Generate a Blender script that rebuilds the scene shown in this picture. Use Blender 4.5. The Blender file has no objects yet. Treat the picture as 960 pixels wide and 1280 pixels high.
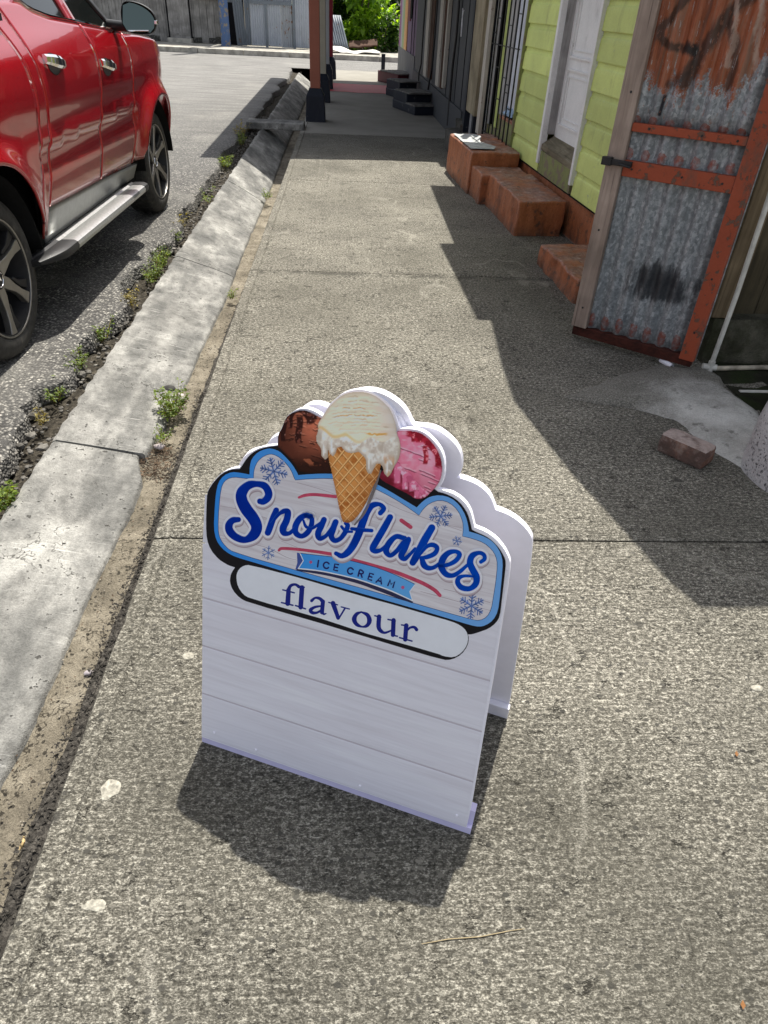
import bpy, bmesh, math, random
import numpy as np
from mathutils import Vector, Matrix
from mathutils import noise as mnoise
from mathutils.geometry import tessellate_polygon
random.seed(7)
R = math.radians
SC = bpy.context.scene
COL = SC.collection

# ------------------------------------------------------------------ camera
F_PX, CX, CY, EYE = 860.0, 480.0, 640.0, 1.55      # focal length in px of a 960x1280 frame; eye height
CR = Vector((0.99824031, -0.04150066, 0.04235536))
CU = Vector((-0.00915768, 0.59781508, 0.80158173))
CB = Vector((-0.05858685, -0.80055907, 0.59638306))
cam_d = bpy.data.cameras.new('camera')
cam = bpy.data.objects.new('camera', cam_d); COL.objects.link(cam)
mw = Matrix.Identity(4)
for i in range(3):
    mw[i][0], mw[i][1], mw[i][2] = CR[i], CU[i], CB[i]
mw[2][3] = EYE
cam.matrix_world = mw
cam_d.sensor_fit = 'VERTICAL'; cam_d.sensor_height = 36.0; cam_d.lens = 36.0 * F_PX / 1280.0
cam_d.clip_start = 0.02; cam_d.clip_end = 500.0
SC.camera = cam

# ------------------------------------------------------------------ light
SUN_AZ, SUN_EL = R(18.5), R(66.0)                   # azimuth from +Y towards +X
w = bpy.data.worlds.new('World'); SC.world = w; w.use_nodes = True
nt = w.node_tree
bg = nt.nodes['Background']
sky = nt.nodes.new('ShaderNodeTexSky'); sky.sky_type = 'NISHITA'; sky.sun_disc = False
sky.sun_elevation = SUN_EL; sky.sun_rotation = SUN_AZ
sky.air_density = 1.0; sky.dust_density = 2.5; sky.ozone_density = 1.0
hs_ = nt.nodes.new('ShaderNodeHueSaturation'); hs_.inputs['Saturation'].default_value = 0.40     # thin bright cloud over the blue
nt.links.new(sky.outputs[0], hs_.inputs['Color']); nt.links.new(hs_.outputs[0], bg.inputs[0]); bg.inputs[1].default_value = 0.128
sun_d = bpy.data.lights.new('sun', 'SUN'); sun_d.energy = 5.0; sun_d.angle = R(0.53); sun_d.color = (1.0, 0.955, 0.87)
sun = bpy.data.objects.new('sun', sun_d); COL.objects.link(sun)
SV = Vector((math.sin(SUN_AZ)*math.cos(SUN_EL), math.cos(SUN_AZ)*math.cos(SUN_EL), math.sin(SUN_EL)))
sun.rotation_euler = (-SV).to_track_quat('-Z', 'Y').to_euler(); sun.location = SV*40
SC.view_settings.view_transform = 'Standard'; SC.view_settings.look = 'None'
SC.view_settings.exposure = 0.68; SC.view_settings.gamma = 1.0

# ------------------------------------------------------------------ helpers turning image pixels into world points
def ray(x, y):
    return CR*((x-CX)/F_PX) + CU*(-(y-CY)/F_PX) - CB
EYEV = Vector((0, 0, EYE))
def gz(x, y, z=0.0):
    d = ray(x, y); return EYEV + d*((z-EYE)/d.z)
def gp(x, y, p, n):
    d = ray(x, y); n = Vector(n); return EYEV + d*((Vector(p)-EYEV).dot(n)/d.dot(n))

# ------------------------------------------------------------------ scene helpers
ORG = {}
def _link(o, parent, kind, label, cat, group):
    COL.objects.link(o)
    if parent is not None: o.parent = parent
    if kind: o['kind'] = kind
    if label: o['label'] = label
    if cat: o['category'] = cat
    if group: o['group'] = group
    return o
def thing(name, loc, label=None, cat=None, group=None, kind=None):
    o = bpy.data.objects.new(name, None); o.empty_display_size = 0.1
    _link(o, None, kind, label, cat, group)
    o.location = loc; ORG[o.name] = Vector(loc); return o
class MB:
    """collects polygons in world space; build() links them as one mesh object"""
    def __init__(s): s.v = []; s.f = []; s.uv = None; s.c = None; s.m = []
    def add(s, vs, fs, mi=0):
        b = len(s.v); s.v += [Vector(p) for p in vs]; s.f += [tuple(i+b for i in f) for f in fs]; s.m += [mi]*len(fs)
        return s
    def box(s, c, size, ax=None, mi=0, taper=1.0):
        c = Vector(c); X, Y, Z = ax or (Vector((1,0,0)), Vector((0,1,0)), Vector((0,0,1)))
        hx, hy, hz = size[0]/2, size[1]/2, size[2]/2; vs = []
        for k in (-1, 1):
            t = taper if k == 1 else 1.0
            for j in (-1, 1):
                for i in (-1, 1): vs.append(c + X*(i*hx*t) + Y*(j*hy*t) + Z*(k*hz))
        return s.add(vs, [(0,2,3,1),(4,5,7,6),(0,1,5,4),(2,6,7,3),(0,4,6,2),(1,3,7,5)], mi)
    def bar(s, a, b, wx, wz, up=(0,0,1), mi=0):
        a, b = Vector(a), Vector(b); Y = (b-a); L = Y.length; Y.normalize(); up = Vector(up)
        X = Y.cross(up)
        if X.length < 1e-4: X = Y.cross(Vector((1,0,0)))
        X.normalize(); Z = X.cross(Y)
        return s.box((a+b)/2, (wx, L, wz), (X, Y, Z), mi)
    def tube(s, pts, r, n=8, mi=0, cap=True):
        pts = [Vector(p) for p in pts]; rs = r if isinstance(r, (list, tuple)) else [r]*len(pts)
        vs = []; fs = []; ref = None
        for i, p in enumerate(pts):
            d = (pts[min(i+1, len(pts)-1)] - pts[max(i-1, 0)]).normalized()
            if ref is None: ref = d.orthogonal().normalized()
            X = (ref - d*ref.dot(d)).normalized(); ref = X; Y = d.cross(X)
            for k in range(n):
                a = 2*math.pi*k/n; vs.append(p + (X*math.cos(a)+Y*math.sin(a))*rs[i])
        for i in range(len(pts)-1):
            for k in range(n):
                fs.append((i*n+k, i*n+(k+1)%n, (i+1)*n+(k+1)%n, (i+1)*n+k))
        if cap: fs.append(tuple(range(n-1, -1, -1))); fs.append(tuple((len(pts)-1)*n+k for k in range(n)))
        return s.add(vs, fs, mi)
    def prism(s, poly, fr, w0, w1, mi=0):
        """poly: 2D outline (ccw seen from +w); fr(u,v,w)->world"""
        n = len(poly)
        if sum(poly[i-1][0]*poly[i][1]-poly[i][0]*poly[i-1][1] for i in range(n)) < 0: poly = list(reversed(poly))
        tr = tessellate_polygon([[Vector((p[0], p[1], 0)) for p in poly]])
        vs = [fr(p[0], p[1], w1) for p in poly] + [fr(p[0], p[1], w0) for p in poly]
        fs = []
        for t in tr:
            a, b, c = t
            if (poly[b][0]-poly[a][0])*(poly[c][1]-poly[a][1])-(poly[b][1]-poly[a][1])*(poly[c][0]-poly[a][0]) < 0: t = (a, c, b)
            fs.append(tuple(t)); fs.append(tuple(i+n for i in reversed(t)))
        for i in range(n):
            j = (i+1) % n; fs.append((i, i+n, j+n, j))
        return s.add(vs, fs, mi)
    def sheet(s, nu, nv, fn, mi=0, flip=False):
        vs = [fn(i/nu, j/nv) for j in range(nv+1) for i in range(nu+1)]; fs = []
        for j in range(nv):
            for i in range(nu):
                a = j*(nu+1)+i; q = (a, a+1, a+nu+2, a+nu+1); fs.append(q[::-1] if flip else q)
        return s.add(vs, fs, mi)
    def build(s, name, mat, parent=None, label=None, cat=None, group=None, kind=None, smooth=False, org=None, bevel=0.0, seg=2, ang=40):
        me = bpy.data.meshes.new(name)
        o0 = Vector((0,0,0))
        if parent is not None:
            o0 = ORG[parent.name]
        elif org is not None: o0 = Vector(org)
        me.from_pydata([p-o0 for p in s.v], [], s.f); me.update()
        if s.uv is not None:
            ul = me.uv_layers.new(name='UVMap')
            for l in me.loops: ul.data[l.index].uv = s.uv[l.vertex_index]
        if s.c is not None:
            ca = me.color_attributes.new('Col', 'FLOAT_COLOR', 'POINT')
            ca.data.foreach_set('color', np.asarray(s.c, dtype=np.float32).ravel())
        for m in (mat if isinstance(mat, (list, tuple)) else [mat]): me.materials.append(m)
        if any(s.m): me.polygons.foreach_set('material_index', s.m)
        if smooth:
            me.polygons.foreach_set('use_smooth', [True]*len(me.polygons))
            me.set_sharp_from_angle(angle=R(ang)) if hasattr(me, 'set_sharp_from_angle') else None
        o = bpy.data.objects.new(name, me)
        _link(o, parent, kind, label, cat, group)
        if parent is None: o.location = o0
        ORG[o.name] = o0
        if bevel > 0:
            b = o.modifiers.new('bevel', 'BEVEL'); b.width = bevel; b.segments = seg; b.limit_method = 'ANGLE'; b.angle_limit = R(35)
        return o
def dup(o, loc, label=None, group=None):
    def cp(x, par):
        c = x.copy(); COL.objects.link(c)
        if par is not None: c.parent = par
        for ch in list(x.children): cp(ch, c)
        return c
    c = cp(o, None); c.location = loc
    if label: c['label'] = label
    if group: c['group'] = group
    return c
def jit(v, a): return Vector((v[0]+random.uniform(-a,a), v[1]+random.uniform(-a,a), v[2]+random.uniform(-a,a)))
def nz(x, y=0.0, z=0.0): return mnoise.noise(Vector((x, y, z)))
def stone(c, r, seed=0, sub=2, sq=(1,1,1)):
    bm = bmesh.new(); bmesh.ops.create_icosphere(bm, subdivisions=sub, radius=1.0)
    vs = []
    for v in bm.verts:
        p = v.co; k = 1 + 0.28*nz(p.x*1.3+seed*7.1, p.y*1.3, p.z*1.3) + 0.1*nz(p.x*3.1, p.y*3.1+seed, p.z*3.1)
        vs.append(Vector((p.x*sq[0], p.y*sq[1], p.z*sq[2]))*(k*r) + Vector(c))
    fs = [tuple(v.index for v in f.verts) for f in bm.faces]; bm.free(); return vs, fs

# ------------------------------------------------------------------ materials
def lin(c):
    return tuple(((x/255.0)/12.92 if x/255.0 <= 0.04045 else ((x/255.0+0.055)/1.055)**2.4) for x in c)
class NT:
    def __init__(s, name, rough=0.8, spec=0.3, metal=0.0):
        s.m = bpy.data.materials.new(name); s.m.use_nodes = True; s.t = s.m.node_tree
        s.b = s.t.nodes['Principled BSDF']
        s.b.inputs['Roughness'].default_value = rough; s.b.inputs['Metallic'].default_value = metal
        s.b.inputs['Specular IOR Level'].default_value = spec
        s.co = s.t.nodes.new('ShaderNodeTexCoord').outputs['Object']
    def n(s, typ, **kw):
        x = s.t.nodes.new(typ)
        for k, v in kw.items(): setattr(x, k, v)
        return x
    def put(s, sock, v):
        if isinstance(v, bpy.types.NodeSocket): s.t.links.new(v, sock)
        elif isinstance(v, (tuple, list)): sock.default_value = tuple(v) if len(v) == len(sock.default_value) else tuple(v)+(1.0,)
        else: sock.default_value = v
    def mapv(s, scale=(1,1,1), rot=(0,0,0), loc=(0,0,0), src=None):
        m = s.n('ShaderNodeMapping'); s.put(m.inputs[0], src or s.co)
        m.inputs['Scale'].default_value = scale; m.inputs['Rotation'].default_value = rot; m.inputs['Location'].default_value = loc
        return m.outputs[0]
    def noise(s, scale, detail=4.0, rough=0.55, vec=None, dist=0.0):
        x = s.n('ShaderNodeTexNoise'); s.put(x.inputs['Vector'], vec or s.co)
        x.inputs['Scale'].default_value = scale; x.inputs['Detail'].default_value = detail
        x.inputs['Roughness'].default_value = rough; x.inputs['Distortion'].default_value = dist
        return x.outputs['Fac']
    def voro(s, scale, vec=None, feat='F1', out='Distance', rnd=1.0):
        x = s.n('ShaderNodeTexVoronoi', feature=feat); s.put(x.inputs['Vector'], vec or s.co)
        x.inputs['Scale'].default_value = scale; x.inputs['Randomness'].default_value = rnd
        return x.outputs[out]
    def ramp(s, fac, stops, interp='LINEAR'):
        x = s.n('ShaderNodeValToRGB'); x.color_ramp.interpolation = interp; s.put(x.inputs[0], fac)
        e = x.color_ramp.elements
        while len(e) < len(stops): e.new(0.5)
        for i, (p, c) in enumerate(stops):
            e[i].position = p
            e[i].color = (c, c, c, 1) if not isinstance(c, (tuple, list)) else tuple(c)[:3]+(1,)
        return x.outputs[0]
    def math(s, op, a, b=0.0, clamp=False):
        x = s.n('ShaderNodeMath', operation=op, use_clamp=clamp); s.put(x.inputs[0], a); s.put(x.inputs[1], b); return x.outputs[0]
    def mix(s, fac, a, b, mode='MIX'):
        x = s.n('ShaderNodeMix', data_type='RGBA', blend_type=mode); s.put(x.inputs[0], fac); s.put(x.inputs[6], a); s.put(x.inputs[7], b); return x.outputs[2]
    def sep(s, v=None):
        x = s.n('ShaderNodeSeparateXYZ'); s.put(x.inputs[0], v or s.co); return x.outputs
    def uv(s): return s.n('ShaderNodeTexCoord').outputs['UV']
    def attr(s, name='Col'): return s.n('ShaderNodeAttribute', attribute_name=name).outputs['Color']
    def objrand(s): return s.n('ShaderNodeObjectInfo').outputs['Random']
    def seg(s, P, pts, w0, jag=None):
        out = None
        for a, b in zip(pts, pts[1:]):
            ba = (b[0]-a[0], b[1]-a[1], 0.0); L2 = ba[0]**2+ba[1]**2
            pa = s.n('ShaderNodeVectorMath', operation='SUBTRACT'); s.put(pa.inputs[0], P); pa.inputs[1].default_value = (a[0], a[1], 0)
            dt = s.n('ShaderNodeVectorMath', operation='DOT_PRODUCT'); s.put(dt.inputs[0], pa.outputs[0]); dt.inputs[1].default_value = ba
            t = s.math('DIVIDE', dt.outputs['Value'], L2, True)
            sc = s.n('ShaderNodeVectorMath', operation='SCALE'); sc.inputs[0].default_value = ba; s.put(sc.inputs['Scale'], t)
            df = s.n('ShaderNodeVectorMath', operation='SUBTRACT'); s.put(df.inputs[0], pa.outputs[0]); s.put(df.inputs[1], sc.outputs[0])
            ln = s.n('ShaderNodeVectorMath', operation='LENGTH'); s.put(ln.inputs[0], df.outputs[0])
            out = ln.outputs['Value'] if out is None else s.math('MINIMUM', out, ln.outputs['Value'])
        if jag is not None: out = s.math('ADD', out, jag)
        return s.ramp(s.math('DIVIDE', out, w0), [(0.45, 1.0), (1.0, 0.0)])
    def bump(s, h, dist=0.01, strength=1.0, prev=None):
        x = s.n('ShaderNodeBump'); s.put(x.inputs['Height'], h); x.inputs['Distance'].default_value = dist; x.inputs['Strength'].default_value = strength
        if prev is not None: s.put(x.inputs['Normal'], prev)
        return x.outputs[0]
    def fin(s, col=None, rough=None, nrm=None, metal=None, coat=None):
        if col is not None: s.put(s.b.inputs['Base Color'], col)
        if rough is not None: s.put(s.b.inputs['Roughness'], rough)
        if nrm is not None: s.put(s.b.inputs['Normal'], nrm)
        if metal is not None: s.put(s.b.inputs['Metallic'], metal)
        if coat is not None: s.b.inputs['Coat Weight'].default_value = coat; s.b.inputs['Coat Roughness'].default_value = 0.03
        return s.m
def flat(name, col, rough=0.6, spec=0.3, metal=0.0, var=0.08, vs=30.0, bmp=0.0):
    k = NT(name, rough, spec, metal)
    nzf = k.noise(vs, 4)
    c2 = tuple(x*(1-var*2) for x in col); c3 = tuple(min(1, x*(1+var*2)) for x in col)
    c = k.ramp(nzf, [(0.3, c2), (0.7, c3)])
    return k.fin(c, nrm=k.bump(nzf, 0.01, bmp) if bmp else None)

def m_sidewalk():
    k = NT('sidewalk_concrete', 0.9, 0.2)
    wob = k.n('ShaderNodeTexNoise'); k.put(wob.inputs['Vector'], k.co); wob.inputs['Scale'].default_value = 70; wob.inputs['Detail'].default_value = 2
    vm = k.n('ShaderNodeVectorMath', operation='MULTIPLY_ADD'); k.put(vm.inputs[0], wob.outputs['Color']); vm.inputs[1].default_value = (0.010, 0.010, 0.010); k.put(vm.inputs[2], k.mapv((0.85, 1.2, 1)))
    v1 = k.voro(52, vec=vm.outputs[0]); v1c = k.n('ShaderNodeSeparateColor'); k.put(v1c.inputs[0], k.voro(52, vec=vm.outputs[0], out='Color'))
    v2 = k.voro(120, vec=vm.outputs[0]); v2c = k.n('ShaderNodeSeparateColor'); k.put(v2c.inputs[0], k.voro(120, vec=vm.outputs[0], out='Color'))
    F = k.noise(240, 4, 0.75, k.mapv((0.75, 1.2, 1))); G = k.noise(85, 5, 0.7, k.mapv((0.75, 1.15, 1)))
    broom = k.noise(1.0, 3, 0.6, k.mapv((6, 165, 40)))
    big = k.noise(1.5, 6, 0.62); big2 = k.noise(0.7, 5, 0.6, k.mapv(loc=(4, 9, 0)))
    # worn cement paste: pale crumbs on the ridges, darker in between
    p = k.math('ADD', k.math('MULTIPLY', F, 0.46), k.math('ADD', k.math('MULTIPLY', G, 0.42), k.math('MULTIPLY', broom, 0.12)))
    c = k.ramp(p, [(0.40, (0.032, 0.029, 0.024)), (0.46, (0.080, 0.075, 0.061)), (0.505, (0.152, 0.142, 0.117)), (0.545, (0.28, 0.264, 0.220)), (0.59, (0.55, 0.522, 0.44))])
    # rounded stones of the aggregate, exposed where the paste is gone
    expo = k.ramp(k.noise(6, 5, 0.65), [(0.38, 0.05), (0.62, 0.80)])
    m1 = k.math('MULTIPLY', k.ramp(v1, [(0.30, 1.0), (0.37, 0.0)]), k.math('LESS_THAN', v1c.outputs[0], k.math('MULTIPLY', expo, 0.62)))
    c = k.mix(m1, c, k.ramp(v1c.outputs[1], [(0.0, (0.052, 0.050, 0.044)), (0.5, (0.098, 0.093, 0.080)), (0.8, (0.16, 0.15, 0.125)), (1.0, (0.32, 0.30, 0.25))]))
    m2 = k.math('MULTIPLY', k.ramp(v2, [(0.32, 1.0), (0.42, 0.0)]), k.math('LESS_THAN', v2c.outputs[0], k.math('MULTIPLY', expo, 0.5)))
    c = k.mix(k.math('MULTIPLY', m2, 0.9), c, k.ramp(v2c.outputs[1], [(0.0, (0.040, 0.038, 0.032)), (0.6, (0.10, 0.095, 0.080)), (0.85, (0.30, 0.285, 0.24)), (1.0, (0.50, 0.48, 0.41))]))
    # short dark crevices and pits
    cr = k.ramp(k.math('ABSOLUTE', k.math('SUBTRACT', k.noise(19, 4, 0.6, k.mapv((0.8, 1.5, 1), loc=(3, 5, 0))), 0.5)), [(0.006, 1.0), (0.016, 0.0)])
    cr = k.math('MULTIPLY', cr, k.ramp(k.noise(13, 3, 0.5, k.mapv(loc=(7, 2, 0))), [(0.56, 0.0), (0.63, 1.0)]))
    c = k.mix(k.math('MULTIPLY', cr, 0.85), c, (0.016, 0.014, 0.011))
    pit = k.noise(30, 3, 0.6, k.mapv((0.8, 1.8, 1)))
    c = k.mix(k.ramp(pit, [(0.27, 0.9), (0.32, 0.0)]), c, (0.022, 0.020, 0.016))
    # broad wear: paler trodden lanes, darker dirty patches
    c = k.mix(1.0, c, k.ramp(big, [(0.28, 0.68), (0.5, 0.98), (0.7, 1.22)]), 'MULTIPLY')
    c = k.mix(k.ramp(big2, [(0.48, 0.0), (0.68, 0.42)]), c, (0.080, 0.075, 0.058))
    # thin hairline cracks wandering over the slabs
    hl = k.ramp(k.math('ABSOLUTE', k.math('SUBTRACT', k.noise(0.9, 5, 0.55, k.mapv(loc=(1.7, 0.4, 0))), 0.5)), [(0.0006, 1.0), (0.0016, 0.0)])
    c = k.mix(k.math('MULTIPLY', hl, k.ramp(k.noise(2.2, 2), [(0.5, 0.0), (0.6, 0.6)])), c, (0.03, 0.028, 0.022))
    # pale scuffs and drag marks
    sm = k.ramp(k.math('ABSOLUTE', k.math('SUBTRACT', k.noise(1.1, 3, 0.5, k.mapv((1.0, 0.55, 1), rot=(0, 0, R(35)), loc=(5, 8, 0))), 0.5)), [(0.002, 1.0), (0.009, 0.0)])
    sm = k.math('MULTIPLY', sm, k.ramp(k.noise(1.6, 3, 0.6, k.mapv(loc=(1, 6, 0))), [(0.5, 0.0), (0.62, 1.0)])); sm = k.math('MULTIPLY', sm, k.ramp(F, [(0.42, 0.05), (0.56, 0.42)]))
    c = k.mix(sm, c, (0.50, 0.475, 0.405))
    gum = k.voro(3.1, out='Distance'); c = k.mix(k.ramp(gum, [(0.035, 0.75), (0.055, 0.0)]), c, (0.055, 0.052, 0.045))
    # patchy dark band along the open joint
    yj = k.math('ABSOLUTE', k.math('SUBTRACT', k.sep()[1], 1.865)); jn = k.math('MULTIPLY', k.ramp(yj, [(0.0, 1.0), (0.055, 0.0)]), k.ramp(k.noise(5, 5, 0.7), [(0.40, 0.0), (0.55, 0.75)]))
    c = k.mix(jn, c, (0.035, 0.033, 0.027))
    h = k.math('ADD', k.math('MULTIPLY', p, 1.7), k.math('ADD', k.math('MULTIPLY', m1, 0.12), k.math('SUBTRACT', k.math('MULTIPLY', k.ramp(pit, [(0.25, 0.0), (0.36, 1.0)]), 0.7), k.math('MULTIPLY', cr, 0.8))))
    return k.fin(c, nrm=k.bump(h, 0.0075, 1.0))
def m_apron():
    k = NT('gutter_concrete', 0.88, 0.2)
    big = k.noise(2.6, 7, 0.68); st = k.noise(1.0, 5, 0.62, k.mapv((5, 1.8, 5), rot=(0, 0, R(28)))); fine = k.noise(170, 4, 0.7); med = k.noise(17, 6, 0.72)
    c = k.ramp(big, [(0.30, (0.15, 0.147, 0.136)), (0.46, (0.285, 0.279, 0.258)), (0.58, (0.40, 0.392, 0.362)), (0.72, (0.54, 0.53, 0.49))])
    c = k.mix(k.ramp(st, [(0.40, 0.7), (0.56, 0.0)]), c, (0.105, 0.105, 0.10))
    c = k.mix(1.0, c, k.ramp(med, [(0.30, 0.62), (0.5, 1.0), (0.7, 1.22)]), 'MULTIPLY')
    c = k.mix(0.55, c, k.ramp(fine, [(0.3, 0.3), (0.7, 1.05)]), 'MULTIPLY')
    scr = k.noise(1.0, 4, 0.6, k.mapv((7, 90, 7), rot=(0, 0, R(26))))
    c = k.mix(k.math('MULTIPLY', k.ramp(scr, [(0.58, 0.0), (0.70, 0.5)]), k.ramp(k.noise(2.2, 3), [(0.45, 0.0), (0.6, 1.0)])), c, (0.58, 0.57, 0.53))
    pit = k.ramp(k.noise(34, 3, 0.6), [(0.66, 0.0), (0.70, 0.85)])
    c = k.mix(pit, c, (0.05, 0.048, 0.042))
    cr = k.ramp(k.math('ABSOLUTE', k.math('SUBTRACT', k.noise(2.4, 5, 0.6, k.mapv(loc=(2, 3, 1))), 0.5)), [(0.0012, 0.9), (0.004, 0.0)])
    c = k.mix(k.math('MULTIPLY', cr, k.ramp(k.noise(3, 2), [(0.48, 0.0), (0.56, 1.0)])), c, (0.03, 0.028, 0.024))
    return k.fin(c, nrm=k.bump(k.math('SUBTRACT', k.math('ADD', fine, k.math('MULTIPLY', med, 3.0)), k.math('MULTIPLY', pit, 2.0)), 0.004, 1.0))
def m_asphalt():
    k = NT('asphalt', 0.85, 0.35)
    v = k.voro(72, out='Color'); sc = k.n('ShaderNodeSeparateColor'); k.put(sc.inputs[0], v)
    d = k.voro(72)
    big = k.noise(0.8, 6, 0.6); st = k.noise(1.0, 5, 0.6, k.mapv((1.0, 5.0, 1)))
    c = k.ramp(sc.outputs[0], [(0.0, (0.040, 0.038, 0.035)), (0.5, (0.135, 0.13, 0.118)), (0.82, (0.28, 0.266, 0.236)), (1.0, (0.50, 0.475, 0.42))])
    c = k.mix(k.ramp(d, [(0.35, 0.0), (0.62, 0.85)]), c, (0.036, 0.035, 0.034))
    far = k.ramp(k.sep()[1], [(0.0, 0.0), (1.0, 1.0)])
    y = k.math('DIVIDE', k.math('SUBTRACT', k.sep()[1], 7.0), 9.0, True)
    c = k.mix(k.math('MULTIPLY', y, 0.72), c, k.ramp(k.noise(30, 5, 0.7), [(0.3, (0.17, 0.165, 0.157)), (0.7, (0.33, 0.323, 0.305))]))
    c = k.mix(k.ramp(st, [(0.4, 0.45), (0.62, 0.0)]), c, (0.075, 0.072, 0.068))
    c = k.mix(k.ramp(big, [(0.55, 0.0), (0.75, 0.4)]), c, (0.34, 0.325, 0.29))
    h = k.math('SUBTRACT', 1.0, d)
    return k.fin(c, nrm=k.bump(k.math('ADD', h, k.noise(40, 3)), 0.009, 1.0))
def m_sand():
    k = NT('gutter_floor_silt', 0.95, 0.12)
    a = k.noise(6, 7, 0.7); f = k.noise(190, 4, 0.75); g = k.noise(30, 6, 0.75); v = k.voro(110, out='Color'); vc = k.n('ShaderNodeSeparateColor'); k.put(vc.inputs[0], v)
    c = k.ramp(a, [(0.30, (0.125, 0.110, 0.085)), (0.48, (0.235, 0.206, 0.156)), (0.6, (0.33, 0.292, 0.225)), (0.75, (0.40, 0.365, 0.295))])
    c = k.mix(0.75, c, k.ramp(f, [(0.3, 0.25), (0.65, 1.1)]), 'MULTIPLY')
    c = k.mix(k.ramp(g, [(0.32, 0.8), (0.42, 0.0)]), c, (0.055, 0.047, 0.036))
    c = k.mix(k.ramp(vc.outputs[1], [(0.955, 0.0), (0.97, 0.85)]), c, (0.03, 0.027, 0.022))
    cr = k.ramp(k.math('ABSOLUTE', k.math('SUBTRACT', k.noise(7, 4, 0.6), 0.5)), [(0.003, 0.9), (0.009, 0.0)])
    c = k.mix(k.math('MULTIPLY', cr, k.ramp(k.noise(5, 2), [(0.45, 0.0), (0.55, 1.0)])), c, (0.03, 0.026, 0.02))
    return k.fin(c, nrm=k.bump(k.math('ADD', f, k.math('MULTIPLY', g, 1.5)), 0.008, 1.0))
def m_terra(name, top=False):
    k = NT(name, 0.55, 0.3); st = k.noise(1.0, 6, 0.7, k.mapv((7, 7, 1.6))); a = k.noise(5, 7, 0.7); f = k.noise(60, 5, 0.7)
    c = k.ramp(st, [(0.28, (0.14, 0.052, 0.028)), (0.44, (0.34, 0.115, 0.046)), (0.58, (0.46, 0.160, 0.066)), (0.74, (0.54, 0.235, 0.13))])
    if top:
        c = k.mix(k.ramp(a, [(0.36, 0.0), (0.56, 0.9)]), c, k.ramp(k.noise(18, 6, 0.75), [(0.35, (0.17, 0.085, 0.062)), (0.52, (0.32, 0.20, 0.165)), (0.68, (0.56, 0.46, 0.41))]))
    c = k.mix(k.ramp(k.noise(13, 7, 0.75, k.mapv(loc=(3, 1, 2))), [(0.56, 0.0), (0.63, 0.85)]), c, (0.095, 0.062, 0.045))
    c = k.mix(0.45, c, k.ramp(f, [(0.3, 0.4), (0.7, 1.05)]), 'MULTIPLY')
    foot = k.math('MULTIPLY', k.ramp(k.sep()[2], [(0.0, 1.0), (0.09, 0.0)]), k.ramp(k.noise(9, 5, 0.7), [(0.35, 0.2), (0.6, 0.9)])); c = k.mix(foot, c, (0.085, 0.060, 0.045))
    bv = k.n('ShaderNodeBevel', samples=4); bv.inputs['Radius'].default_value = 0.03
    ge = k.n('ShaderNodeNewGeometry'); dt = k.n('ShaderNodeVectorMath', operation='DOT_PRODUCT'); k.put(dt.inputs[0], bv.outputs[0]); k.put(dt.inputs[1], ge.outputs['True Normal'])
    em = k.math('SUBTRACT', k.math('SUBTRACT', 1.0, dt.outputs['Value']), k.math('MULTIPLY', k.noise(24, 6, 0.8), 0.26))
    c = k.mix(k.ramp(em, [(0.0, 0.0), (0.05, 0.9)]), c, (0.42, 0.30, 0.25))
    return k.fin(c, nrm=k.bump(k.math('ADD', f, k.math('MULTIPLY', a, 3)), 0.005, 1.0))
def m_dirt(name, ca, cb, sc=60):
    k = NT(name, 0.95, 0.15)
    f = k.noise(sc, 5, 0.7); v = k.voro(sc*1.2, out='Color'); s2 = k.n('ShaderNodeSeparateColor'); k.put(s2.inputs[0], v)
    c = k.mix(k.ramp(s2.outputs[0], [(0.6, 0.0), (0.9, 0.5)]), k.ramp(f, [(0.3, ca), (0.7, cb)]), tuple(x*2.2 for x in cb))
    return k.fin(c, nrm=k.bump(f, 0.012, 1.0))
def m_moss(name, ca, cb, cm, sc=9):
    k = NT(name, 0.95, 0.12); a = k.noise(sc, 7, 0.7); f = k.noise(90, 5, 0.7); g = k.noise(4.5, 5, 0.6)
    c = k.ramp(a, [(0.32, ca), (0.66, cb)]); c = k.mix(k.ramp(g, [(0.48, 0.0), (0.62, 0.8)]), c, cm); c = k.mix(0.55, c, k.ramp(f, [(0.3, 0.35), (0.7, 1.0)]), 'MULTIPLY')
    return k.fin(c, nrm=k.bump(k.math('ADD', f, k.math('MULTIPLY', a, 2.0)), 0.012, 1.0))
def m_oldwood(name, ca, cb, axis=2, rough=0.85, cracks=0.5):
    k = NT(name, rough, 0.2)
    s = [34, 34, 34]; s[axis] = 2.2
    g = k.noise(1.0, 6, 0.65, k.mapv(tuple(s)), 0.6); b = k.noise(3.0, 4)
    c = k.ramp(g, [(0.3, ca), (0.68, cb)])
    c = k.mix(k.ramp(b, [(0.4, 0.5), (0.6, 0.0)]), c, tuple(x*0.45 for x in ca))
    s3 = [60, 60, 60]; s3[axis] = 2.5
    cr = k.ramp(k.noise(1.0, 3, 0.5, k.mapv(tuple(s3))), [(0.30, cracks), (0.36, 0.0)])
    c = k.mix(cr, c, tuple(x*0.2 for x in ca))
    return k.fin(c, nrm=k.bump(g, 0.004, 0.8))
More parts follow.
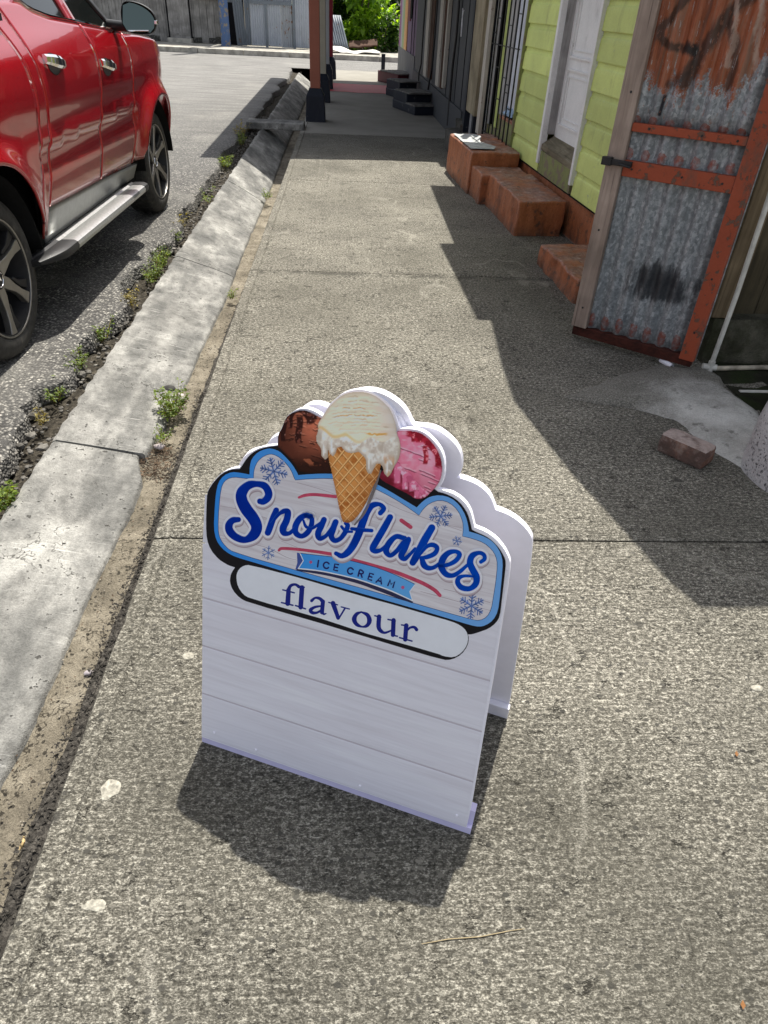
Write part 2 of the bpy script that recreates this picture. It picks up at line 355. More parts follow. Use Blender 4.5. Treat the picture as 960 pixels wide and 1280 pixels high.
def m_peel(name, paint, under, thr=0.60, rough=0.55, sc=9.0, dirt=0.35, vary=0.0, wear=0.0):
    k = NT(name, rough, 0.3)
    a = k.noise(sc, 7, 0.7); d = k.noise(2.5, 6, 0.65); f = k.noise(80, 4, 0.6)
    c = k.ramp(d, [(0.3, tuple(x*0.80 for x in paint)), (0.7, paint)])
    if vary: c = k.mix(vary, c, k.ramp(k.objrand(), [(0.0, 0.72), (1.0, 1.12)]), 'MULTIPLY')
    c = k.mix(0.12, c, k.ramp(f, [(0.3, 0.3), (0.7, 1.0)]), 'MULTIPLY')
    c = k.mix(k.ramp(k.noise(6, 6, 0.75, k.mapv((1.0, 1.0, 0.35))), [(0.56, 0.0), (0.72, dirt)]), c, (0.07, 0.065, 0.05))
    m = k.ramp(a, [(thr, 0.0), (thr+0.02, 1.0)])
    c = k.mix(m, c, under)
    if wear:    # paint rubbed off along the arrises
        bv = k.n('ShaderNodeBevel', samples=4); bv.inputs['Radius'].default_value = wear
        ge = k.n('ShaderNodeNewGeometry'); dt = k.n('ShaderNodeVectorMath', operation='DOT_PRODUCT'); k.put(dt.inputs[0], bv.outputs[0]); k.put(dt.inputs[1], ge.outputs['True Normal'])
        em = k.math('SUBTRACT', k.math('SUBTRACT', 1.0, dt.outputs['Value']), k.math('MULTIPLY', k.noise(26, 5, 0.75), 0.34))
        c = k.mix(k.ramp(em, [(0.015, 0.0), (0.07, 0.9)]), c, tuple(min(1, x*1.0+0.12) for x in under))
    return k.fin(c, nrm=k.bump(k.math('SUBTRACT', f, k.math('MULTIPLY', m, 1.5)), 0.0015, 0.7))
def m_print(name='sign_print'):
    k = NT(name, 0.5, 0.12); return k.fin(k.attr())
M = {}
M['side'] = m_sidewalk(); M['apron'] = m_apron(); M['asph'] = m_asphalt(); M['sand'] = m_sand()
M['dirt'] = m_dirt('kerb_dirt', (0.016, 0.014, 0.011), (0.055, 0.048, 0.037)); M['gravel'] = m_dirt('dark_gravel', (0.022, 0.02, 0.018), (0.07, 0.064, 0.055), 120)
M['earth'] = m_dirt('earth', (0.06, 0.05, 0.035), (0.14, 0.12, 0.085), 20)
M['rubble'] = flat('rubble_stone', (0.13, 0.122, 0.108), 0.9, 0.2, var=0.3, vs=25, bmp=0.5)
M['white_pvc'] = flat('white_foam_board', (0.85, 0.84, 0.92), 0.5, 0.2, var=0.012)

# ================================================================== SETTING
def frame_xy(z): return lambda u, v, w: Vector((u, v, z+w))
b = MB(); b.sheet(8, 8, lambda u, v: Vector((-150+300*u, -90+300*v, -0.55)))
b.build('ground', M['earth'], kind='structure')

def road_edge(y):
    e = -1.305 - 0.045*(0.5+0.5*nz(y*1.7, 3.1)) - 0.11*max(0.0, nz(y*0.9, 8.2)+0.15) - 0.045*abs(nz(y*6.0, 1.3)) - 0.03*abs(nz(y*15, 6.3))
    for yb, wb, ab in ((2.97, 0.13, 0.10), (3.62, 0.24, 0.11), (4.62, 0.26, 0.11), (5.35, 0.16, 0.09), (6.5, 0.3, 0.08)): e -= ab*math.exp(-((y-yb)/wb)**4)*(0.8+0.4*nz(y*12, 2))
    if y > 5.5: e -= min(0.14, (y-5.5)*0.05)*(0.6+0.6*nz(y*0.7, 2.0))
    return e
# asphalt road: one sheet with a broken right edge of real thickness
ys = []; y = -6.0
while y < 21.9:
    ys.append(y); y += 0.035 if y < 8 else 0.08
b = MB(); n = len(ys)
xs_ = [-0.0, -0.02, -0.08, -0.3, -1.5, -6, -40]
vs = []; fs = []
for y in ys:
    e = road_edge(y)
    vs.append(Vector((e+0.012, y, -0.10)))
    for i, dx in enumerate(xs_):
        z = -0.022 + 0.012*nz(y*9, i) if i == 0 else (-0.008 + 0.008*nz(y*7, i*2.0) if i == 1 else (-0.002 if i == 2 else 0.0))
        vs.append(Vector((e+dx+ (0.012*nz(y*14, i*3.3) if i < 3 else 0), y, z)))
m = len(xs_)+1
for j in range(n-1):
    for i in range(m-1):
        a = j*m+i; fs.append((a, a+m, a+m+1, a+1))
b.add(vs, fs)
# crossing street at the far end
b.sheet(30, 6, lambda u, v: Vector((-40+62*u, ys[-1]+(25.6-ys[-1])*v, 0.0)))
b.build('road', M['asph'], kind='structure', smooth=True)
# dirt strip between road and drain
def dirt_fn(u, v):
    y = -6+28*v; x = -1.75+0.53*u
    return Vector((x, y, -0.11 + 0.04*nz(x*8, y*8) + 0.016*nz(x*25, y*25) + (0.035 if u > 0.93 else 0)))
b = MB(); b.sheet(12, 520, dirt_fn); b.build('kerb_dirt', M['dirt'], kind='structure', smooth=True)

# ---- drain: concrete apron sections, floor
def floor_z(y): return -0.10 - 0.16*min(1.0, max(0.0, (y-3.0)/6.0))
ABT = [(-3,-0.86),(1.035,-0.862),(1.145,-0.847),(1.64,-0.843),(2.05,-0.830),(2.29,-0.821),(2.38,-0.826),(2.50,-0.868),(2.553,-0.884),(2.566,-0.858),(2.63,-0.848),(2.715,-0.845),(2.77,-0.830),(3.0,-0.832),(3.32,-0.822),(4.0,-0.822),(4.63,-0.812),(5.74,-0.84),(6.65,-0.846),(7.92,-0.86),(10.6,-0.888),(25,-0.89)]
def apron_bot(y):
    x = ABT[-1][1]
    for a, c in zip(ABT, ABT[1:]):
        if y <= c[0]: x = a[1]+(c[1]-a[1])*(y-a[0])/(c[0]-a[0]); break
    return x + 0.004*nz(y*9, 2.2) + 0.004*nz(y*31, 2.9) - 0.010*max(0, nz(y*5, 4.4)-0.2)
drain = thing('drain', (-1.0, 2.0, 0), kind='structure')
def apron_sec(y0, y1, gap=0.006):
    b = MB(); N = max(8, int((y1-y0)/(0.02 if y0 < 6 else 0.06))); prof = [(0, -0.14), (0, -0.012), (0.05, 0.0), (0.13, 0.0), (0.35, 0), (0.6, 0), (0.85, 0), (0.975, 0), (0.995, -0.008), (1.0, -0.14)]
    vs = []
    y0 += gap; y1 -= gap
    for j in range(N+1):
        y = y0+(y1-y0)*j/N
        xt = -1.240 + 0.010*nz(y*3, 1.0) + 0.012*nz(y*11, 1.7) + 0.012*max(0, nz(y*23, 7.7)) + 0.02*max(0, nz(y*6, 3.7)-0.3); xb = apron_bot(y); zt = 0.004 + 0.004*nz(y*2, 9); zb = floor_z(y)+0.022 + 0.02*(abs(y-2.6) < 0.5)*(1-min(1, abs(y-2.6)/0.5))
        for u, dz in prof:
            x = xt+(xb-xt)*u; vs.append(Vector((x, y, zt+(zb-zt)*u**1.15 + dz + 0.005*nz(x*6, y*6)*(1 if 0.04 < u < 0.98 else 0.6))))
    k = len(prof); fs = [(j*k+i, j*k+i+1, (j+1)*k+i+1, (j+1)*k+i) for j in range(N) for i in range(k-1)]
    fs += [tuple(range(k-1, -1, -1)), tuple(N*k+i for i in range(k))]
    b.add(vs, fs); return b
for y0, y1 in ((-3.0, -0.4), (-0.4, 2.56), (2.56, 5.15), (5.15, 7.75), (7.75, 10.6), (10.6, 14.0), (14.0, 17.4), (17.4, 20.6)):
    apron_sec(y0, y1).build('apron_slab', M['apron'], drain, smooth=True, ang=50)
b = MB(); b.sheet(6, 340, lambda u, v: Vector((-1.1+0.47*u, -3+24.5*v, floor_z(-3+24.5*v) + 0.012*nz(u*4, (-3+24.5*v)*3) + (0.010*nz((-1.1+0.47*u)*30, (-3+24.5*v)*30)))))
b.build('drain_floor', M['sand'], drain, smooth=True)
# dark loose gravel lying along the slab edge
b = MB(); random.seed(11)
for i in range(2600):
    y = random.uniform(-0.4, 3.2) if random.random() < 0.8 else random.uniform(3.2, 9.0)
    wd = 0.024 + 0.07*max(0, 1-(y-0.1)/1.9)*(0.6+0.5*nz(y*4, 7)) + 0.012*nz(y*8, 3)
    x = -0.700 - random.random()**1.2*max(0.014, wd+0.012)
    r = random.uniform(0.0018, 0.0055); c = Vector((x, y, floor_z(y)+0.027+r*0.4)); q = [c+Vector((random.uniform(-1,1), random.uniform(-1,1), random.uniform(0.1,1)))*r*1.6 for _ in range(4)]
    b.add(q, [(0,1,2), (0,2,3), (0,3,1), (1,3,2)])
b.sheet(3, 160, lambda u, v: Vector((-0.674 - u*(0.045+0.010*nz(v*60, 3)+0.062*max(0, 1-(5.5*v)/2.3)*(0.75+0.5*nz(v*25, 7))), -0.5+5.5*v, floor_z(-0.5+5.5*v)+0.028+0.006*nz(v*90, u*5))), flip=True)
b.build('drain_gravel', M['gravel'], kind='stuff')

# ---- pavement slabs
M['side_far'] = flat('smoother_concrete', (0.255, 0.242, 0.21), 0.85, 0.25, var=0.06, vs=2.2, bmp=0.0)
walk = thing('pavement', (0, 3, 0), kind='structure')
def slab(y0, y1, x1=2.6, z=0.0, x0=-0.672):
    b = MB(); g = 0.0045; y0 += g; y1 -= g; N = max(10, int((y1-y0)/0.05))
    ysn = [y0, y0+0.006] + [y0+0.006+(y1-y0-0.012)*j/N for j in range(1, N)] + [y1-0.006, y1]
    vs = []; k = 0
    for jj, y in enumerate(ysn):
        ed = 0.004 if jj in (0, len(ysn)-1) else 0.0
        e = x0 + 0.004*nz(y*4, 3) + 0.004*nz(y*17, 4) + 0.012*max(0, nz(y*7, 9)-0.35)
        row = [(e, -0.30), (e, -0.012), (e+0.006, -0.003), (e+0.05, 0), (-0.613+0.003*nz(y*5,1), 0.0), (-0.607+0.003*nz(y*5,1), 0.0075), (-0.600+0.003*nz(y*5,1), 0.001), (-0.56, 0.0)] + [(-0.5+(x1+0.5)*i/18, 0.0) for i in range(19)]
        k = len(row)
        for x, dz in row: vs.append(Vector((x, y, z+dz-ed+0.0025*nz(x*1.5, y*1.5))))
    n = len(ysn)
    fs = [(j*k+i, j*k+i+1, (j+1)*k+i+1, (j+1)*k+i) for j in range(n-1) for i in range(k-1)]
    # front / back skirts
    for j, fl in ((0, 0), (n-1, 1)):
        bb = len(vs)
        for i in range(k): p = vs[j*k+i].copy(); p.z = -0.2; vs.append(p)
        for i in range(1, k-1):
            q = (j*k+i, j*k+i+1, bb+i+1, bb+i); fs.append(q if fl else q[::-1])
    b.add(vs, fs); return b
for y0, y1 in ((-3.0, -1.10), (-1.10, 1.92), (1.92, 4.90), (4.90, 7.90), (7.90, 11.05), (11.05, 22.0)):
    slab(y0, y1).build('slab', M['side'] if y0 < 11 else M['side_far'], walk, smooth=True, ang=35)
b = MB(); b.sheet(1, 1, lambda u, v: Vector((-0.66+3.3*u, -3+25*v, -0.03))); b.build('joint_bed', M['gravel'], walk)
# painted crimson strip across the pavement under the gallery
M['redpaint'] = m_peel('worn_red_floor_paint', lin((190, 45, 62)), (0.16, 0.14, 0.12), 0.64, 0.6, 14)
b = MB(); b.sheet(10, 6, lambda u, v: Vector((-0.45+1.85*u, 16.5+1.7*v+0.1*nz(u*4, v*3), 0.006)))
b.build('painted_strip', M['redpaint'], walk)

# light mortar patch (ramp) by the gate: uneven sheet with feathered outline
pts = [(1.10,3.05),(1.30,3.20),(1.50,3.36),(1.75,3.46),(1.96,3.44),(2.02,3.33),(1.985,3.2),(2.01,3.06),(2.03,2.93),(1.99,2.78),(2.05,2.62),(2.1,2.4),(1.95,2.22),(1.80,2.26),(1.72,2.40),(1.66,2.52),(1.615,2.64),(1.60,2.76),(1.57,2.84),(1.47,2.90),(1.36,2.96),(1.22,2.99)]
M['mortar'] = NT('mortar_patch', 0.9, 0.2)
k = M['mortar']; a_ = k.noise(4, 6, 0.65); f_ = k.noise(140, 4, 0.65); e_ = k.noise(14, 5, 0.7)
c_ = k.ramp(a_, [(0.3, (0.34, 0.33, 0.295)), (0.5, (0.60, 0.59, 0.545)), (0.7, (0.74, 0.73, 0.68))]); c_ = k.mix(0.5, c_, k.ramp(f_, [(0.3, 0.4), (0.7, 1.0)]), 'MULTIPLY')
c_ = k.mix(k.ramp(e_, [(0.33, 0.6), (0.43, 0.0)]), c_, (0.06, 0.058, 0.045))
px_, py_, _z = k.sep(); dd_ = k.math('SQRT', k.math('ADD', k.math('POWER', k.math('SUBTRACT', px_, 1.84), 2.0), k.math('POWER', k.math('MULTIPLY', k.math('SUBTRACT', py_, 2.62), 0.8), 2.0)))
dd_ = k.math('ADD', dd_, k.math('MULTIPLY', k.math('SUBTRACT', k.noise(7, 6, 0.7), 0.5), 0.55))
c_ = k.mix(k.ramp(dd_, [(0.24, 0.0), (0.52, 0.88)]), c_, k.ramp(f_, [(0.35, (0.045, 0.042, 0.034)), (0.5, (0.115, 0.108, 0.088)), (0.65, (0.27, 0.255, 0.21))]))
M['mortar'] = k.fin(c_, nrm=k.bump(k.math('ADD', f_, k.math('MULTIPLY', e_, 2)), 0.006, 1.0))
cxy = Vector((1.78, 2.95, 0)); b = MB(); rings = 7; vs = [Vector((cxy.x, cxy.y, 0.03))]; npt = 66
def outl(t):
    t *= len(pts); i = int(t) % len(pts); f = t-int(t); a = pts[i]; c = pts[(i+1) % len(pts)]
    return a[0]+(c[0]-a[0])*f, a[1]+(c[1]-a[1])*f
for r_ in range(1, rings+1):
    s_ = r_/rings
    for i in range(npt):
        x, y = outl(i/npt); jx = 1+0.05*nz(i*1.9, r_*0.2)
        x = cxy.x+(x-cxy.x)*s_*jx; y = cxy.y+(y-cxy.y)*s_*jx
        vs.append(Vector((x, y, 0.006+0.032*(1-s_**3)+0.006*nz(x*9, y*9) if r_ < rings else 0.001)))
fs = [(0, 1+i, 1+(i+1) % npt) for i in range(npt)] + [(1+r_*npt+i, 1+(r_+1)*npt+i, 1+(r_+1)*npt+(i+1) % npt, 1+r_*npt+(i+1) % npt) for r_ in range(rings-1) for i in range(npt)]
b.add(vs, fs); b.build('mortar_ramp', M['mortar'], kind='structure', smooth=True)

# far kerb, far pavement
M['kerb'] = flat('pale_kerb_concrete', (0.42, 0.40, 0.35), 0.9, 0.2, var=0.18, vs=6, bmp=0.2)
M['farpav'] = flat('far_pavement', (0.30, 0.285, 0.25), 0.9, 0.2, var=0.2, vs=4)
b = MB()
b.sheet(60, 4, lambda u, v: Vector((-40+62*u, 25.75+2.6*v, 0.115+0.01*nz(u*50, v*5))))
b.build('far_pavement', M['farpav'], kind='structure')
far_k = thing('far_kerb', (0, 25.6, 0), kind='structure')
for i in range(26):
    x = -20+1.4*i; b = MB(); b.box((x+0.7, 25.66, 0.02+0.004*nz(i*2.0)), (1.385, 0.19, 0.24)); b.build('kerb_stone', M['kerb'], far_k, bevel=0.02)
b = MB(); b.sheet(20, 6, lambda u, v: Vector((-40+70*u, 28.2+25*v, 0.11+0.05*nz(u*20, v*6)))); b.build('far_ground', M['earth'], kind='structure')
# little concrete bridge over the drain at the first post
tmp = MB(); tmp.box((-1.03, 11.42, 0.035), (0.82, 0.36, 0.09))
o = tmp.build('drain_bridge', M['apron'], org=(-1.03, 11.42, 0), bevel=0.012, label='narrow pale concrete plank bridging the open drain by the first gallery post', cat='concrete slab')

# sign artwork outlines traced in image pixels, placed on the board by ART_H
ART_H = (0.0015602323,-2.6588363e-05,-0.36850454,0.00064111114,-0.0018452851,1.5508646,0.00036865894,-0.00046155596)
ART_OUT = [(252,921),(252,880),(253.8,790),(256,692.5),(257,630),(259,615),(262.5,607.5),(269,599),(277.5,590.6),(289,585.6),(299,584.5),(302,580),(307.5,572),(314,565),(322,560.5),(330,558),(346.7,556),(347,551),(348,542.5),(351,537),(354.5,529),(358,521),(364,516),(370.6,512),(378,510),(386,511),(394.6,514.4),(403,520),(406,515),(411,506),(419,499),(426,492.5),(437.5,488),(449,486.6),(460,488),(471,492.5),(482.5,501),(490,510),(495,521),(497.5,530.5),(500,535.5),(514,535.8),(526,538),(535,543.5),(545,553.5),(552.5,564.5),(556,577.5),(555.6,595),(552,606),(547,611.5),(555,612.6),(570,618.5),(581,627.5),(588,638.5),(591,650),(593,658.8),(607.5,664.5),(620,673.5),(630,685.5),(636,697),(638,705.5),(633.8,740),(616,850),(589.3,1006),(583,1034.5)]
ART_BLACK = [(300,586),(289,586.5),(277.8,591.6),(269.3,600),(263,608.5),(259.8,615),(258.8,621),(257.7,655),(258.7,674),(263.7,687.5),(273.7,699),(280,703),(286,706.5),(294,709),(290,715),(288.2,720),(287.5,727.5),(291,737.5),(300,747.5),(310,752.5),(400,778.5),(490,805.6),(554,824.8),(565,824.3),(577,818),(584.7,807),(586.3,797.5),(585,792.7),(590,792.7),(600,789.5),(611,785.5),(620,778.5),(625,770),(627.2,751),(630.8,720),(632.6,703),(630.3,695.5),(624.4,685.5),(616.5,676.5),(607.5,670),(595,664.7),(590,662),(588.3,654),(585,642.5),(579,632.5),(569.5,623),(556,616.5),(545,614),(535,600),(510,560),(450,540),(380,535),(352,548),(347.5,557),(338,558),(326,560.5),(316,565.5),(308.5,573),(303.5,581)]
ART_BLUE_O = [(267.5,660),(268.7,636),(270,617.5),(273,603),(280,594),(290,589.7),(300,590.6),(312.3,593),(312.5,582.5),(315,573),(322.5,565),(332,561),(340,560.3),(350,564),(358,572),(365.4,580),(371.5,590),(373,593.7),(384,592.7),(403,591.7),(415,592),(435,593),(455,598.5),(470,604.3),(487.5,613.7),(506,625),(521,634),(529,626),(537.5,620.5),(550,618.4),(564,622),(575,631.5),(582.5,645),(585.6,657.5),(586.3,664),(600,668),(612.5,674),(620,681),(626,691),(628.7,702.5),(627.5,720),(625,745),(622.5,764),(616.5,775),(607.5,781.3),(599,783.2),(589,781.3),(565,774),(540,766.5),(460,743.7),(370,718.3),(317.5,702.7),(295,696),(286,691.5),(277.5,685),(270.6,675)]
ART_PLATE = [(273,660),(273.7,640),(275.6,617.5),(278.3,605),(284,598.5),(292.5,596),(305,597.5),(317.3,599),(317.7,588),(320.5,579.5),(326,572.5),(335,567.6),(342,567.5),(350,571.7),(358,579),(364,587),(368.2,597.5),(369.5,599.8),(384,598.6),(402,597.8),(415.6,598),(435,599),(455,604.5),(468,610),(487.5,620),(506,631),(524,644),(529,636),(537.5,628.5),(550,624.5),(562.5,628),(573,638),(578.5,651),(579.3,660),(578.3,670),(590,672.7),(605,678),(615,686.5),(620,695),(622,705),(620,726),(617,745),(614.3,761),(609,770.7),(600,775.4),(590,774),(565,767),(540,760),(460,737),(370,712.3),(317.5,697.5),(296,690.6),(287.5,687.5),(279,679),(274.3,670)]
ART_PILL = [(296,717.5),(299,711),(305,706.7),(312.5,705.8),(370,720.8),(460,747),(490,755),(540,769.5),(565,776.5),(576,781.5),(583,788),(585.6,796.5),(584,806),(577.5,815.5),(567.5,821.5),(555,820),(547.5,816.5),(460,792),(400,772.3),(312.5,747.5),(304,742.5),(297.5,732.5),(296,724)]
ART_VAN = [(402.5,522.5),(398,529),(399,537.5),(395.6,546),(397.5,554),(402.5,560),(403,570),(407.5,574),(410.6,571),(411,560),(412.5,566),(417,570),(420.6,566),(422,559),(427.5,557.5),(432.5,564),(440,566),(449,564),(456,570),(459,576),(458,586),(461,591),(465,591),(468,585),(471,579),(476,579),(480,584),(480.6,591),(485,595.6),(489,592.5),(492.5,584),(499,574),(501.5,562.5),(500.6,550),(496.5,541),(495.6,529),(489,511),(481,502.5),(470,494),(459,490),(449,489),(437.5,490),(427.5,494),(420,500),(412.5,507.5),(407.5,515)]
ART_CONE = [(411,571),(415,587.5),(421,616),(427,645),(429.4,651.5),(436,653),(441,651),(445,647.5),(455,635),(465,612.5),(474,594),(476,584),(478,574),(470,566),(450,558),(422.5,552),(411,556)]
ART_CHOC = [(403,523),(392.5,517),(384,513),(377,512),(370.6,514),(364.4,516),(358,521.7),(355,529),(352.4,537),(348.7,541),(347.7,551),(348,558),(356,565.4),(363.3,572.7),(369.6,581),(373.7,588.3),(388,591.5),(414.4,591),(412,571),(405,540)]
ART_PINK = [(497,538),(512.5,538),(525,540),(534,546),(543,555.5),(550,567),(553,580),(552.5,595),(547.5,606),(540,614),(532.5,621),(524,624),(517.5,622),(512.5,618),(494,608.5),(477.5,600),(474,594),(485,580),(495,560)]
ART_RIB = [(375.6,691.5),(397.5,693.8),(420,696.5),(440,701),(460,706.5),(470,709),(495,718.5),(519,730),(512.5,739),(516,750.6),(490,738.5),(470,731.3),(445,723),(407.5,714.5),(388,711.5),(373,710.5),(379.5,700.5)]
ART_LET = [[(325.6,626,7.2),(330,626.2,8.2),(335,621.9,9.5),(336.5,615.6,9.5),(331.9,607.2,9),(322.5,604.4,7.5),(311.2,606.2,10.5),(303.1,615,13.5),(303.1,625,14.2),(308.8,636.2,14.8),(316.9,646.9,14.5),(321.5,657.5,14),(318.1,667.5,13),(307.5,674,8.2),(296.2,671,9.2),(288.5,664,10),(286.9,656.2,9.5),(291.2,650,8.2),(298.8,648.8,6.5)],
[(346,637.2,7.2),(341.9,647.5,8.2),(337.5,660,8.2),(335.5,665.2,7.8)],
[(340,653.8,3.2),(348.8,642.5,4.5),(356.2,638.2,6.5),(360.6,640,8),(358.8,650,8.5),(354.5,659.4,8.8),(355.6,665.2,7.8),(362.5,665.8,5.2),(370,658.8,4.2)],
[(389.4,644.4,5.5),(382.5,643.5,6.8),(375,648.1,7.8),(370,657.5,8),(370.6,665.6,7.2),(377.5,669.5,6.2),(385,665,7),(389.8,656.2,6.5),(390,646.9,5.8),(383.1,643.5,5.8)],
[(380,650,2.8),(383.1,657.5,3.8),(390,659.8,3.8),(396.2,656.5,3.8),(401.2,652.8,3.2)],
[(405.6,649,7.2),(401.9,657.5,7.8),(398.2,666.2,7.8),(400.2,672.2,6.5),(407.5,669.5,5),(415,660.6,5.5),(420.2,651.9,7.5)],
[(420.2,652,7.2),(416.5,661.9,7.8),(414.8,669.4,7.2),(418.8,675,6.2),(426.2,672.2,5.8),(432.5,663.8,6.5),(435.2,656.2,6),(432.5,653.5,4.2)],
[(427.5,657.5,3.5),(432.5,663.1,3.5),(440.6,664,3)],
[(476,640.6,6.2),(480.2,635,6.2),(475,629.8,5.2),(466.2,631,7.5),(459.4,638.8,9),(454.4,651.2,9.5),(449,666.2,9.8),(443.1,678.8,9.5),(436.2,688.8,8.8),(428.1,694,6.8),(420.6,691,5.2)],
[(440.2,660.2,4.2),(452.5,661.5,5),(465.2,662.5,4.5)],
[(488.1,645.8,7.8),(480.6,659.4,8.5),(471.5,675,8.5),(466.5,684.4,8.2),(469.8,688.2,6.2),(477.5,686.2,5),(484.4,679.8,4.2)],
[(506.2,672,6.2),(495.6,670,6.5),(486.9,678.1,7.8),(483.1,687.5,7.8),(488.1,693.5,5.8),(496.2,688.1,5.8),(504.4,678.1,6.2),(511.2,673.1,6.2)],
[(511,674.4,7),(506.2,685,8.2),(502,693.8,7.8),(506.2,697.8,5.8),(512.5,692.5,4.5),(519.4,685,3.8)],
[(540.2,659,9),(530.6,675.6,9.8),(520.6,695,9.5),(516.5,702.2,8.5)],
[(526.2,691.2,3.8),(533.8,682.5,4.8),(541.2,680.2,6),(546.8,684,5.8),(543.8,691,6.2),(535,695.2,5.8),(527.5,696.5,4.2)],
[(527.8,697.2,6.2),(530.2,705,7.8),(535.2,709,6.5),(542.5,708.5,5.2),(550.6,703.1,4.5)],
[(550,706,4.2),(560,705.2,5.2),(570,700,6),(574.8,692.5,6.2),(570,688.5,5.2),(561.2,690.2,6.8),(554.2,697.5,8.5),(552.2,707.5,8.5),(557.5,716.5,7.2),(566.2,718.5,5.8),(575,713.8,5.2),(584.4,705.6,4.2)],
[(601.5,701.5,4.8),(606,697.8,5.2),(605,692.5,5.2),(598.8,690.2,5.2),(590.6,694,7.8),(587.9,702.5,8.2),(591.2,711.2,8.5),(595.8,720,8.5),(595,728.8,7.8),(587.5,734.8,6.5),(577.5,733.5,7),(572.5,727.5,6.5),(574,721.5,5.8),(581.2,719,3.8),(591.9,719.6,3.2)]]
ART_FLAV = [[(361,736.9,5.5),(360.5,745,6),(360,754,6.2)],
[(360.8,737.8,5.2),(363.5,731.9,4),(369.4,730.2,3.2),(374,733.1,4)],
[(353.8,736.9,1.8),(368.2,740.6,1.8)],
[(352.2,752.8,1.9),(366.5,756.2,1.9)],
[(371.9,731.9,2.5),(380.6,733.8,2)],
[(377.8,734,6),(376.2,758.5,6)],
[(369.8,756.5,1.9),(382.2,760.6,1.9)],
[(404,751.5,5.2),(402.8,765,5.2)],
[(404.2,751.9,5),(400,747.8,4),(394.4,746.9,2.8),(389.8,750.5,3.8)],
[(402.8,756.9,2.2),(393.8,758.5,3.2),(388.5,762.2,4.8),(391,765.5,4.2),(396.9,765.2,3),(402.2,761.9,2.5)],
[(402.8,764,4.5),(405,767.2,2.5),(407.8,766.5,1.5)],
[(416.5,753.5,5.8),(423,771.9,4.8)],
[(431.5,760,2.2),(423.8,772.8,2)],
[(411.2,752.5,1.6),(422.2,755.6,1.6)],
[(426.9,758.1,1.6),(437,760.8,1.6)],
[(451.9,764.5,2.2),(446,767.2,4.5),(443,773.5,6),(446,779.8,4.8),(453.1,783,2.2),(459.4,781.2,4.5),(462.1,775,6),(459.4,768.1,4.8),(451.9,764.5,2.2)],
[(474.1,770.2,5.5),(473.5,782.5,5.5),(476,787.8,4.8),(481.2,790.5,3),(489,787.8,2.2)],
[(492.2,774.8,5.5),(491.5,793.1,5.5)],
[(468.8,769.1,1.8),(476.2,771.2,1.8)],
[(485.2,773.8,1.8),(494.4,775.6,1.8)],
[(491.2,793.5,1.8),(497,794.8,1.8)],
[(508.1,781.2,5.5),(506.8,798.8,5.5)],
[(502.2,780.6,1.8),(510.2,781.9,1.8)],
[(499.8,796.5,1.8),(515.2,800.8,1.8)],
[(509,787.5,2.5),(513.1,784,2.8),(518.1,783.5,3.5),(521,786.5,4.2)]]
ART_ICES = [[(398.5,700.3,2),(397.3,708,2)],
[(411.5,704.3,2),(410.3,703,2),(408.5,702.4,2),(406.4,703,2),(404.9,704.9,2),(404.8,707.1,2),(406.1,709.2,2),(408.2,710.1,2),(409.9,709.8,2),(410.9,709,2)],
[(423.4,705.4,2),(419,704.5,2),(417.5,712.1,2),(422.1,713,2)],
[(418.3,708.3,2),(422,709.1,2)],
[(441.8,711.5,2),(440.6,710.2,2),(438.9,709.4,2),(436.7,709.9,2),(435.2,711.7,2),(434.9,713.8,2),(436,716.1,2),(438.1,717.1,2),(439.7,716.9,2),(440.8,716.2,2)],
[(448,719.6,2),(450,712.2,2),(452.9,712.9,2),(454.3,714.3,2),(454.1,715.8,2),(452.5,716.8,2),(449.1,716.1,2)],
[(451.4,716.7,2),(452.9,721,2)],
[(466.9,717.4,2),(462.6,716,2),(460.3,723.5,2),(464.7,724.8,2)],
[(461.5,719.8,2),(465.1,720.9,2)],
[(470.5,727.1,2),(476.3,720.8,2),(477,729.3,2)],
[(472.5,725.1,2),(476.6,726.5,2)],
[(485.1,731.4,2),(488.2,724.2,2),(489.2,730,2),(493.7,726.3,2),(491.5,733.7,2)]]
ART_SWO = [[(374,621.5,3),(382,618.8,4),(395,618,4),(420,620.5,4.2)],
[(501.9,650.2,5),(513.5,658.5,5)],
[(349,687.5,3.2),(353.8,685.2,3.8),(377.5,686.9,3.8),(413.8,692.2,4.2),(441.2,699.4,4.2),(470,707.5,4.5),(495,715,4.8),(520,724.8,4.8),(532.5,730.6,4.8),(543.8,737.5,4.8),(550,743.8,4.5)]]
ART_DOT = [(388.8,702.2,1.9),(503.8,733.8,2.1)]
ART_FLAKE = [(342.5,589,17),(335.6,690.8,8.5),(551,645,14),(571.3,676,6),(589.4,757,16)]

# ================================================================== A-FRAME SIGN
BL = Vector((-0.35916, 1.08169, 0)); EU = Vector((0.93102658, -0.36495137, 0)); NB = Vector((0.36495137, 0.93102658, 0))
TH = R(11.0); EV = Vector((0,0,1))*math.cos(TH) + NB*math.sin(TH); NF = EU.cross(EV)
def art(p):
    x, y = p[0], p[1]; h = ART_H; d = h[6]*x+h[7]*y+1
    return ((h[0]*x+h[1]*y+h[2])/d, (h[3]*x+h[4]*y+h[5])/d)
FR = lambda u, v, w: BL + EU*u + EV*v + NF*(w*0.35 if w > 0 else w)
TB = 0.192; EVB = Vector((0,0,1))*math.cos(TB) - NB*math.sin(TB); NBK = EU.cross(EVB)
EUB = EU*math.cos(-0.028) + NB*math.sin(-0.028)
FRB = lambda u, v, w: BL + EUB*(u*1.032+0.006) + NB*0.406 + EVB*(v*1.032-0.029) + NBK*w
def clean(poly):
    out = []
    for p in poly:
        if not out or (p[0]-out[-1][0])**2+(p[1]-out[-1][1])**2 > 1e-9: out.append(p)
    return out
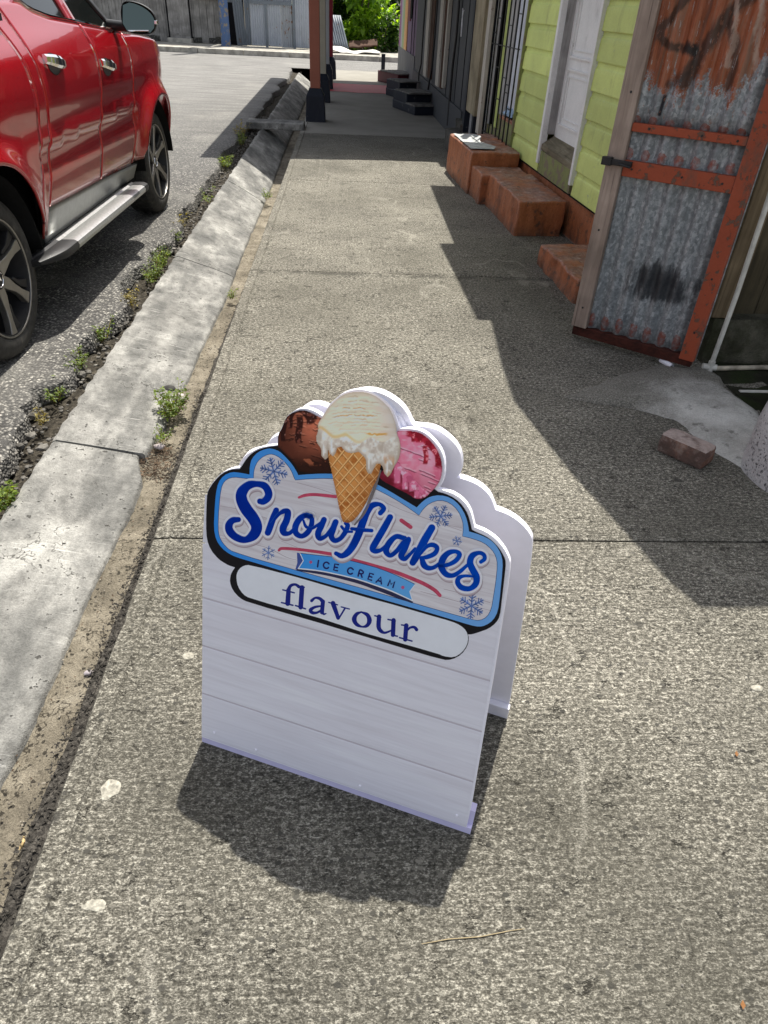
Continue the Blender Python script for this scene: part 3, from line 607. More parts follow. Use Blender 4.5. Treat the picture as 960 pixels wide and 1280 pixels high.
def smooth_poly(P, it=1):
    # corner-cutting only where the turn is gentle, so cusps stay sharp
    for _ in range(it):
        Q = []; n = len(P)
        for i in range(n):
            a, p, c = Vector(P[i-1][:2]), Vector(P[i][:2]), Vector(P[(i+1) % n][:2])
            d1, d2 = p-a, c-p
            ang = abs(d1.angle_signed(d2)) if d1.length > 1e-6 and d2.length > 1e-6 else 0
            if 0.05 < ang < 0.75: Q += [tuple(p-d1*0.25), tuple(p+d2*0.25)]
            else: Q.append(tuple(p))
        P = Q
    return P
def stroke(pts, grow=0.0, n=5):
    """outline polygon of a brush stroke, image pixels"""
    P = [Vector((p[0], p[1])) for p in pts]; W = [p[2] for p in pts]
    S = []
    for i in range(len(P)-1):
        p0 = P[i-1] if i > 0 else P[i]*2-P[i+1]; p3 = P[i+2] if i+2 < len(P) else P[i+1]*2-P[i]
        for k in range(n):
            t = k/n; t2 = t*t; t3 = t2*t
            q = 0.5*((2*P[i]) + (P[i+1]-p0)*t + (2*p0-5*P[i]+4*P[i+1]-p3)*t2 + (3*P[i]-p0-3*P[i+1]+p3)*t3)
            S.append((q, W[i]+(W[i+1]-W[i])*(3*t2-2*t3)))
    S.append((P[-1], W[-1])); L = []; Rr = []
    for i, (q, wd) in enumerate(S):
        a = S[max(0, i-1)][0]; c = S[min(len(S)-1, i+1)][0]; d = (c-a)
        d = d.normalized() if d.length > 1e-6 else Vector((1, 0)); nn = Vector((-d.y, d.x)); h = wd/2+grow
        L.append((q, nn, h, d))
    return L
def stroke_mesh(b, pts, fr, w, grow=0.0, dy=(0, 0), n=5, square=False):
    L = stroke(pts, grow, n); vs = []; fs = []; D = Vector(dy)
    for q, nn, h, d in L:
        a = art(q+nn*h+D); c = art(q-nn*h+D); vs += [fr(a[0], a[1], w), fr(c[0], c[1], w)]
    for i in range(len(L)-1): fs.append((2*i, 2*i+2, 2*i+3, 2*i+1))
    if not square:
        for (q, nn, h, d), sgn, i0, i1 in ((L[0], -1, 0, 1), (L[-1], 1, 2*len(L)-2, 2*len(L)-1)):
            base = len(vs); m = 7
            for k in range(1, m):
                a = math.pi*k/m; p = art(q+nn*(h*math.cos(a))+d*(sgn*h*math.sin(a))+D); vs.append(fr(p[0], p[1], w))
            ring = [i0]+list(range(base, base+m-1))+[i1]
            fs.append(tuple(ring if sgn > 0 else ring[::-1]))
    b.add(vs, fs)
board = M['white_pvc']
def m_plank():
    k = NT('printed_white_planks', 0.5, 0.10)
    u = k.uv(); g = k.noise(1.0, 5, 0.6, k.mapv((3.0, 26, 1), src=u), 0.8); f = k.noise(1.0, 3, 0.5, k.mapv((6, 130, 1), src=u))
    c = k.ramp(g, [(0.30, (0.735, 0.715, 0.785)), (0.55, (0.79, 0.78, 0.855)), (0.78, (0.84, 0.84, 0.90))])
    c = k.mix(0.16, c, k.ramp(f, [(0.3, 0.6), (0.6, 1.0)]), 'MULTIPLY')
    return k.fin(c)
M['plank'] = m_plank()
M['blackp'] = flat('black_print', (0.012, 0.011, 0.014), 0.5, 0.10, var=0.02)
M['groove'] = flat('groove_print', (0.55, 0.51, 0.57), 0.5, 0.10, var=0.02)
M['print'] = m_print()
sign = thing('sandwich_board', (0.0, 1.15, 0), 'white A-frame ice cream sandwich board standing in the sunlit middle of the pavement', 'sign')
def foot(fr, name):   # batten screwed to the inner face at the bottom
    pass
outm = clean([art(p) for p in smooth_poly(ART_OUT)])
b = MB(); b.prism(outm, FR, -0.013, 0.0); fpan = b.build('front_panel', board, sign, bevel=0.0012)
b = MB(); b.prism([(p[0], max(p[1], 0.045)) for p in outm], FRB, 0.0, 0.013); bpan = b.build('back_panel', board, sign, bevel=0.0012)
M['batten'] = flat('lilac_foam_batten', (0.60, 0.57, 0.80), 0.5, 0.2, var=0.02)
b = MB()
for v0_, v1_, w1_ in ((-0.001, 0.0200, -0.002), (0.0200, 0.062, -0.0145)): b.prism([(0.0, v0_), (0.708, v0_), (0.708, v1_), (0.0, v1_)], FR, -0.040, w1_)
b.build('foot_batten', M['batten'], sign)
for px_ in ((268, 915.5), (320, 937), (450, 982), (571, 1019)):
    u_, v_ = art(px_); v_ = max(v_, 0.033); b = MB(); b.tube([FR(u_, v_, 0.001), FR(u_, v_, 0.009)], [0.0035, 0.0028], 10); b.build('screw', board, sign, smooth=True, ang=40)
b = MB(); b.prism([(-0.002, 0.0285), (0.700, 0.0285), (0.700, 0.084), (-0.002, 0.084)], FRB, 0.0135, 0.031); b.build('foot_batten', board, sign, bevel=0.002)
# stiffener on the inner face of the back panel, behind the big scoop, and the hinge straps
b = MB(); b.prism([(0.27, 0.70), (0.44, 0.70), (0.435, 0.90), (0.40, 0.965), (0.34, 0.98), (0.29, 0.95), (0.272, 0.88)], FRB, 0.0135, 0.022); b.build('stiffener', board, sign, bevel=0.002)
M['steel'] = flat('hinge_steel', (0.55, 0.55, 0.55), 0.35, 0.5, 0.9, var=0.05)
for u in (0.18, 0.52):
    b = MB(); a1 = FR(u, 0.66, -0.014); a2 = FRB(u-0.03, 0.63, 0.014); b.bar(a1, (a1+a2)/2+Vector((0,0,0.012)), 0.022, 0.003); b.bar((a1+a2)/2+Vector((0,0,0.012)), a2, 0.022, 0.003)
    b.build('hinge_strap', M['steel'], sign)
# printed shiplap planks on the lower face (real laps, thin)
def xl(v): return 0.0005 + (0.0101-0.0005)*v/0.5577 + 0.0008
def xr(v): return 0.6968 - (0.6968-0.668)*v/0.7167 - 0.0008
zs = [0.0225, 0.165, 0.3115, 0.448, 0.592]
for i in range(4):
    v0, v1 = zs[i]+(0.0015 if i else 0), zs[i+1]-0.0015; b = MB()
    vs = []; N = 10
    for jj, (v, w_) in enumerate(((v0, 0.0002), (v0+0.004, 0.0018), (v1-0.004, 0.0018), (v1, 0.0002))):
        for q_ in range(N+1): u = xl(v)+(xr(v)-xl(v))*q_/N; vs.append((u, v, w_))
    b.uv = [(u*1.0+i*3.7, v) for u, v, w_ in vs]
    b.add([FR(*p) for p in vs], [(j*(N+1)+q_, j*(N+1)+q_+1, (j+1)*(N+1)+q_+1, (j+1)*(N+1)+q_) for j in range(3) for q_ in range(N)])
    b.build('plank', M['plank'], fpan)
b = MB()
for v in zs[1:4]: b.prism([(xl(v), v-0.0022), (xr(v), v-0.0022), (xr(v), v+0.0022), (xl(v), v+0.0022)], FR, 0.0001, 0.0006)
b.build('plank_groove', M['groove'], fpan)
b = MB(); v0, v1 = 0.5935, 0.7105; vs = [(xl(v0), v0), (xr(v0), v0), (xr(v1), v1), (xl(v1)+0.005, v1)]
b.uv = [(u+20, v) for u, v in vs]; b.add([FR(u, v, 0.0006) for u, v in vs], [(0,1,2,3)]); b.build('plank', M['plank'], fpan)

def layer(name, poly, w0, w1, mat, sm=1, label=None):
    b = MB(); b.prism(clean([art(p) for p in smooth_poly(poly, sm)]), FR, w0, w1); return b.build(name, mat, fpan, label=label)
layer('badge_backing', ART_BLACK, 0.0019, 0.0026, M['blackp'])
# blue border with a soft left-right print gradient
def m_blue():
    k = NT('blue_border_print', 0.5, 0.10); g = k.sep()[0]
    c = k.ramp(k.math('ADD', k.math('MULTIPLY', g, 1.35), 0.5), [(0.05, (0.015, 0.255, 0.83)), (0.45, (0.10, 0.36, 0.83)), (1.0, (0.20, 0.44, 0.84))]); return k.fin(c)
M['blue'] = m_blue()
layer('badge_border', ART_BLUE_O, 0.0027, 0.0031, M['blue'])
k = NT('badge_wood_print', 0.5, 0.10); g_ = k.noise(1.0, 5, 0.6, k.mapv((5, 5, 60)), 1.0)
M['badge'] = k.fin(k.mix(k.ramp(k.noise(1.0, 3, 0.5, k.mapv((6, 6, 150)), 0.6), [(0.36, 0.22), (0.5, 0.0)]), k.ramp(g_, [(0.3, (0.66, 0.615, 0.65)), (0.7, (0.79, 0.77, 0.81))]), (0.36, 0.30, 0.33)))
layer('badge_face', ART_PLATE, 0.0032, 0.0035, M['badge'])
M['thin'] = flat('thin_dark_print', (0.10, 0.065, 0.10), 0.5, 0.10, var=0.02)
M['thin2'] = flat('thin_blue_print', (0.02, 0.05, 0.17), 0.5, 0.10, var=0.02)
M['soft'] = flat('mauve_print', (0.42, 0.34, 0.38), 0.5, 0.10, var=0.02)
b = MB(); PP = smooth_poly(ART_PLATE); stroke_mesh(b, [(p[0], p[1], 0.6) for p in PP+PP[:1]], FR, 0.00362, n=1, square=True); b.build('badge_outline', M['thin2'], fpan)
b = MB()
for st_ in ([(276,632,0.5),(300,637,0.6),(345,651,0.4)], [(372,603,0.5),(400,611,0.6),(420,618,0.4)], [(470,622,0.6),(500,636,0.5),(525,645,0.6),(577,663,0.5)], [(552,655,0.5),(577,659,0.5)], [(526,739,0.5),(560,748,0.7),(614,763,0.4)], [(555,736,0.6),(575,741,0.5),(613,753,0.7)], [(276,672,0.4),(330,683,0.6),(358,696,0.6),(372,700,0.4)], [(352,676,0.4),(372,684,0.5)], [(500,650,0.4),(515,655,0.4)]):
    stroke_mesh(b, st_, FR, 0.0036)
b.build('badge_plank_line', M['soft'], fpan, kind='stuff')
layer('flavour_pill', ART_PILL, 0.0028, 0.0036, flat('pill_white_print', (0.80, 0.82, 0.88), 0.5, 0.10, var=0.015))
b = MB()
for i, s_ in enumerate(ART_FLAV): stroke_mesh(b, s_, FR, 0.0040+i*0.00004, n=4)
b.build('flavour_lettering', flat('navy_print', (0.012, 0.022, 0.24), 0.5, 0.10, var=0.05), fpan)
# pink swooshes
b = MB()
for i, s_ in enumerate(ART_SWO): stroke_mesh(b, s_, FR, 0.0038+i*0.00001)
b.build('swoosh', flat('pink_print', (0.56, 0.075, 0.14), 0.5, 0.10, var=0.10, vs=60), fpan)
# ribbon
shadow_poly = [(p[0]-1.5, p[1]+5.0) for p in ART_RIB[4:-1]]
b = MB(); stroke_mesh(b, [(372,712,2.5),(407,717,3.5),(445,726,4.5),(470,734.5,5),(495,744,5),(515,752,3)], FR, 0.0039, n=4); b.build('ribbon_lower_edge', flat('ribbon_edge_print', (0.035, 0.035, 0.09), 0.5, 0.10, var=0.05), fpan)
b = MB(); b.prism(clean([art(p) for p in [(371.5,690.5),(377,691.5),(379.8,700.3),(373.5,710.8),(369.5,711.5),(372,703)]]), FR, 0.0036, 0.00395); b.build('ribbon_fold', flat('ribbon_fold_print', (0.06, 0.10, 0.36), 0.5, 0.10, var=0.05), fpan)
b = MB(); rp = ART_RIB; b.prism(clean([art(p) for p in rp]), FR, 0.0040, 0.0042)
k = NT('ribbon_blue_print', 0.5, 0.10); M['ribbon'] = k.fin(k.ramp(k.math('ADD', k.math('MULTIPLY', k.sep()[0], 3.0), 0.4), [(0.0, (0.03, 0.30, 0.82)), (0.7, (0.13, 0.42, 0.84))]))
b.build('ribbon', M['ribbon'], fpan)
b = MB(); stroke_mesh(b, [(375.6,691.5,1.1),(379.5,700.5,1.1),(373.2,710.3,1.1)], FR, 0.00426, n=1); stroke_mesh(b, [(373.2,710.3,1.3),(388,711.6,1.4),(407.5,714.5,1.4),(445,723,1.5),(470,731.3,1.5),(490,738.5,1.5),(516,750.6,1.3)], FR, 0.00427, n=2); stroke_mesh(b, [(516,750.6,1.0),(512.5,739,1.2),(519,730.3,1.0)], FR, 0.00428, n=1)
b.build('ribbon_trim', flat('white_print', (0.82, 0.84, 0.90), 0.5, 0.10, var=0.01), fpan)
b = MB(); stroke_mesh(b, [(376,691.2,0.7),(397.5,693.6,0.7),(420,696.3,0.7),(440,700.8,0.7),(470,708.8,0.7),(495,718.4,0.7),(519,729.8,0.7)], FR, 0.00427, n=2); b.build('ribbon_top_line', M['thin2'], fpan)
b = MB()
for i, s_ in enumerate(ART_ICES): stroke_mesh(b, s_, FR, 0.0046+i*0.00004, n=4 if len(s_) > 6 else 1)
b.build('ribbon_lettering', flat('navy_print_small', (0.02, 0.02, 0.13), 0.5, 0.10, var=0.03), fpan)
M['dot'] = flat('dot_pink_print', (0.50, 0.10, 0.24), 0.5, 0.10)
for x, y, r_ in ART_DOT: b = MB(); stroke_mesh(b, [(x-0.05, y, r_*2), (x+0.05, y, r_*2)], FR, 0.0046, n=1); b.build('ribbon_dot', M['dot'], fpan)
# brush lettering: dark gap, lilac side, white outline, blue face
def let(name, w, grow, dy, mat, n=6):
    b = MB()
    for i, s_ in enumerate(ART_LET): stroke_mesh(b, s_, FR, w+i*0.00004, grow, dy, n)
    return b.build(name, mat, fpan)
let('lettering_shade', 0.0046, 2.9, (0.3, 3.4), M['soft'])
let('lettering_side', 0.0058, 2.9, (0.0, 1.9), flat('letter_side_print', (0.58, 0.50, 0.55), 0.5, 0.10, var=0.03))
let('lettering_outline', 0.0068, 2.9, (0, 0), flat('letter_white_print', (0.80, 0.80, 0.87), 0.5, 0.10, var=0.01))
k = NT('letter_blue_print', 0.6, 0.03); gx = k.math('ADD', k.math('MULTIPLY', k.sep()[0], 1.5), 0.45)
k1 = k.ramp(gx, [(0.0, (0.001, 0.024, 0.33)), (0.5, (0.001, 0.055, 0.47)), (1.0, (0.001, 0.085, 0.56))])
M['letter'] = k.fin(k.mix(k.ramp(k.noise(22, 3, 0.5), [(0.35, 0.40), (0.65, 0.0)]), k1, (0.001, 0.010, 0.18)))
let('lettering', 0.0078, 0.0, (0, 0), M['letter'])
b = MB(); nst = 0
for s_ in ART_LET:   # light rim along the upper-left edges of the strokes
    L = stroke(s_, 0, 6)
    run = []
    for q, nn, h, d in L:
        side = 1 if (-nn.y*0.8 - nn.x*0.5) < 0 else -1
        e = q + nn*(h*side*0.93)
        if abs(nn.y) > 0.45 and abs(-nn.y*0.8-nn.x*0.5) > 0.5: run.append((q.x - (nn.x*h*0.88)*(1 if nn.y > 0 else -1), q.y - (nn.y*h*0.88)*(1 if nn.y > 0 else -1), 0.55))
        else:
            if len(run) > 2: stroke_mesh(b, run, FR, 0.0088+nst*0.00002, n=1); nst += 1
            run = []
    if len(run) > 2: stroke_mesh(b, run, FR, 0.0088+nst*0.00002, n=1); nst += 1
b.build('lettering_highlight', flat('letter_light_print', (0.02, 0.11, 0.52), 0.5, 0.10), fpan, kind='stuff')
# snowflakes
M['flake'] = flat('flake_print', (0.10, 0.17, 0.42), 0.5, 0.10, var=0.25, vs=120); M['flake2'] = flat('flake_pale_print', (0.42, 0.50, 0.74), 0.5, 0.10, var=0.12, vs=90)
for fi, (x, y, r_) in enumerate(ART_FLAKE):
    b = MB(); b2 = MB(); rot = 0.25+fi*0.35; cnt = 0
    for kk in range(6):
        a = rot+kk*math.pi/3; d = Vector((math.cos(a), math.sin(a)))
        c0 = Vector((x, y)); wd = max(0.7, r_*0.085)
        def seg(bb, p, q, wq, w=0.0037):
            global cnt_
            stroke_mesh(bb, [(p.x, p.y, wq), (q.x, q.y, wq)], FR, w, n=1)
        seg(b, c0, c0+d*r_, wd, 0.0040+kk*0.00005)
        for t, l in ((0.34, 0.26), (0.58, 0.36), (0.80, 0.24)):
            if r_ < 9 and t != 0.58: continue
            for sg in (-1, 1):
                e = Vector((math.cos(a+sg*0.95), math.sin(a+sg*0.95)))
                seg(b, c0+d*(r_*t), c0+d*(r_*t)+e*(r_*l), wd*0.9, 0.0044+kk*0.00005)
        seg(b2, c0+d*(r_*0.05)+Vector((0.6, -0.6)), c0+d*(r_*0.95)+Vector((0.6, -0.6)), wd*2.0, 0.0037+kk*0.00003)
    b2.build('snowflake_shade', M['flake2'], fpan); b.build('snowflake', M['flake'], fpan)

# ---- printed ice cream (flat print, coloured per vertex)
def vnoise(x, y, s, seed=0):
    x = x/s+seed*17.3; y = y/s+seed*9.1; xi = np.floor(x).astype(int); yi = np.floor(y).astype(int); fx = x-xi; fy = y-yi
    fx = fx*fx*(3-2*fx); fy = fy*fy*(3-2*fy)
    def h(a, b_): v = np.sin(a*127.1+b_*311.7+seed*74.7)*43758.5453; return v-np.floor(v)
    return (h(xi, yi)*(1-fx)+h(xi+1, yi)*fx)*(1-fy)+(h(xi, yi+1)*(1-fx)+h(xi+1, yi+1)*fx)*fy
def fbm(x, y, s, seed=0): return 0.55*vnoise(x, y, s, seed)+0.3*vnoise(x, y, s/2.1, seed+1)+0.15*vnoise(x, y, s/4.3, seed+2)
def pdist(P, x, y):
    d = np.full(x.shape, 1e9); ins = np.zeros(x.shape, bool); n = len(P)
    for i in range(n):
        ax, ay = P[i-1]; bx, by = P[i]; dx, dy = bx-ax, by-ay; t = np.clip(((x-ax)*dx+(y-ay)*dy)/(dx*dx+dy*dy+1e-9), 0, 1)
        d = np.minimum(d, np.hypot(ax+t*dx-x, ay+t*dy-y))
        c = ((ay > y) != (by > y)) & (x < (bx-ax)*(y-ay)/(by-ay+1e-12)+ax); ins ^= c
    return d, ins
def S(a, b_, x): t = np.clip((x-a)/(b_-a), 0, 1); return t*t*(3-2*t)
def mixc(c, d, t): return c*(1-t[..., None])+np.array(d)*t[..., None]
def rgb(*c): return np.array(lin(c))*1.18
def painted(name, poly, fn, w, step=0.62):
    P = smooth_poly(poly, 2); xs = np.array([p[0] for p in P]); ysx = np.array([p[1] for p in P])
    gx_, gy_ = np.meshgrid(np.arange(xs.min()-1, xs.max()+1, step), np.arange(ysx.min()-1, ysx.max()+1, step))
    d, ins = pdist(P, gx_, gy_); keep = ins | (d < step*0.55)
    col = np.clip(fn(gx_, gy_, d), 0, 0.95)
    ny, nx = gx_.shape; idx = -np.ones(gx_.shape, int); cell = keep[:-1,:-1] & keep[1:,:-1] & keep[:-1,1:] & keep[1:,1:]
    used = np.zeros(gx_.shape, bool)
    for a in (slice(0,-1), slice(1,None)):
        for c in (slice(0,-1), slice(1,None)): used[a, c] |= cell
    idx[used] = np.arange(used.sum())
    b = MB(); h = ART_H; X = gx_[used]; Y = gy_[used]; D = h[6]*X+h[7]*Y+1; U = (h[0]*X+h[1]*Y+h[2])/D; V = (h[3]*X+h[4]*Y+h[5])/D
    b.v = [FR(u, v, w) for u, v in zip(U, V)]
    jj, ii = np.nonzero(cell); b.f = [(int(idx[j+1,i]), int(idx[j+1,i+1]), int(idx[j,i+1]), int(idx[j,i])) for j, i in zip(jj, ii)]; b.m = [0]*len(b.f)
    b.c = np.concatenate([col[used], np.ones((used.sum(), 1))], 1)
    return b.build(name, M['print'], fpan)
def f_choc(x, y, d):
    lx = S(350, 400, x-0.25*(y-540)); up = S(590, 520, y)
    c = mixc(np.zeros(x.shape+(3,))+rgb(84, 42, 30), rgb(186, 104, 78), lx*up*S(0.0, 0.9, fbm(x, y, 8, 1)+0.3))
    arc = np.hypot(x-366, (y-650)*0.95)
    for o in range(13):
        q_ = arc-(66+o*5.4+2*np.sin(o*1.7))+2.5*(fbm(x, y, 7, 70+o)-0.5)*2; m_ = S(0.45, 0.6, vnoise(x*0.7+o*13, y*0.3, 6, 80+o))
        c = mixc(c, rgb(40, 18, 13), S(1.1, 0.3, np.abs(q_))*m_*0.85); c = mixc(c, rgb(210, 134, 106), S(1.0, 0.3, np.abs(q_-1.5))*m_*lx*up*0.7)
    c = mixc(c, rgb(40, 19, 14), S(563, 584, y+0.15*(x-380)+5*(fbm(x, y, 9, 3)-0.5))*0.9)
    c = mixc(c, rgb(150, 84, 58), S(0.58, 0.66, fbm(x, y, 7, 8))*S(568, 573, y)*S(583, 578, y)*S(376, 382, x)*0.9)
    sauce = S(-1.5, 1.5, 523+7*np.sin((x-350)*0.20)+4*(vnoise(x, y, 6, 4)-0.5)-y)*S(399, 392, x+0.6*(523-y)*0.3)
    for x0, y0, y1, w_ in ((355.5, 522, 551, 2.9), (363, 520, 535, 2.6), (374.5, 522, 553.5, 4.0), (386, 518, 530, 3.2), (392, 516, 524, 4.0)):
        sauce = np.maximum(sauce, S(w_+0.8, w_-0.8, np.abs(x-x0-1.2*np.sin(y*0.17)))*S(y1+1.5, y1-1.5, y)*S(y0-4, y0, y))
    c = mixc(c, rgb(44, 17, 14), sauce*0.97)
    gl = S(0.60, 0.72, fbm(x, y, 4.5, 9)); c = mixc(c, rgb(120, 64, 52), sauce*gl*0.75); c = mixc(c, rgb(176, 124, 112), sauce*S(0.70, 0.78, fbm(x, y, 4, 19))*0.7)
    hl_ = np.exp(-(((x-387)/16)**2+((y-537)/16)**2)); c = c*(1.12+0.35*hl_)[..., None]
    return mixc(c, rgb(30, 14, 11), S(3.5, 0, d)*0.5)
def f_pink(x, y, d):
    c = mixc(np.zeros(x.shape+(3,))+rgb(226, 120, 148), rgb(238, 164, 184), S(0.35, 0.7, fbm(x, y, 14, 3)))
    c = mixc(c, rgb(178, 66, 96), S(560, 615, y-0.15*(x-520))*0.6)
    c = mixc(c, rgb(236, 172, 188), S(0.58, 0.74, fbm(x*0.6, y*1.3, 5, 11))*S(600, 570, y)*0.7)
    ph = (y-(x-500)*0.40)+2.2*fbm(x, y, 10, 4)
    for o in range(12):
        q_ = ph-(541+o*6.1+1.5*np.sin(o*2.3)); m_ = S(0.48, 0.62, vnoise(x*0.55+o*31, y*0.2, 6, 6+o))
        c = mixc(c, rgb(104, 36, 60), S(0.95, 0.25, np.abs(q_))*m_*0.9); c = mixc(c, rgb(244, 190, 204), S(0.9, 0.3, np.abs(q_+1.5))*m_*0.6)
    edge_ = 573+(x-494)*1.02; ff = (y-edge_)+3.5*(vnoise(x, y, 7, 2)-0.5); foot = S(-1.5, 1.5, ff)
    fc = mixc(np.zeros(x.shape+(3,))+rgb(120, 26, 46), rgb(168, 52, 82), S(0.4, 0.66, fbm(x+3, y+4, 9, 14)))
    lob = S(11.5, 9.5, ff)*S(-1, 1, ff)
    for x0, y1, w_ in ((497, 603, 3.8), (507, 611, 3.6), (515, 613, 3.0), (523, 622, 4.6), (533, 619, 4.2)): lob = np.maximum(lob, S(w_+0.9, w_-0.9, np.abs(x-x0))*S(y1+1.5, y1-1.5, y)*S(0, 2, ff))
    fc = mixc(fc, rgb(216, 112, 146), lob); fc = mixc(fc, rgb(248, 186, 206), lob*S(0.54, 0.70, fbm(x, y, 5, 51))*0.85); fc = mixc(fc, rgb(176, 66, 100), lob*S(0.46, 0.34, fbm(x, y, 6, 53))*0.6)
    c = c*(1-foot[..., None])+fc*foot[..., None]
    c = mixc(c, rgb(96, 14, 28), S(588, 596, y-(x-480)*0.35)*S(497, 488, x)*0.8)
    s_ = S(8.0, 5.8, d-3*(vnoise(x, y, 7, 7)-0.4))*S(506, 512, x)*S(588, 580, y)*S(526, 536, x+np.where(y < 556, 40, 0))
    for x0, y0, y1, w_ in ((532.5, 556, 579, 2.9), (547.5, 558, 582, 2.2), (517, 540, 551, 3.0), (524, 544, 552, 4.5)): s_ = np.maximum(s_, S(w_+0.7, w_-0.7, np.abs(x-x0-0.8*np.sin(y*0.3)))*S(y1+2, y1-1, y)*S(y0-1, y0+2, y))
    c = mixc(c, rgb(168, 20, 44), s_*0.96); c = mixc(c, rgb(110, 8, 24), s_*S(0.52, 0.40, vnoise(x, y, 4.5, 31))*0.6); c = mixc(c, rgb(238, 130, 142), s_*S(0.66, 0.76, fbm(x, y, 4, 15))*0.9)
    hl_ = np.exp(-(((x-524)/22)**2+((y-562)/18)**2)); c = c*(1.06+0.16*hl_)[..., None]
    return mixc(c, rgb(120, 30, 50), S(2.2, 0, d)*0.4)
def f_van(x, y, d):
    c = mixc(np.zeros(x.shape+(3,))+rgb(250, 232, 206), rgb(226, 216, 206), S(458, 496, x-0.3*(y-520)))
    c = mixc(c, rgb(238, 224, 198), S(0.40, 0.7, fbm(x*0.6, y*1.6, 14, 2))*S(480, 455, x)*0.8)
    c = mixc(c, rgb(222, 202, 180), S(0.42, 0.66, fbm(x*0.5, y*2.4, 8, 22))*0.45)
    cy0 = 0.0036*(x-446)**2
    for o, (yy, x0, x1, a_) in enumerate(((495, 432, 466, .5), (500.5, 424, 478, .6), (505, 416, 470, .4), (509.5, 426, 462, .9), (514, 412, 486, .5), (518.5, 414, 474, .95), (523, 440, 462, .8), (526.5, 408, 482, .45), (531, 420, 490, .5), (535.5, 412, 470, .35), (540, 430, 480, .3))):
        q_ = y-(yy+cy0*np.clip((560-yy)/50, .3, 1.2)*0.8)+2.0*(fbm(x, y, 6, 40+o)-0.5)*2; m_ = S(x0, x0+6, x)*S(x1, x1-6, x)*S(0.30, 0.5, vnoise(x, y*0+o*9.0, 5, 50+o))
        c = mixc(c, rgb(186, 158, 122), S(1.15, 0.25, np.abs(q_))*m_*a_*0.9); c = mixc(c, rgb(250, 242, 226), S(1.2, 0.3, np.abs(q_-1.6))*m_*a_*0.75)
        if a_ > .8: c = mixc(c, rgb(224, 172, 104), S(1.0, 0.2, np.abs(q_+0.2))*m_*S(0.45, 0.6, vnoise(x, y, 3, 60+o))*0.9)
    q_ = y-(543.5-0.005*(x-472)**2)+2.2*vnoise(x, y, 3, 9); c = mixc(c, rgb(224, 168, 78), S(1.6, 0.4, np.abs(q_))*S(455, 462, x)*S(488, 481, x)*0.95)
    edge = 540+7*S(402, 430, x)+5*S(430, 452, x)-3*S(452, 470, x)+3*np.sin(x*0.2)+2.5*(vnoise(x, y, 9, 5)-0.5)
    sk = S(-1.2, 1.8, y-edge); band = S(4.0, 0.3, np.abs(y-edge+2.2))
    c = mixc(c, rgb(228, 190, 118), band*(1-sk)*S(470, 430, x)*0.75)
    rip = fbm(x*1.25, y*0.55, 11, 6); rip2 = fbm(x*1.0+5, y*1.0, 7, 7)
    mel = mixc(np.zeros(x.shape+(3,))+rgb(238, 230, 218), rgb(206, 192, 176), S(0.44, 0.66, rip)); mel = mixc(mel, rgb(250, 246, 240), S(0.52, 0.68, rip2)*0.8)
    mel = mixc(mel, rgb(190, 164, 138), S(4.8, 0.0, d)*S(548, 562, y)*0.75); mel = mixc(mel, rgb(196, 178, 162), S(0.50, 0.36, rip2)*0.5)
    mel = mixc(mel, rgb(216, 166, 122), S(0.54, 0.72, fbm(x*1.4, y*0.6, 7, 12))*S(564, 576, y)*S(464, 472, x)*0.85)
    for x0, y1 in ((406.5, 571), (416.5, 567), (463, 588), (486, 592)): mel = mixc(mel, rgb(252, 250, 246), S(1.6, 0.4, np.abs(x-x0+1.2))*S(y1, y1-4, y)*S(y1-20, y1-12, y)*0.8)
    c = c*(1-sk[..., None])+mel*sk[..., None]
    sh_ = np.clip(np.hypot((x-438)/56, (y-520)/52)-0.45, 0, 1); c = c*(1.05-0.20*sh_)[..., None]
    c = mixc(c, rgb(188, 174, 158), S(5.0, 0.0, d)*0.30)
    return mixc(c, rgb(176, 160, 142), S(2.0, 0.0, d)*0.35)
def f_cone(x, y, d):
    c = mixc(np.zeros(x.shape+(3,))+rgb(214, 146, 80), rgb(176, 104, 46), S(0.35, 0.7, fbm(x, y, 9, 2)))
    k_ = 1+0.55*np.clip((y-560)/90, 0, 1); u_ = (x-(437+(y-560)*-0.02))
    a1 = ((y-560)*0.80-u_*0.92)/12.4*k_**0.5; a2 = ((y-560)*0.62+u_*0.80)/11.6*k_**0.5+0.3
    for a in (a1, a2):
        f_ = np.mod(a, 1.0); t_ = np.abs(f_-0.5)*2
        c = mixc(c, rgb(136, 74, 30), S(0.60, 0.78, t_)*(f_ < 0.5)*0.75); c = mixc(c, rgb(150, 88, 38), S(0.66, 0.80, t_)*(f_ >= 0.5)*0.4)
        c = mixc(c, rgb(236, 176, 110), S(0.79, 0.87, t_)); c = mixc(c, rgb(250, 206, 148), S(0.93, 0.98, t_)*0.8)
    c = mixc(c, rgb(140, 74, 28), S(566, 554, y-0.05*(x-440))*0.55)
    c = mixc(c, rgb(150, 84, 36), S(6.0, 0.0, d)*0.40); c = mixc(c, rgb(126, 72, 36), S(448, 476, x-(y-570)*-0.32)*0.28)
    return mixc(c, rgb(110, 62, 30), S(645, 653, y)*0.6)
painted('chocolate_scoop', ART_CHOC, f_choc, 0.0068)
painted('strawberry_scoop', ART_PINK, f_pink, 0.0072)
b = MB(); stroke_mesh(b, [(476,588,2.5),(468,612,3.5),(456,640,3.5),(444,655,2)], FR, 0.0086, n=3); b.build('cone_shade', flat('cone_edge_print', (0.20, 0.17, 0.17), 0.5, 0.10), fpan)
painted('waffle_cone', ART_CONE, f_cone, 0.0098)
painted('vanilla_scoop', ART_VAN, f_van, 0.0104)

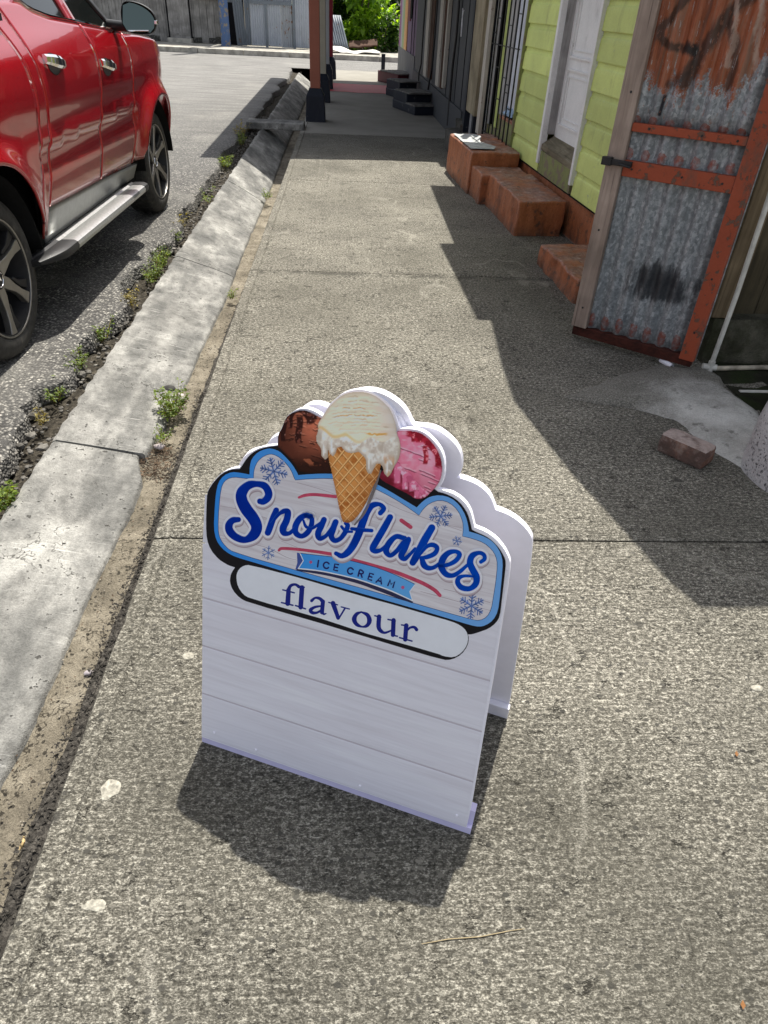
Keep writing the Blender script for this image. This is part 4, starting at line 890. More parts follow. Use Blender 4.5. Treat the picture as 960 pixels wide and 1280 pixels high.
# ================================================================== RED CAR
CO = Vector((-1.661, 3.273, 0)); CD = Vector((0.02762, 0.99962, 0)).normalized(); CN = Vector((CD.y, -CD.x, 0)); CW = 1.79
def cp_(s, z, t): return CO + CD*s + CN*t + Vector((0, 0, z))
def cpx(x, y, t=0.0):      # image pixel -> (s, z) on the car side plane at offset t
    q = gp(x, y, CO+CN*t, CN)-CO; return q.dot(CD), q.z
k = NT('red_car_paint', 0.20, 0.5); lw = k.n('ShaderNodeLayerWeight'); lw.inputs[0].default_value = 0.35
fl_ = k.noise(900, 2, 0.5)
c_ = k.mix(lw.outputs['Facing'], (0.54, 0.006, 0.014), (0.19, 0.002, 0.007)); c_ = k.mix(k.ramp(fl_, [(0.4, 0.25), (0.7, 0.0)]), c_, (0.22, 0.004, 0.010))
dz_ = k.sep()[2]; dirt_ = k.math('MULTIPLY', k.ramp(dz_, [(0.45, 1.0), (0.85, 0.0)]), k.ramp(k.noise(9, 6, 0.7), [(0.32, 0.05), (0.7, 0.45)]))
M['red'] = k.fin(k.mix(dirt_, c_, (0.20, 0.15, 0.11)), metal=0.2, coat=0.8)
M['carblack'] = flat('black_car_plastic', (0.014, 0.014, 0.015), 0.5, 0.4, var=0.1)
M['void'] = flat('dark_wheel_well', (0.008, 0.008, 0.008), 0.9, 0.1)
k = NT('tyre_rubber', 0.72, 0.35); M['tyre'] = k.fin(k.ramp(k.noise(30, 5), [(0.3, (0.020, 0.019, 0.018)), (0.62, (0.045, 0.043, 0.039)), (0.78, (0.10, 0.09, 0.075))]), nrm=k.bump(k.noise(200, 2), 0.001, 0.5))
M['chrome'] = flat('chrome', (0.85, 0.85, 0.85), 0.06, 0.5, 1.0, var=0.0)
M['alloy'] = flat('machined_alloy', (0.34, 0.325, 0.30), 0.34, 0.5, 0.85, var=0.05)
M['alu'] = flat('brushed_aluminium', (0.60, 0.60, 0.59), 0.33, 0.5, 0.85, var=0.08, vs=60)
M['sill'] = flat('silver_grey_sill', (0.26, 0.265, 0.255), 0.4, 0.5, 0.4, var=0.05)
k = NT('dark_car_glass', 0.04, 0.35); M['glass'] = k.fin((0.006, 0.008, 0.008))
k = NT('mirror_glass', 0.02, 0.5, 1.0); M['mirror'] = k.fin((0.10, 0.125, 0.115))
car = thing('parked_car', CO, 'shiny red double cab pickup with chrome door handles parked along the left kerb', 'car')
HR, HF, WR = 0.15, 3.16, 0.385
def tside(s, z):
    pts = [(0.30, -0.06), (0.45, -0.02), (0.55, 0.012), (0.70, 0.035), (0.86, 0.05), (0.95, 0.047), (1.02, 0.058), (1.12, 0.060), (1.22, 0.048), (1.30, 0.015), (1.38, -0.03), (1.50, -0.085), (1.62, -0.15), (1.72, -0.24), (1.76, -0.34)]
    t = pts[-1][1]
    for i in range(len(pts)-1):
        if z <= pts[i+1][0]:
            a, c = pts[i], pts[i+1]; f = max(0, (z-a[0])/(c[0]-a[0])); t = a[1]+(c[1]-a[1])*f; break
    for hs in (HR, HF):
        d = math.hypot(s-hs, z-0.40)
        if z < 1.12: t += 0.055*math.exp(-((d-0.47)/0.10)**2)*(1 if d > 0.47 else math.exp(-((0.47-d)/0.03)**2))
    if s > 3.25: t -= 0.55*((s-3.25)/0.78)**2.4*0.55
    if s < -0.6: t -= 0.10*((-0.6-s)/0.4)**2
    if z < 0.85 and 0.8 < s < 2.6: t -= 0.018*math.exp(-((z-0.80)/0.07)**2)
    return t
def tab(T, z):
    if z <= T[0][0]: return T[0][1]
    for i in range(len(T)-1):
        if z <= T[i+1][0]: a, c = T[i], T[i+1]; return a[1]+(c[1]-a[1])*(z-a[0])/(c[0]-a[0])
    return T[-1][1]
JT = [(0.30,0.70),(0.60,0.735),(0.944,0.842),(1.085,0.862),(1.255,0.848),(1.371,0.812),(1.437,0.768),(1.60,0.62),(1.75,0.50)]
DT = [(0.55,0.815),(0.587,0.828),(0.80,0.925),(0.964,0.972),(1.10,0.978),(1.25,0.972),(1.37,0.962),(1.475,0.926),(1.60,0.90),(1.75,0.92)]
ST = [(0.50,1.70),(0.556,1.715),(0.806,1.795),(1.0,1.87),(1.183,1.912),(1.346,1.904),(1.75,1.80)]
FT = [(0.45,2.43),(0.53,2.46),(0.66,2.535),(1.04,2.60),(1.154,2.63),(1.30,2.60)]
BT = [(0.80,0.565),(1.30,0.545),(1.96,0.520),(2.60,0.480),(2.75,0.47)]
SILL = [(0.60,1.475),(0.90,1.475),(1.10,1.475),(1.22,1.468),(1.298,1.431),(1.494,1.397),(1.904,1.362),(2.158,1.338),(2.63,1.292)]
def arch(s, hs, r, zb):
    d = abs(s-hs)
    return max(zb, 0.40+math.sqrt(r*r-d*d)) if d < r else zb
def panel(sl, sr, zb, zt, nu=26, nv=26, side=1, lim=None):
    """side panel: sl/sr edge tables s(z); zb/zt bottom/top z(s)"""
    b = MB()
    def fn(u, v):
        s = sl(0.9)+(sr(0.9)-sl(0.9))*u
        for _ in range(3):
            z = zb(s)+(zt(s)-zb(s))*v; s = sl(z)+(sr(z)-sl(z))*u
        z = zb(s)+(zt(s)-zb(s))*v
        t = tside(s, z)
        return cp_(s, z, t) if side > 0 else cp_(s, z, -CW-t)
    b.sheet(nu, nv, fn, flip=(side < 0)); return b
def solid(o, th):
    m_ = o.modifiers.new('solid', 'SOLIDIFY'); m_.thickness = th; m_.offset = -1.0; return o
railz = lambda s: 1.43
for side in (1, -1):
    f = panel(lambda z: -1.0+0.02*z, lambda z: tab(JT, z)-0.006, lambda s: arch(s, HR, 0.485, 0.52 if s > 0 else 0.55), lambda s: 1.42, 60, 26, side)
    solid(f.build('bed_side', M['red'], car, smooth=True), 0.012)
    f = panel(lambda z: tab(JT, z)+0.006, lambda z: tab(DT, z)-0.006, lambda s: 0.42, lambda s: 1.70, 8, 40, side)
    solid(f.build('cab_corner', M['red'], car, smooth=True), 0.012)
    f = panel(lambda z: tab(DT, z)+0.001, lambda z: tab(ST, z)-0.004, lambda s: tab(BT, s), lambda s: tab(SILL, s), 34, 34, side)
    rd = solid(f.build('rear_door', M['red'], car, smooth=True), 0.015)
    f = panel(lambda z: tab(ST, z)+0.004, lambda z: tab(FT, z)-0.005, lambda s: tab(BT, s), lambda s: tab(SILL, s), 28, 34, side)
    fd = solid(f.build('front_door', M['red'], car, smooth=True), 0.015)
    f = panel(lambda z: tab(FT, z)+0.005, lambda z: 4.02, lambda s: arch(s, HF, 0.475, 0.50 if s < HF else 0.45), lambda s: tab([(2.6,1.288),(3.0,1.262),(3.35,1.225),(3.6,1.16),(3.85,1.06),(4.02,0.95)], s), 50, 26, side)
    solid(f.build('front_wing', M['red'], car, smooth=True), 0.012)
    sg = lambda t: t if side > 0 else -CW-t
    # sill plate, running board, chrome strips
    b = MB(); b.sheet(10, 6, lambda u, v: cp_(0.80+1.78*u, 0.375+(tab(BT, 0.8+1.78*u)-0.012-0.375)*v, sg(-0.045+0.04*v)), flip=side < 0); solid(b.build('sill', M['sill'], car, smooth=True), 0.02)
    b = MB(); prof = [(-0.045, 0.372), (0.0, 0.386), (0.015, 0.396), (0.032, 0.390), (0.048, 0.398), (0.115, 0.400), (0.135, 0.392), (0.142, 0.375), (0.136, 0.355), (0.05, 0.33), (-0.045, 0.33)]
    N = 12; vs = [cp_(0.80+1.42*j/N, z, sg(t)) for j in range(N+1) for t, z in prof]; m = len(prof)
    fs = [(j*m+i, j*m+(i+1) % m, (j+1)*m+(i+1) % m, (j+1)*m+i) for j in range(N) for i in range(m)]
    b.add(vs, fs); b.build('running_board', M['alu'], car, smooth=True, ang=25)
    for s0, s1 in ((0.46, 0.80), (2.22, 2.40)):
        b = MB(); vs = []
        for j in range(7):
            f_ = j/6; ss = s0+(s1-s0)*f_; sh = math.sin(math.pi/2*min(1, (f_ if s0 < 1 else 1-f_)*1.6))
            for t, z in prof: vs.append(cp_(ss, 0.365+(z-0.365)*(0.45+0.62*sh), sg(-0.045+(t+0.045)*(0.55+0.46*sh))))
        b.add(vs, [(j*m+i, j*m+(i+1) % m, (j+1)*m+(i+1) % m, (j+1)*m+i) for j in range(6) for i in range(m)] + [tuple(range(m)), tuple(range(6*m+m-1, 6*m-1, -1))])
        b.build('running_board_cap', M['carblack'], car, smooth=True, ang=40)
    b = MB(); sp = [(s, tab(SILL, s)) for s in [1.16+0.06*i for i in range(25)]]; b.tube([cp_(s, z+0.006, sg(tside(s, z)-0.004)) for s, z in sp], 0.009, 6); b.build('sill_trim', M['chrome'], car, smooth=True)
    # glass: rear and front side windows, red pillar between
    def gl(s0, s1, name, sl_, sr_):
        b = MB()
        def fn(u, v):
            zlo = tab(SILL, s0+(s1-s0)*u)+0.012; z = zlo+(1.70-zlo)*v; s = sl_(z)+(sr_(z)-sl_(z))*u
            return cp_(s, z, sg(tside(s, z)-0.022))
        b.sheet(10, 8, fn, flip=side < 0); return b.build(name, M['glass'], car, smooth=True)
    gl(1.22, 1.80, 'side_window', lambda z: 1.24-(z-1.45)*0.35, lambda z: 1.82-(z-1.38)*0.15)
    gl(1.92, 2.56, 'side_window', lambda z: 1.93-(z-1.36)*0.15, lambda z: 2.55-max(0, z-1.30)*1.25)
    b = MB(); b.sheet(3, 10, lambda u, v: cp_(1.80+0.11*u-0.35*0.15*v, 1.355+0.36*v, sg(tside(1.85, 1.355+0.36*v)-0.008)), flip=side < 0); solid(b.build('door_pillar', M['red'], car, smooth=True), 0.02)
    b = MB(); b.sheet(2, 10, lambda u, v: cp_(2.55+0.08*u-0.50*v, 1.29+0.42*v, sg(tside(2.3, 1.29+0.42*v)-0.012)), flip=side < 0); solid(b.build('windscreen_pillar', M['carblack'], car, smooth=True), 0.02)
    b = MB(); b.sheet(6, 10, lambda u, v: cp_(0.93+(0.33-0.1*v)*u - 0.05*v, 1.46+0.26*v, sg(tside(1.0, 1.46+0.26*v)-0.004)), flip=side < 0); solid(b.build('rear_pillar', M['red'], car, smooth=True), 0.02)
    # black door gap liner behind the panels
    b = MB(); b.sheet(30, 20, lambda u, v: cp_(0.66+1.98*u, 0.46+0.80*v, sg(tside(0.66+1.98*u, 0.46+0.8*v)-0.040)), flip=side < 0); b.build('gap_liner', M['void'], car, smooth=True)
    # handles: dished cup, chrome grip with two mounts
    for (s0, z0, dr) in ((1.20, 1.212, rd), (2.055, 1.142, fd)):
        b = MB(); vs = []; fs = []; N = 14
        for j in range(N+1):
            f_ = j/N; s = s0-0.115+0.23*f_; hgt = 0.026*(0.80+0.30*math.sin(math.pi*f_)); bow = 0.034*math.sin(math.pi*min(1, max(0, f_*1.0)))**0.45
            z = z0-0.085*(f_-0.5)*1.0*0.42
            tt = tside(s, z)
            for zz, t2 in ((hgt, 0.000), (hgt*1.02, 0.012), (hgt*0.55, 0.022), (-hgt*0.55, 0.022), (-hgt*1.02, 0.012), (-hgt, 0.000)): vs.append(cp_(s, z+zz, sg(tt+bow*0.55+t2)))
        for j in range(N):
            for i in range(5): fs.append((j*6+i, j*6+i+1, (j+1)*6+i+1, (j+1)*6+i))
        fs += [tuple(range(6)), tuple(N*6+i for i in range(5, -1, -1))]
        b.add(vs, fs); b.build('door_handle', M['chrome'], dr, smooth=True, ang=30)
        b = MB(); vs = [cp_(s0, z0, sg(tside(s0, z0)+0.002))] + [cp_(s0+0.085*math.cos(a), z0-0.012+0.05*math.sin(a), sg(tside(s0+0.085*math.cos(a), z0-0.012+0.05*math.sin(a))+0.0025)) for a in [2*math.pi*i/20 for i in range(20)]]
        b.add(vs, [(0, 1+i, 1+(i+1) % 20) if side > 0 else (0, 1+(i+1) % 20, 1+i) for i in range(20)]); b.build('handle_recess', M['carblack'], dr, smooth=True)
# bodywork across the car
b = MB(); b.sheet(10, 16, lambda u, v: cp_(2.35+1.66*v, tab([(2.3,1.33),(2.6,1.30),(3.0,1.275),(3.35,1.235),(3.6,1.17),(3.85,1.07),(4.02,0.96)], 2.35+1.66*v)+0.06*math.sin(math.pi*u)+0.006, -CW-tside(2.4+1.6*v, 1.2)+0.03 + (CW+2*tside(2.4+1.6*v, 1.2)-0.06)*u)); b.build('bonnet', M['red'], car, smooth=True)
b = MB(); b.sheet(10, 8, lambda u, v: cp_(2.62-0.60*v, 1.30+0.42*v, -CW+0.06+0.10*v+(CW-0.12-0.20*v)*u)); b.build('windscreen', M['glass'], car, smooth=True)
b = MB(); b.sheet(12, 10, lambda u, v: cp_(2.08-1.14*v, 1.715+0.055*math.sin(math.pi*u)+0.02*math.sin(math.pi*v), -CW+0.20+(CW-0.40)*u)); b.build('roof', M['red'], car, smooth=True)
b = MB(); b.sheet(10, 6, lambda u, v: cp_(0.93-0.09*(1-v), 1.42+0.30*v, -CW+0.08+0.1*v+(CW-0.16-0.2*v)*u)); b.build('rear_window', M['glass'], car, smooth=True)
b = MB(); b.box(cp_(-0.06, 1.05, -CW/2), (CW-0.02, 1.75, 0.03), (CN, CD, Vector((0,0,1)))); b.box(cp_(-0.06, 1.41, -0.05), (0.10, 1.75, 0.03), (CN, CD, Vector((0,0,1)))); b.box(cp_(-0.06, 1.41, -CW+0.05), (0.10, 1.75, 0.03), (CN, CD, Vector((0,0,1)))); b.build('cargo_bed', M['carblack'], car)
b = MB(); b.box(cp_(-0.985, 1.03, -CW/2), (CW-0.08, 0.05, 0.78), (CN, CD, Vector((0,0,1)))); b.build('tailgate', M['red'], car, bevel=0.02)
b = MB(); b.box(cp_(-1.06, 0.60, -CW/2), (CW-0.1, 0.16, 0.2), (CN, CD, Vector((0,0,1)))); b.build('rear_bumper', M['chrome'], car, bevel=0.03)
b = MB(); b.box(cp_(3.98, 0.66, -CW/2), (CW-0.62, 0.18, 0.55), (CN, CD, Vector((0,0,1)))); b.build('front_bumper', M['red'], car, bevel=0.06)
b = MB(); b.box(cp_(1.65, 0.60, -CW/2), (CW-0.10, 2.0, 0.50), (CN, CD, Vector((0,0,1)))); b.box(cp_(1.6, 0.52, -CW/2), (0.9, 5.0, 0.22), (CN, CD, Vector((0,0,1)))); b.box(cp_(3.2, 0.85, -CW/2), (1.0, 1.2, 0.4), (CN, CD, Vector((0,0,1)))); b.box(cp_(0.15, 0.85, -CW/2), (1.1, 1.5, 0.3), (CN, CD, Vector((0,0,1)))); b.box(cp_(1.65, 1.0, -CW/2), (CW-0.24, 1.7, 0.5), (CN, CD, Vector((0,0,1)))); b.build('underbody', M['void'], car)
# inner wheel arch liners
for hs in (HR, HF):
    for tc, sg_ in ((0, 1), (-CW, -1)):
        b = MB(); b.sheet(16, 1, lambda u, v: cp_(hs-0.46*math.cos(math.pi*u), 0.40+0.46*math.sin(math.pi*u), tc+sg_*(0.02-0.36*v)), flip=sg_ < 0); solid(b.build('arch_liner', M['void'], car, smooth=True), 0.01)
# wheels
def wheel(hs, tc, sgn):
    wb = MB(); prof = [(0.272, -0.012), (0.285, 0.004), (0.300, 0.008), (0.335, 0.006), (0.362, -0.004), (0.376, -0.020), (0.384, -0.045), (0.385, -0.12), (0.384, -0.19), (0.37, -0.22), (0.30, -0.235), (0.272, -0.225)]
    N = 56; vs = []
    for j in range(N):
        a = 2*math.pi*j/N
        for r, t in prof: vs.append(cp_(hs+r*math.cos(a), 0.385+r*math.sin(a), tc+sgn*t))
    m = len(prof); fs = []
    for j in range(N):
        for i in range(m): q = (j*m+i, ((j+1) % N)*m+i, ((j+1) % N)*m+(i+1) % m, j*m+(i+1) % m); fs.append(q if sgn < 0 else q[::-1])
    wb.add(vs, fs); wh = wb.build('wheel', M['tyre'], car, smooth=True, ang=50)
    # tread blocks
    tb = MB()
    for j in range(64):
        a = 2*math.pi*j/64
        for t0, t1, da in ((-0.040, -0.085, 0.012), (-0.150, -0.200, -0.012)):
            ca, sa = math.cos(a+da), math.sin(a+da); er = CD*ca+Vector((0,0,sa)); et = CD*(-sa)+Vector((0,0,ca))
            tb.box(cp_(hs, 0.385, tc+sgn*(t0+t1)/2)+er*0.3848, (abs(t1-t0), 0.026, 0.008), (CN, et, er))
    tb.build('tyre_tread', M['tyre'], wh, kind='stuff')
    rb = MB(); pr = [(0.278, -0.004), (0.272, 0.004), (0.262, -0.002), (0.252, -0.05), (0.235, -0.12), (0.06, -0.13)]
    vs = [cp_(hs+r*math.cos(2*math.pi*j/N), 0.385+r*math.sin(2*math.pi*j/N), tc+sgn*t) for j in range(N) for r, t in pr]; m = len(pr)
    rb.add(vs, [((j*m+i, j*m+i+1, ((j+1) % N)*m+i+1, ((j+1) % N)*m+i) if sgn > 0 else (j*m+i, ((j+1) % N)*m+i, ((j+1) % N)*m+i+1, j*m+i+1)) for j in range(N) for i in range(m-1)])
    rb.build('rim_barrel', M['carblack'], wh, smooth=True, ang=40)
    lp = MB(); vs = [cp_(hs+r*math.cos(2*math.pi*j/N), 0.385+r*math.sin(2*math.pi*j/N), tc+sgn*t) for j in range(N) for r, t in ((0.279, 0.001), (0.276, 0.0065), (0.270, 0.0055), (0.266, -0.006))]
    lp.add(vs, [((j*4+i, j*4+i+1, ((j+1) % N)*4+i+1, ((j+1) % N)*4+i) if sgn > 0 else (j*4+i, ((j+1) % N)*4+i, ((j+1) % N)*4+i+1, j*4+i+1)) for j in range(N) for i in range(3)]); lp.build('rim_lip', M['alloy'], wh, smooth=True)
    fr = lambda x, y, w_: cp_(hs+x, 0.385+y, tc+sgn*w_)
    for j in range(6):
        a0 = math.pi/6+2*math.pi*j/6
        def pt(r, da): return (r*math.cos(a0+da), r*math.sin(a0+da))
        sp = MB(); poly = [pt(0.045, -0.75), pt(0.09, -0.36), pt(0.15, -0.20), pt(0.20, -0.20), pt(0.266, -0.25), pt(0.268, -0.02), pt(0.20, -0.01), pt(0.14, 0.08), pt(0.095, 0.30), pt(0.045, 0.75)]
        if sgn < 0: poly = [(-x, y) for x, y in poly]
        sp.prism(poly if sgn > 0 else poly, (lambda x, y, w_: fr(x, y, w_ - 0.028*(1-min(1, math.hypot(x, y)/0.26)))) , -0.035, 0.0)
        sp.build('spoke', M['alloy'], wh, bevel=0.004)
        sp = MB(); poly = [pt(0.13, 0.215), pt(0.20, 0.05), pt(0.262, 0.05), pt(0.262, 0.24), pt(0.19, 0.20), pt(0.145, 0.30)]
        sp.prism(poly, (lambda x, y, w_: fr(x, y, w_ - 0.028*(1-min(1, math.hypot(x, y)/0.26)))), -0.045, -0.008); sp.build('spoke', M['carblack'], wh, bevel=0.004)
    cb = MB(); cb.tube([fr(0, 0, -0.06), fr(0, 0, -0.026), fr(0, 0, -0.020)], [0.052, 0.052, 0.046], 24); cb.build('hub_cap', M['carblack'], wh, smooth=True, ang=40)
    cb = MB(); ring = [fr(0.036*math.cos(2*math.pi*i/24), 0.036*math.sin(2*math.pi*i/24), -0.0195) for i in range(25)]; cb.tube(ring, 0.003, 6); cb.prism([(-0.017, -0.012), (0, 0.020), (0.017, -0.012), (0, -0.004)], fr, -0.020, -0.018); cb.build('hub_emblem', M['chrome'], wh)
for hs in (HR, HF):
    wheel(hs, 0.0, 1); wheel(hs, -CW, -1)
# door mirror (right side of the car)
def mir(s, x, y):   # plane across the car at s
    return gp(x, y, cp_(s, 0, 0), CD)
MSh = 2.36
mp = [(152.5,6),(160,2.5),(175,6),(187.5,13.5),(193,24),(191,36),(187,41.5),(160,40),(153.5,29)]
cpt = sum((mir(MSh, x, y) for x, y in mp), Vector())/len(mp)
b = MB(); n_ = len(mp); vs = []
for dp, sc_ in ((-0.006, 1.10), (0.01, 1.16), (0.05, 1.14), (0.095, 0.92), (0.12, 0.5)):
    for x, y in mp: p = mir(MSh, x, y); vs.append(cpt+(p-cpt)*sc_+CD*dp)
fs = [(j*n_+i, (j+1)*n_+i, (j+1)*n_+(i+1) % n_, j*n_+(i+1) % n_) for j in range(4) for i in range(n_)]+[tuple(4*n_+i for i in range(n_))]
vs += [cpt+(mir(MSh, x, y)-cpt)*1.02+CD*0.062 for x, y in mp]
fs += [(i, (i+1) % n_, 5*n_+(i+1) % n_, 5*n_+i) for i in range(n_)]
b.add(vs, fs); mb_ = b.build('door_mirror', M['carblack'], car, smooth=True, ang=60); mb_.modifiers.new('s', 'SUBSURF').levels = 1; mb_.modifiers['s'].render_levels = 2
b = MB(); b.add([(lambda r_: cpt+r_*0.97+CD*(0.024+r_.dot(CN)*0.30+r_.z*0.16))(mir(MSh, x, y)-cpt) for x, y in mp], [tuple(range(n_))[::-1]]); b.build('mirror_glass', M['mirror'], mb_)
b = MB(); b.tube([mir(MSh, 161, 38.5)-CD*0.012, mir(MSh, 186.5, 38.5)-CD*0.012], 0.0045, 6); b.build('mirror_trim', M['chrome'], mb_)
b = MB(); b.tube([cp_(2.50, 1.335, -0.03), cp_(2.46, 1.335, 0.07), cpt+Vector((0,0,-0.05))-CN*0.06+CD*0.05], [0.035, 0.03, 0.035], 10); b.build('mirror_arm', M['carblack'], mb_, smooth=True)
b = MB(); p0 = mir(MSh, 194.5, 28)+CD*0.02; b.box(p0, (0.02, 0.05, 0.022), (CN, CD, Vector((0,0,1)))); b.build('mirror_lamp', M['chrome'], mb_, bevel=0.004)

# ================================================================== RIGHT SIDE: GREEN HOUSE
AL = -0.06138; WA = Vector((math.sin(AL), math.cos(AL), 0)); WN = Vector((math.cos(AL), -math.sin(AL), 0)); WD = 2.233
ZV = Vector((0,0,1))
def W(s, z, o=0.0): return WA*s + WN*(WD-o) + ZV*z          # o = how far proud of the wall face
def wpx(x, y, o=0.0): q = gp(x, y, WN*(WD-o), WN); return q.dot(WA), q.z
WAX = (WA, WN, ZV)
M['green'] = m_peel('lime_green_paint', (0.70, 0.80, 0.255), (0.50, 0.56, 0.28), 0.66, 0.5, 12, 0.35, vary=0.7)
M['whitep'] = m_peel('old_white_paint', (0.87, 0.87, 0.86), (0.30, 0.28, 0.25), 0.66, 0.5, 12, 0.30)
M['greyw'] = m_oldwood('weathered_grey_wood', (0.30, 0.29, 0.285), (0.52, 0.51, 0.505))
M['olive'] = m_peel('stained_green_sill', (0.26, 0.29, 0.11), (0.20, 0.17, 0.11), 0.52, 0.7, 10, 0.6)
M['terra'] = m_terra('terracotta_paint')
M['terra2'] = m_terra('worn_step_paint', True)
M['grave'] = M['apron']
M['iron'] = flat('black_iron', (0.012, 0.012, 0.013), 0.5, 0.4, var=0.2)
M['dark'] = flat('dark_interior', (0.010, 0.010, 0.012), 0.9, 0.1)
house = thing('green_house', W(6.5, 0), 'lime green weatherboard house with a peeling white door above terracotta steps', 'house')
b = MB(); b.box(WA*6.75+WN*(WD+2.2)+ZV*1.62, (3.9, 5.0, 2.6), (WN, WA, ZV)); b.build('wall', M['green'], house)
BZ = [0.327+0.185*i for i in range(13)]
def board(s0, s1, z0, i=0):
    b = MB(); prof = [(-0.002, 0.0), (0.024, 0.0), (0.026, 0.006), (0.021, 0.120), (0.018, 0.140), (0.010, 0.152), (0.007, 0.186), (-0.002, 0.186)]
    N = max(2, int((s1-s0)/0.25)); vs = []
    for j in range(N+1):
        s = s0+(s1-s0)*j/N
        for o, z in prof: vs.append(W(s, z0+z+0.0025*nz(s*1.5, z0*9), o+0.0015*nz(s*2.1, z0*7, 3)))
    k = len(prof); b.add(vs, [(j*k+i_, (j+1)*k+i_, (j+1)*k+i_+1, j*k+i_+1) for j in range(N) for i_ in range(k-1)] + [tuple(range(k)), tuple(N*k+i_ for i_ in range(k-1, -1, -1))])
    return b
random.seed(3)
for z0 in BZ:
    for s0, s1 in ((4.32, 5.905), (6.905, 7.885)):
        board(s0, s1, z0+random.uniform(-0.002, 0.002)).build('siding_board', M['green'], house)
b = MB(); b.box(W(6.8, 0.155, -0.06), (5.0, 0.12, 0.31), WAX); b.build('plinth', M['terra'], house)
b = MB(); b.box(W(6.8, 0.318, 0.004), (5.0, 0.03, 0.016), WAX); b.build('base_rail', flat('black_grime', (0.02, 0.019, 0.016), 0.9, 0.1), house)
# door: frame, reveal, leaf with moulded panels, old sill
b = MB(); b.box(W(6.875, 1.30, 0.022), (0.055, 0.060, 1.80), WAX); b.build('door_trim', M['whitep'], house, bevel=0.004)
b = MB(); b.box(W(5.925, 1.30, 0.022), (0.045, 0.060, 1.80), WAX); b.build('door_trim', M['whitep'], house, bevel=0.004)
for s_ in (6.853, 5.945): b = MB(); b.box(W(s_, 1.42, -0.045), (0.02, 0.095, 1.56), WAX); b.build('door_jamb', M['greyw'], house)
b = MB(); b.box(W(6.4, 1.30, -0.16), (0.95, 0.02, 1.9), WAX); b.build('door_void', M['dark'], house)
dr = MB(); dr.box(W(6.40, 1.41, -0.083), (0.885, 0.034, 1.58), WAX); door = dr.build('door', M['whitep'], house)
for s0, s1, z0, z1 in ((6.04, 6.74, 0.735, 1.145), (6.04, 6.74, 1.235, 2.10)):
    b = MB()
    for a, c_ in (((s0, z0), (s1, z0)), ((s0, z1), (s1, z1)), ((s0, z0), (s0, z1)), ((s1, z0), (s1, z1))): b.bar(W(a[0], a[1], -0.061), W(c_[0], c_[1], -0.061), 0.014, 0.022, WN)
    for a, c_ in (((s0+0.05, z0+0.05), (s1-0.05, z0+0.05)), ((s0+0.05, z1-0.05), (s1-0.05, z1-0.05)), ((s0+0.05, z0+0.05), (s0+0.05, z1-0.05)), ((s1-0.05, z0+0.05), (s1-0.05, z1-0.05))): b.bar(W(a[0], a[1], -0.064), W(c_[0], c_[1], -0.064), 0.008, 0.012, WN)
    b.build('panel_moulding', M['whitep'], door)
b = MB(); b.add([W(5.95, 0.545, 0.035), W(6.85, 0.56, 0.035), W(6.85, 0.628, -0.068), W(5.95, 0.622, -0.068), W(5.95, 0.50, 0.035), W(6.85, 0.515, 0.035)], [(0,3,2,1), (4,0,1,5)]); b.build('door_sill', m_oldwood('rotten_sill_wood', (0.11, 0.09, 0.055), (0.30, 0.27, 0.19), axis=1), house)
b = MB(); b.box(W(6.40, 0.418, 0.008), (0.90, 0.05, 0.178), WAX); b.build('sill_board', M['olive'], house)
# window with shutters behind an iron grille
b = MB(); b.box(W(8.55, 1.30, -0.09), (1.35, 0.03, 2.0), WAX); b.build('window_void', M['dark'], house)
M['bluew'] = m_peel('bluish_white_shutter', (0.72, 0.75, 0.83), (0.3, 0.29, 0.27), 0.68, 0.5, 10, 0.25)
for s0, s1, z0, z1, o, mt, nm in ((7.965, 8.17, 0.62, 2.3, -0.015, 'bluew', 'shutter'), (8.185, 8.43, 0.60, 2.3, -0.02, 'bluew', 'shutter'), (8.45, 8.70, 0.58, 2.3, -0.02, 'greyw', 'shutter'), (8.73, 8.86, 0.42, 2.3, -0.012, 'green', 'frame_post'), (8.865, 8.93, 0.40, 2.3, -0.015, 'olive', 'frame_post'), (9.05, 9.19, 0.28, 2.3, 0.01, 'whitep', 'corner_post')):
    b = MB(); b.box(W((s0+s1)/2, (z0+z1)/2, o), (s1-s0, 0.03, z1-z0), WAX); b.build(nm, M[mt], house, bevel=0.003)
b = MB(); b.box(W(8.20, 0.50, 0.01), (0.60, 0.05, 0.14), WAX); b.box(W(8.5, 0.39, 0.006), (1.1, 0.05, 0.09), WAX); b.build('window_sill', M['olive'], house)
b = MB(); b.box(W(8.18, 0.585, 0.03), (0.55, 0.03, 0.03), WAX); b.build('sill_lip', M['terra'], house)
gr = MB()
for i in range(8):
    s = 7.93+0.165*i; gr.bar(W(s, 0.345, 0.075), W(s, 2.3, 0.075), 0.014, 0.014)
for z in (0.37, 1.22, 2.1): gr.bar(W(7.87, z, 0.083), W(9.08, z, 0.083), 0.018, 0.008)
for i, z in enumerate((0.70, 0.83, 0.95, 0.74, 1.02, 1.45, 1.32, 1.50, 0.9, 1.40)):
    gr.bar(W(7.93+0.165*(i % 7), z, 0.075), W(7.93+0.165*(i % 7+1), z+0.0, 0.075), 0.009, 0.009)
gr.build('window_grille', M['iron'], house)
b = MB(); b.box(W(7.895, 1.3, 0.02), (0.03, 0.05, 2.0), WAX); b.build('frame_post', M['olive'], house)
tmpc = flat('blue_white_cloth', (0.30, 0.42, 0.66), 0.8, 0.2, var=0.4, vs=14)
b = MB(); b.sheet(10, 5, lambda u, v: W(8.02+0.36*u, 0.60+0.02+0.10*v*(0.6+0.6*abs(nz(u*5, 2))), 0.03+0.02*nz(u*6, v*3)-0.03*v)); o = b.build('folded_cloth', tmpc, org=W(8.2, 0.6), smooth=True, label='small blue and white cloth lying on the barred window sill of the green house', cat='cloth')
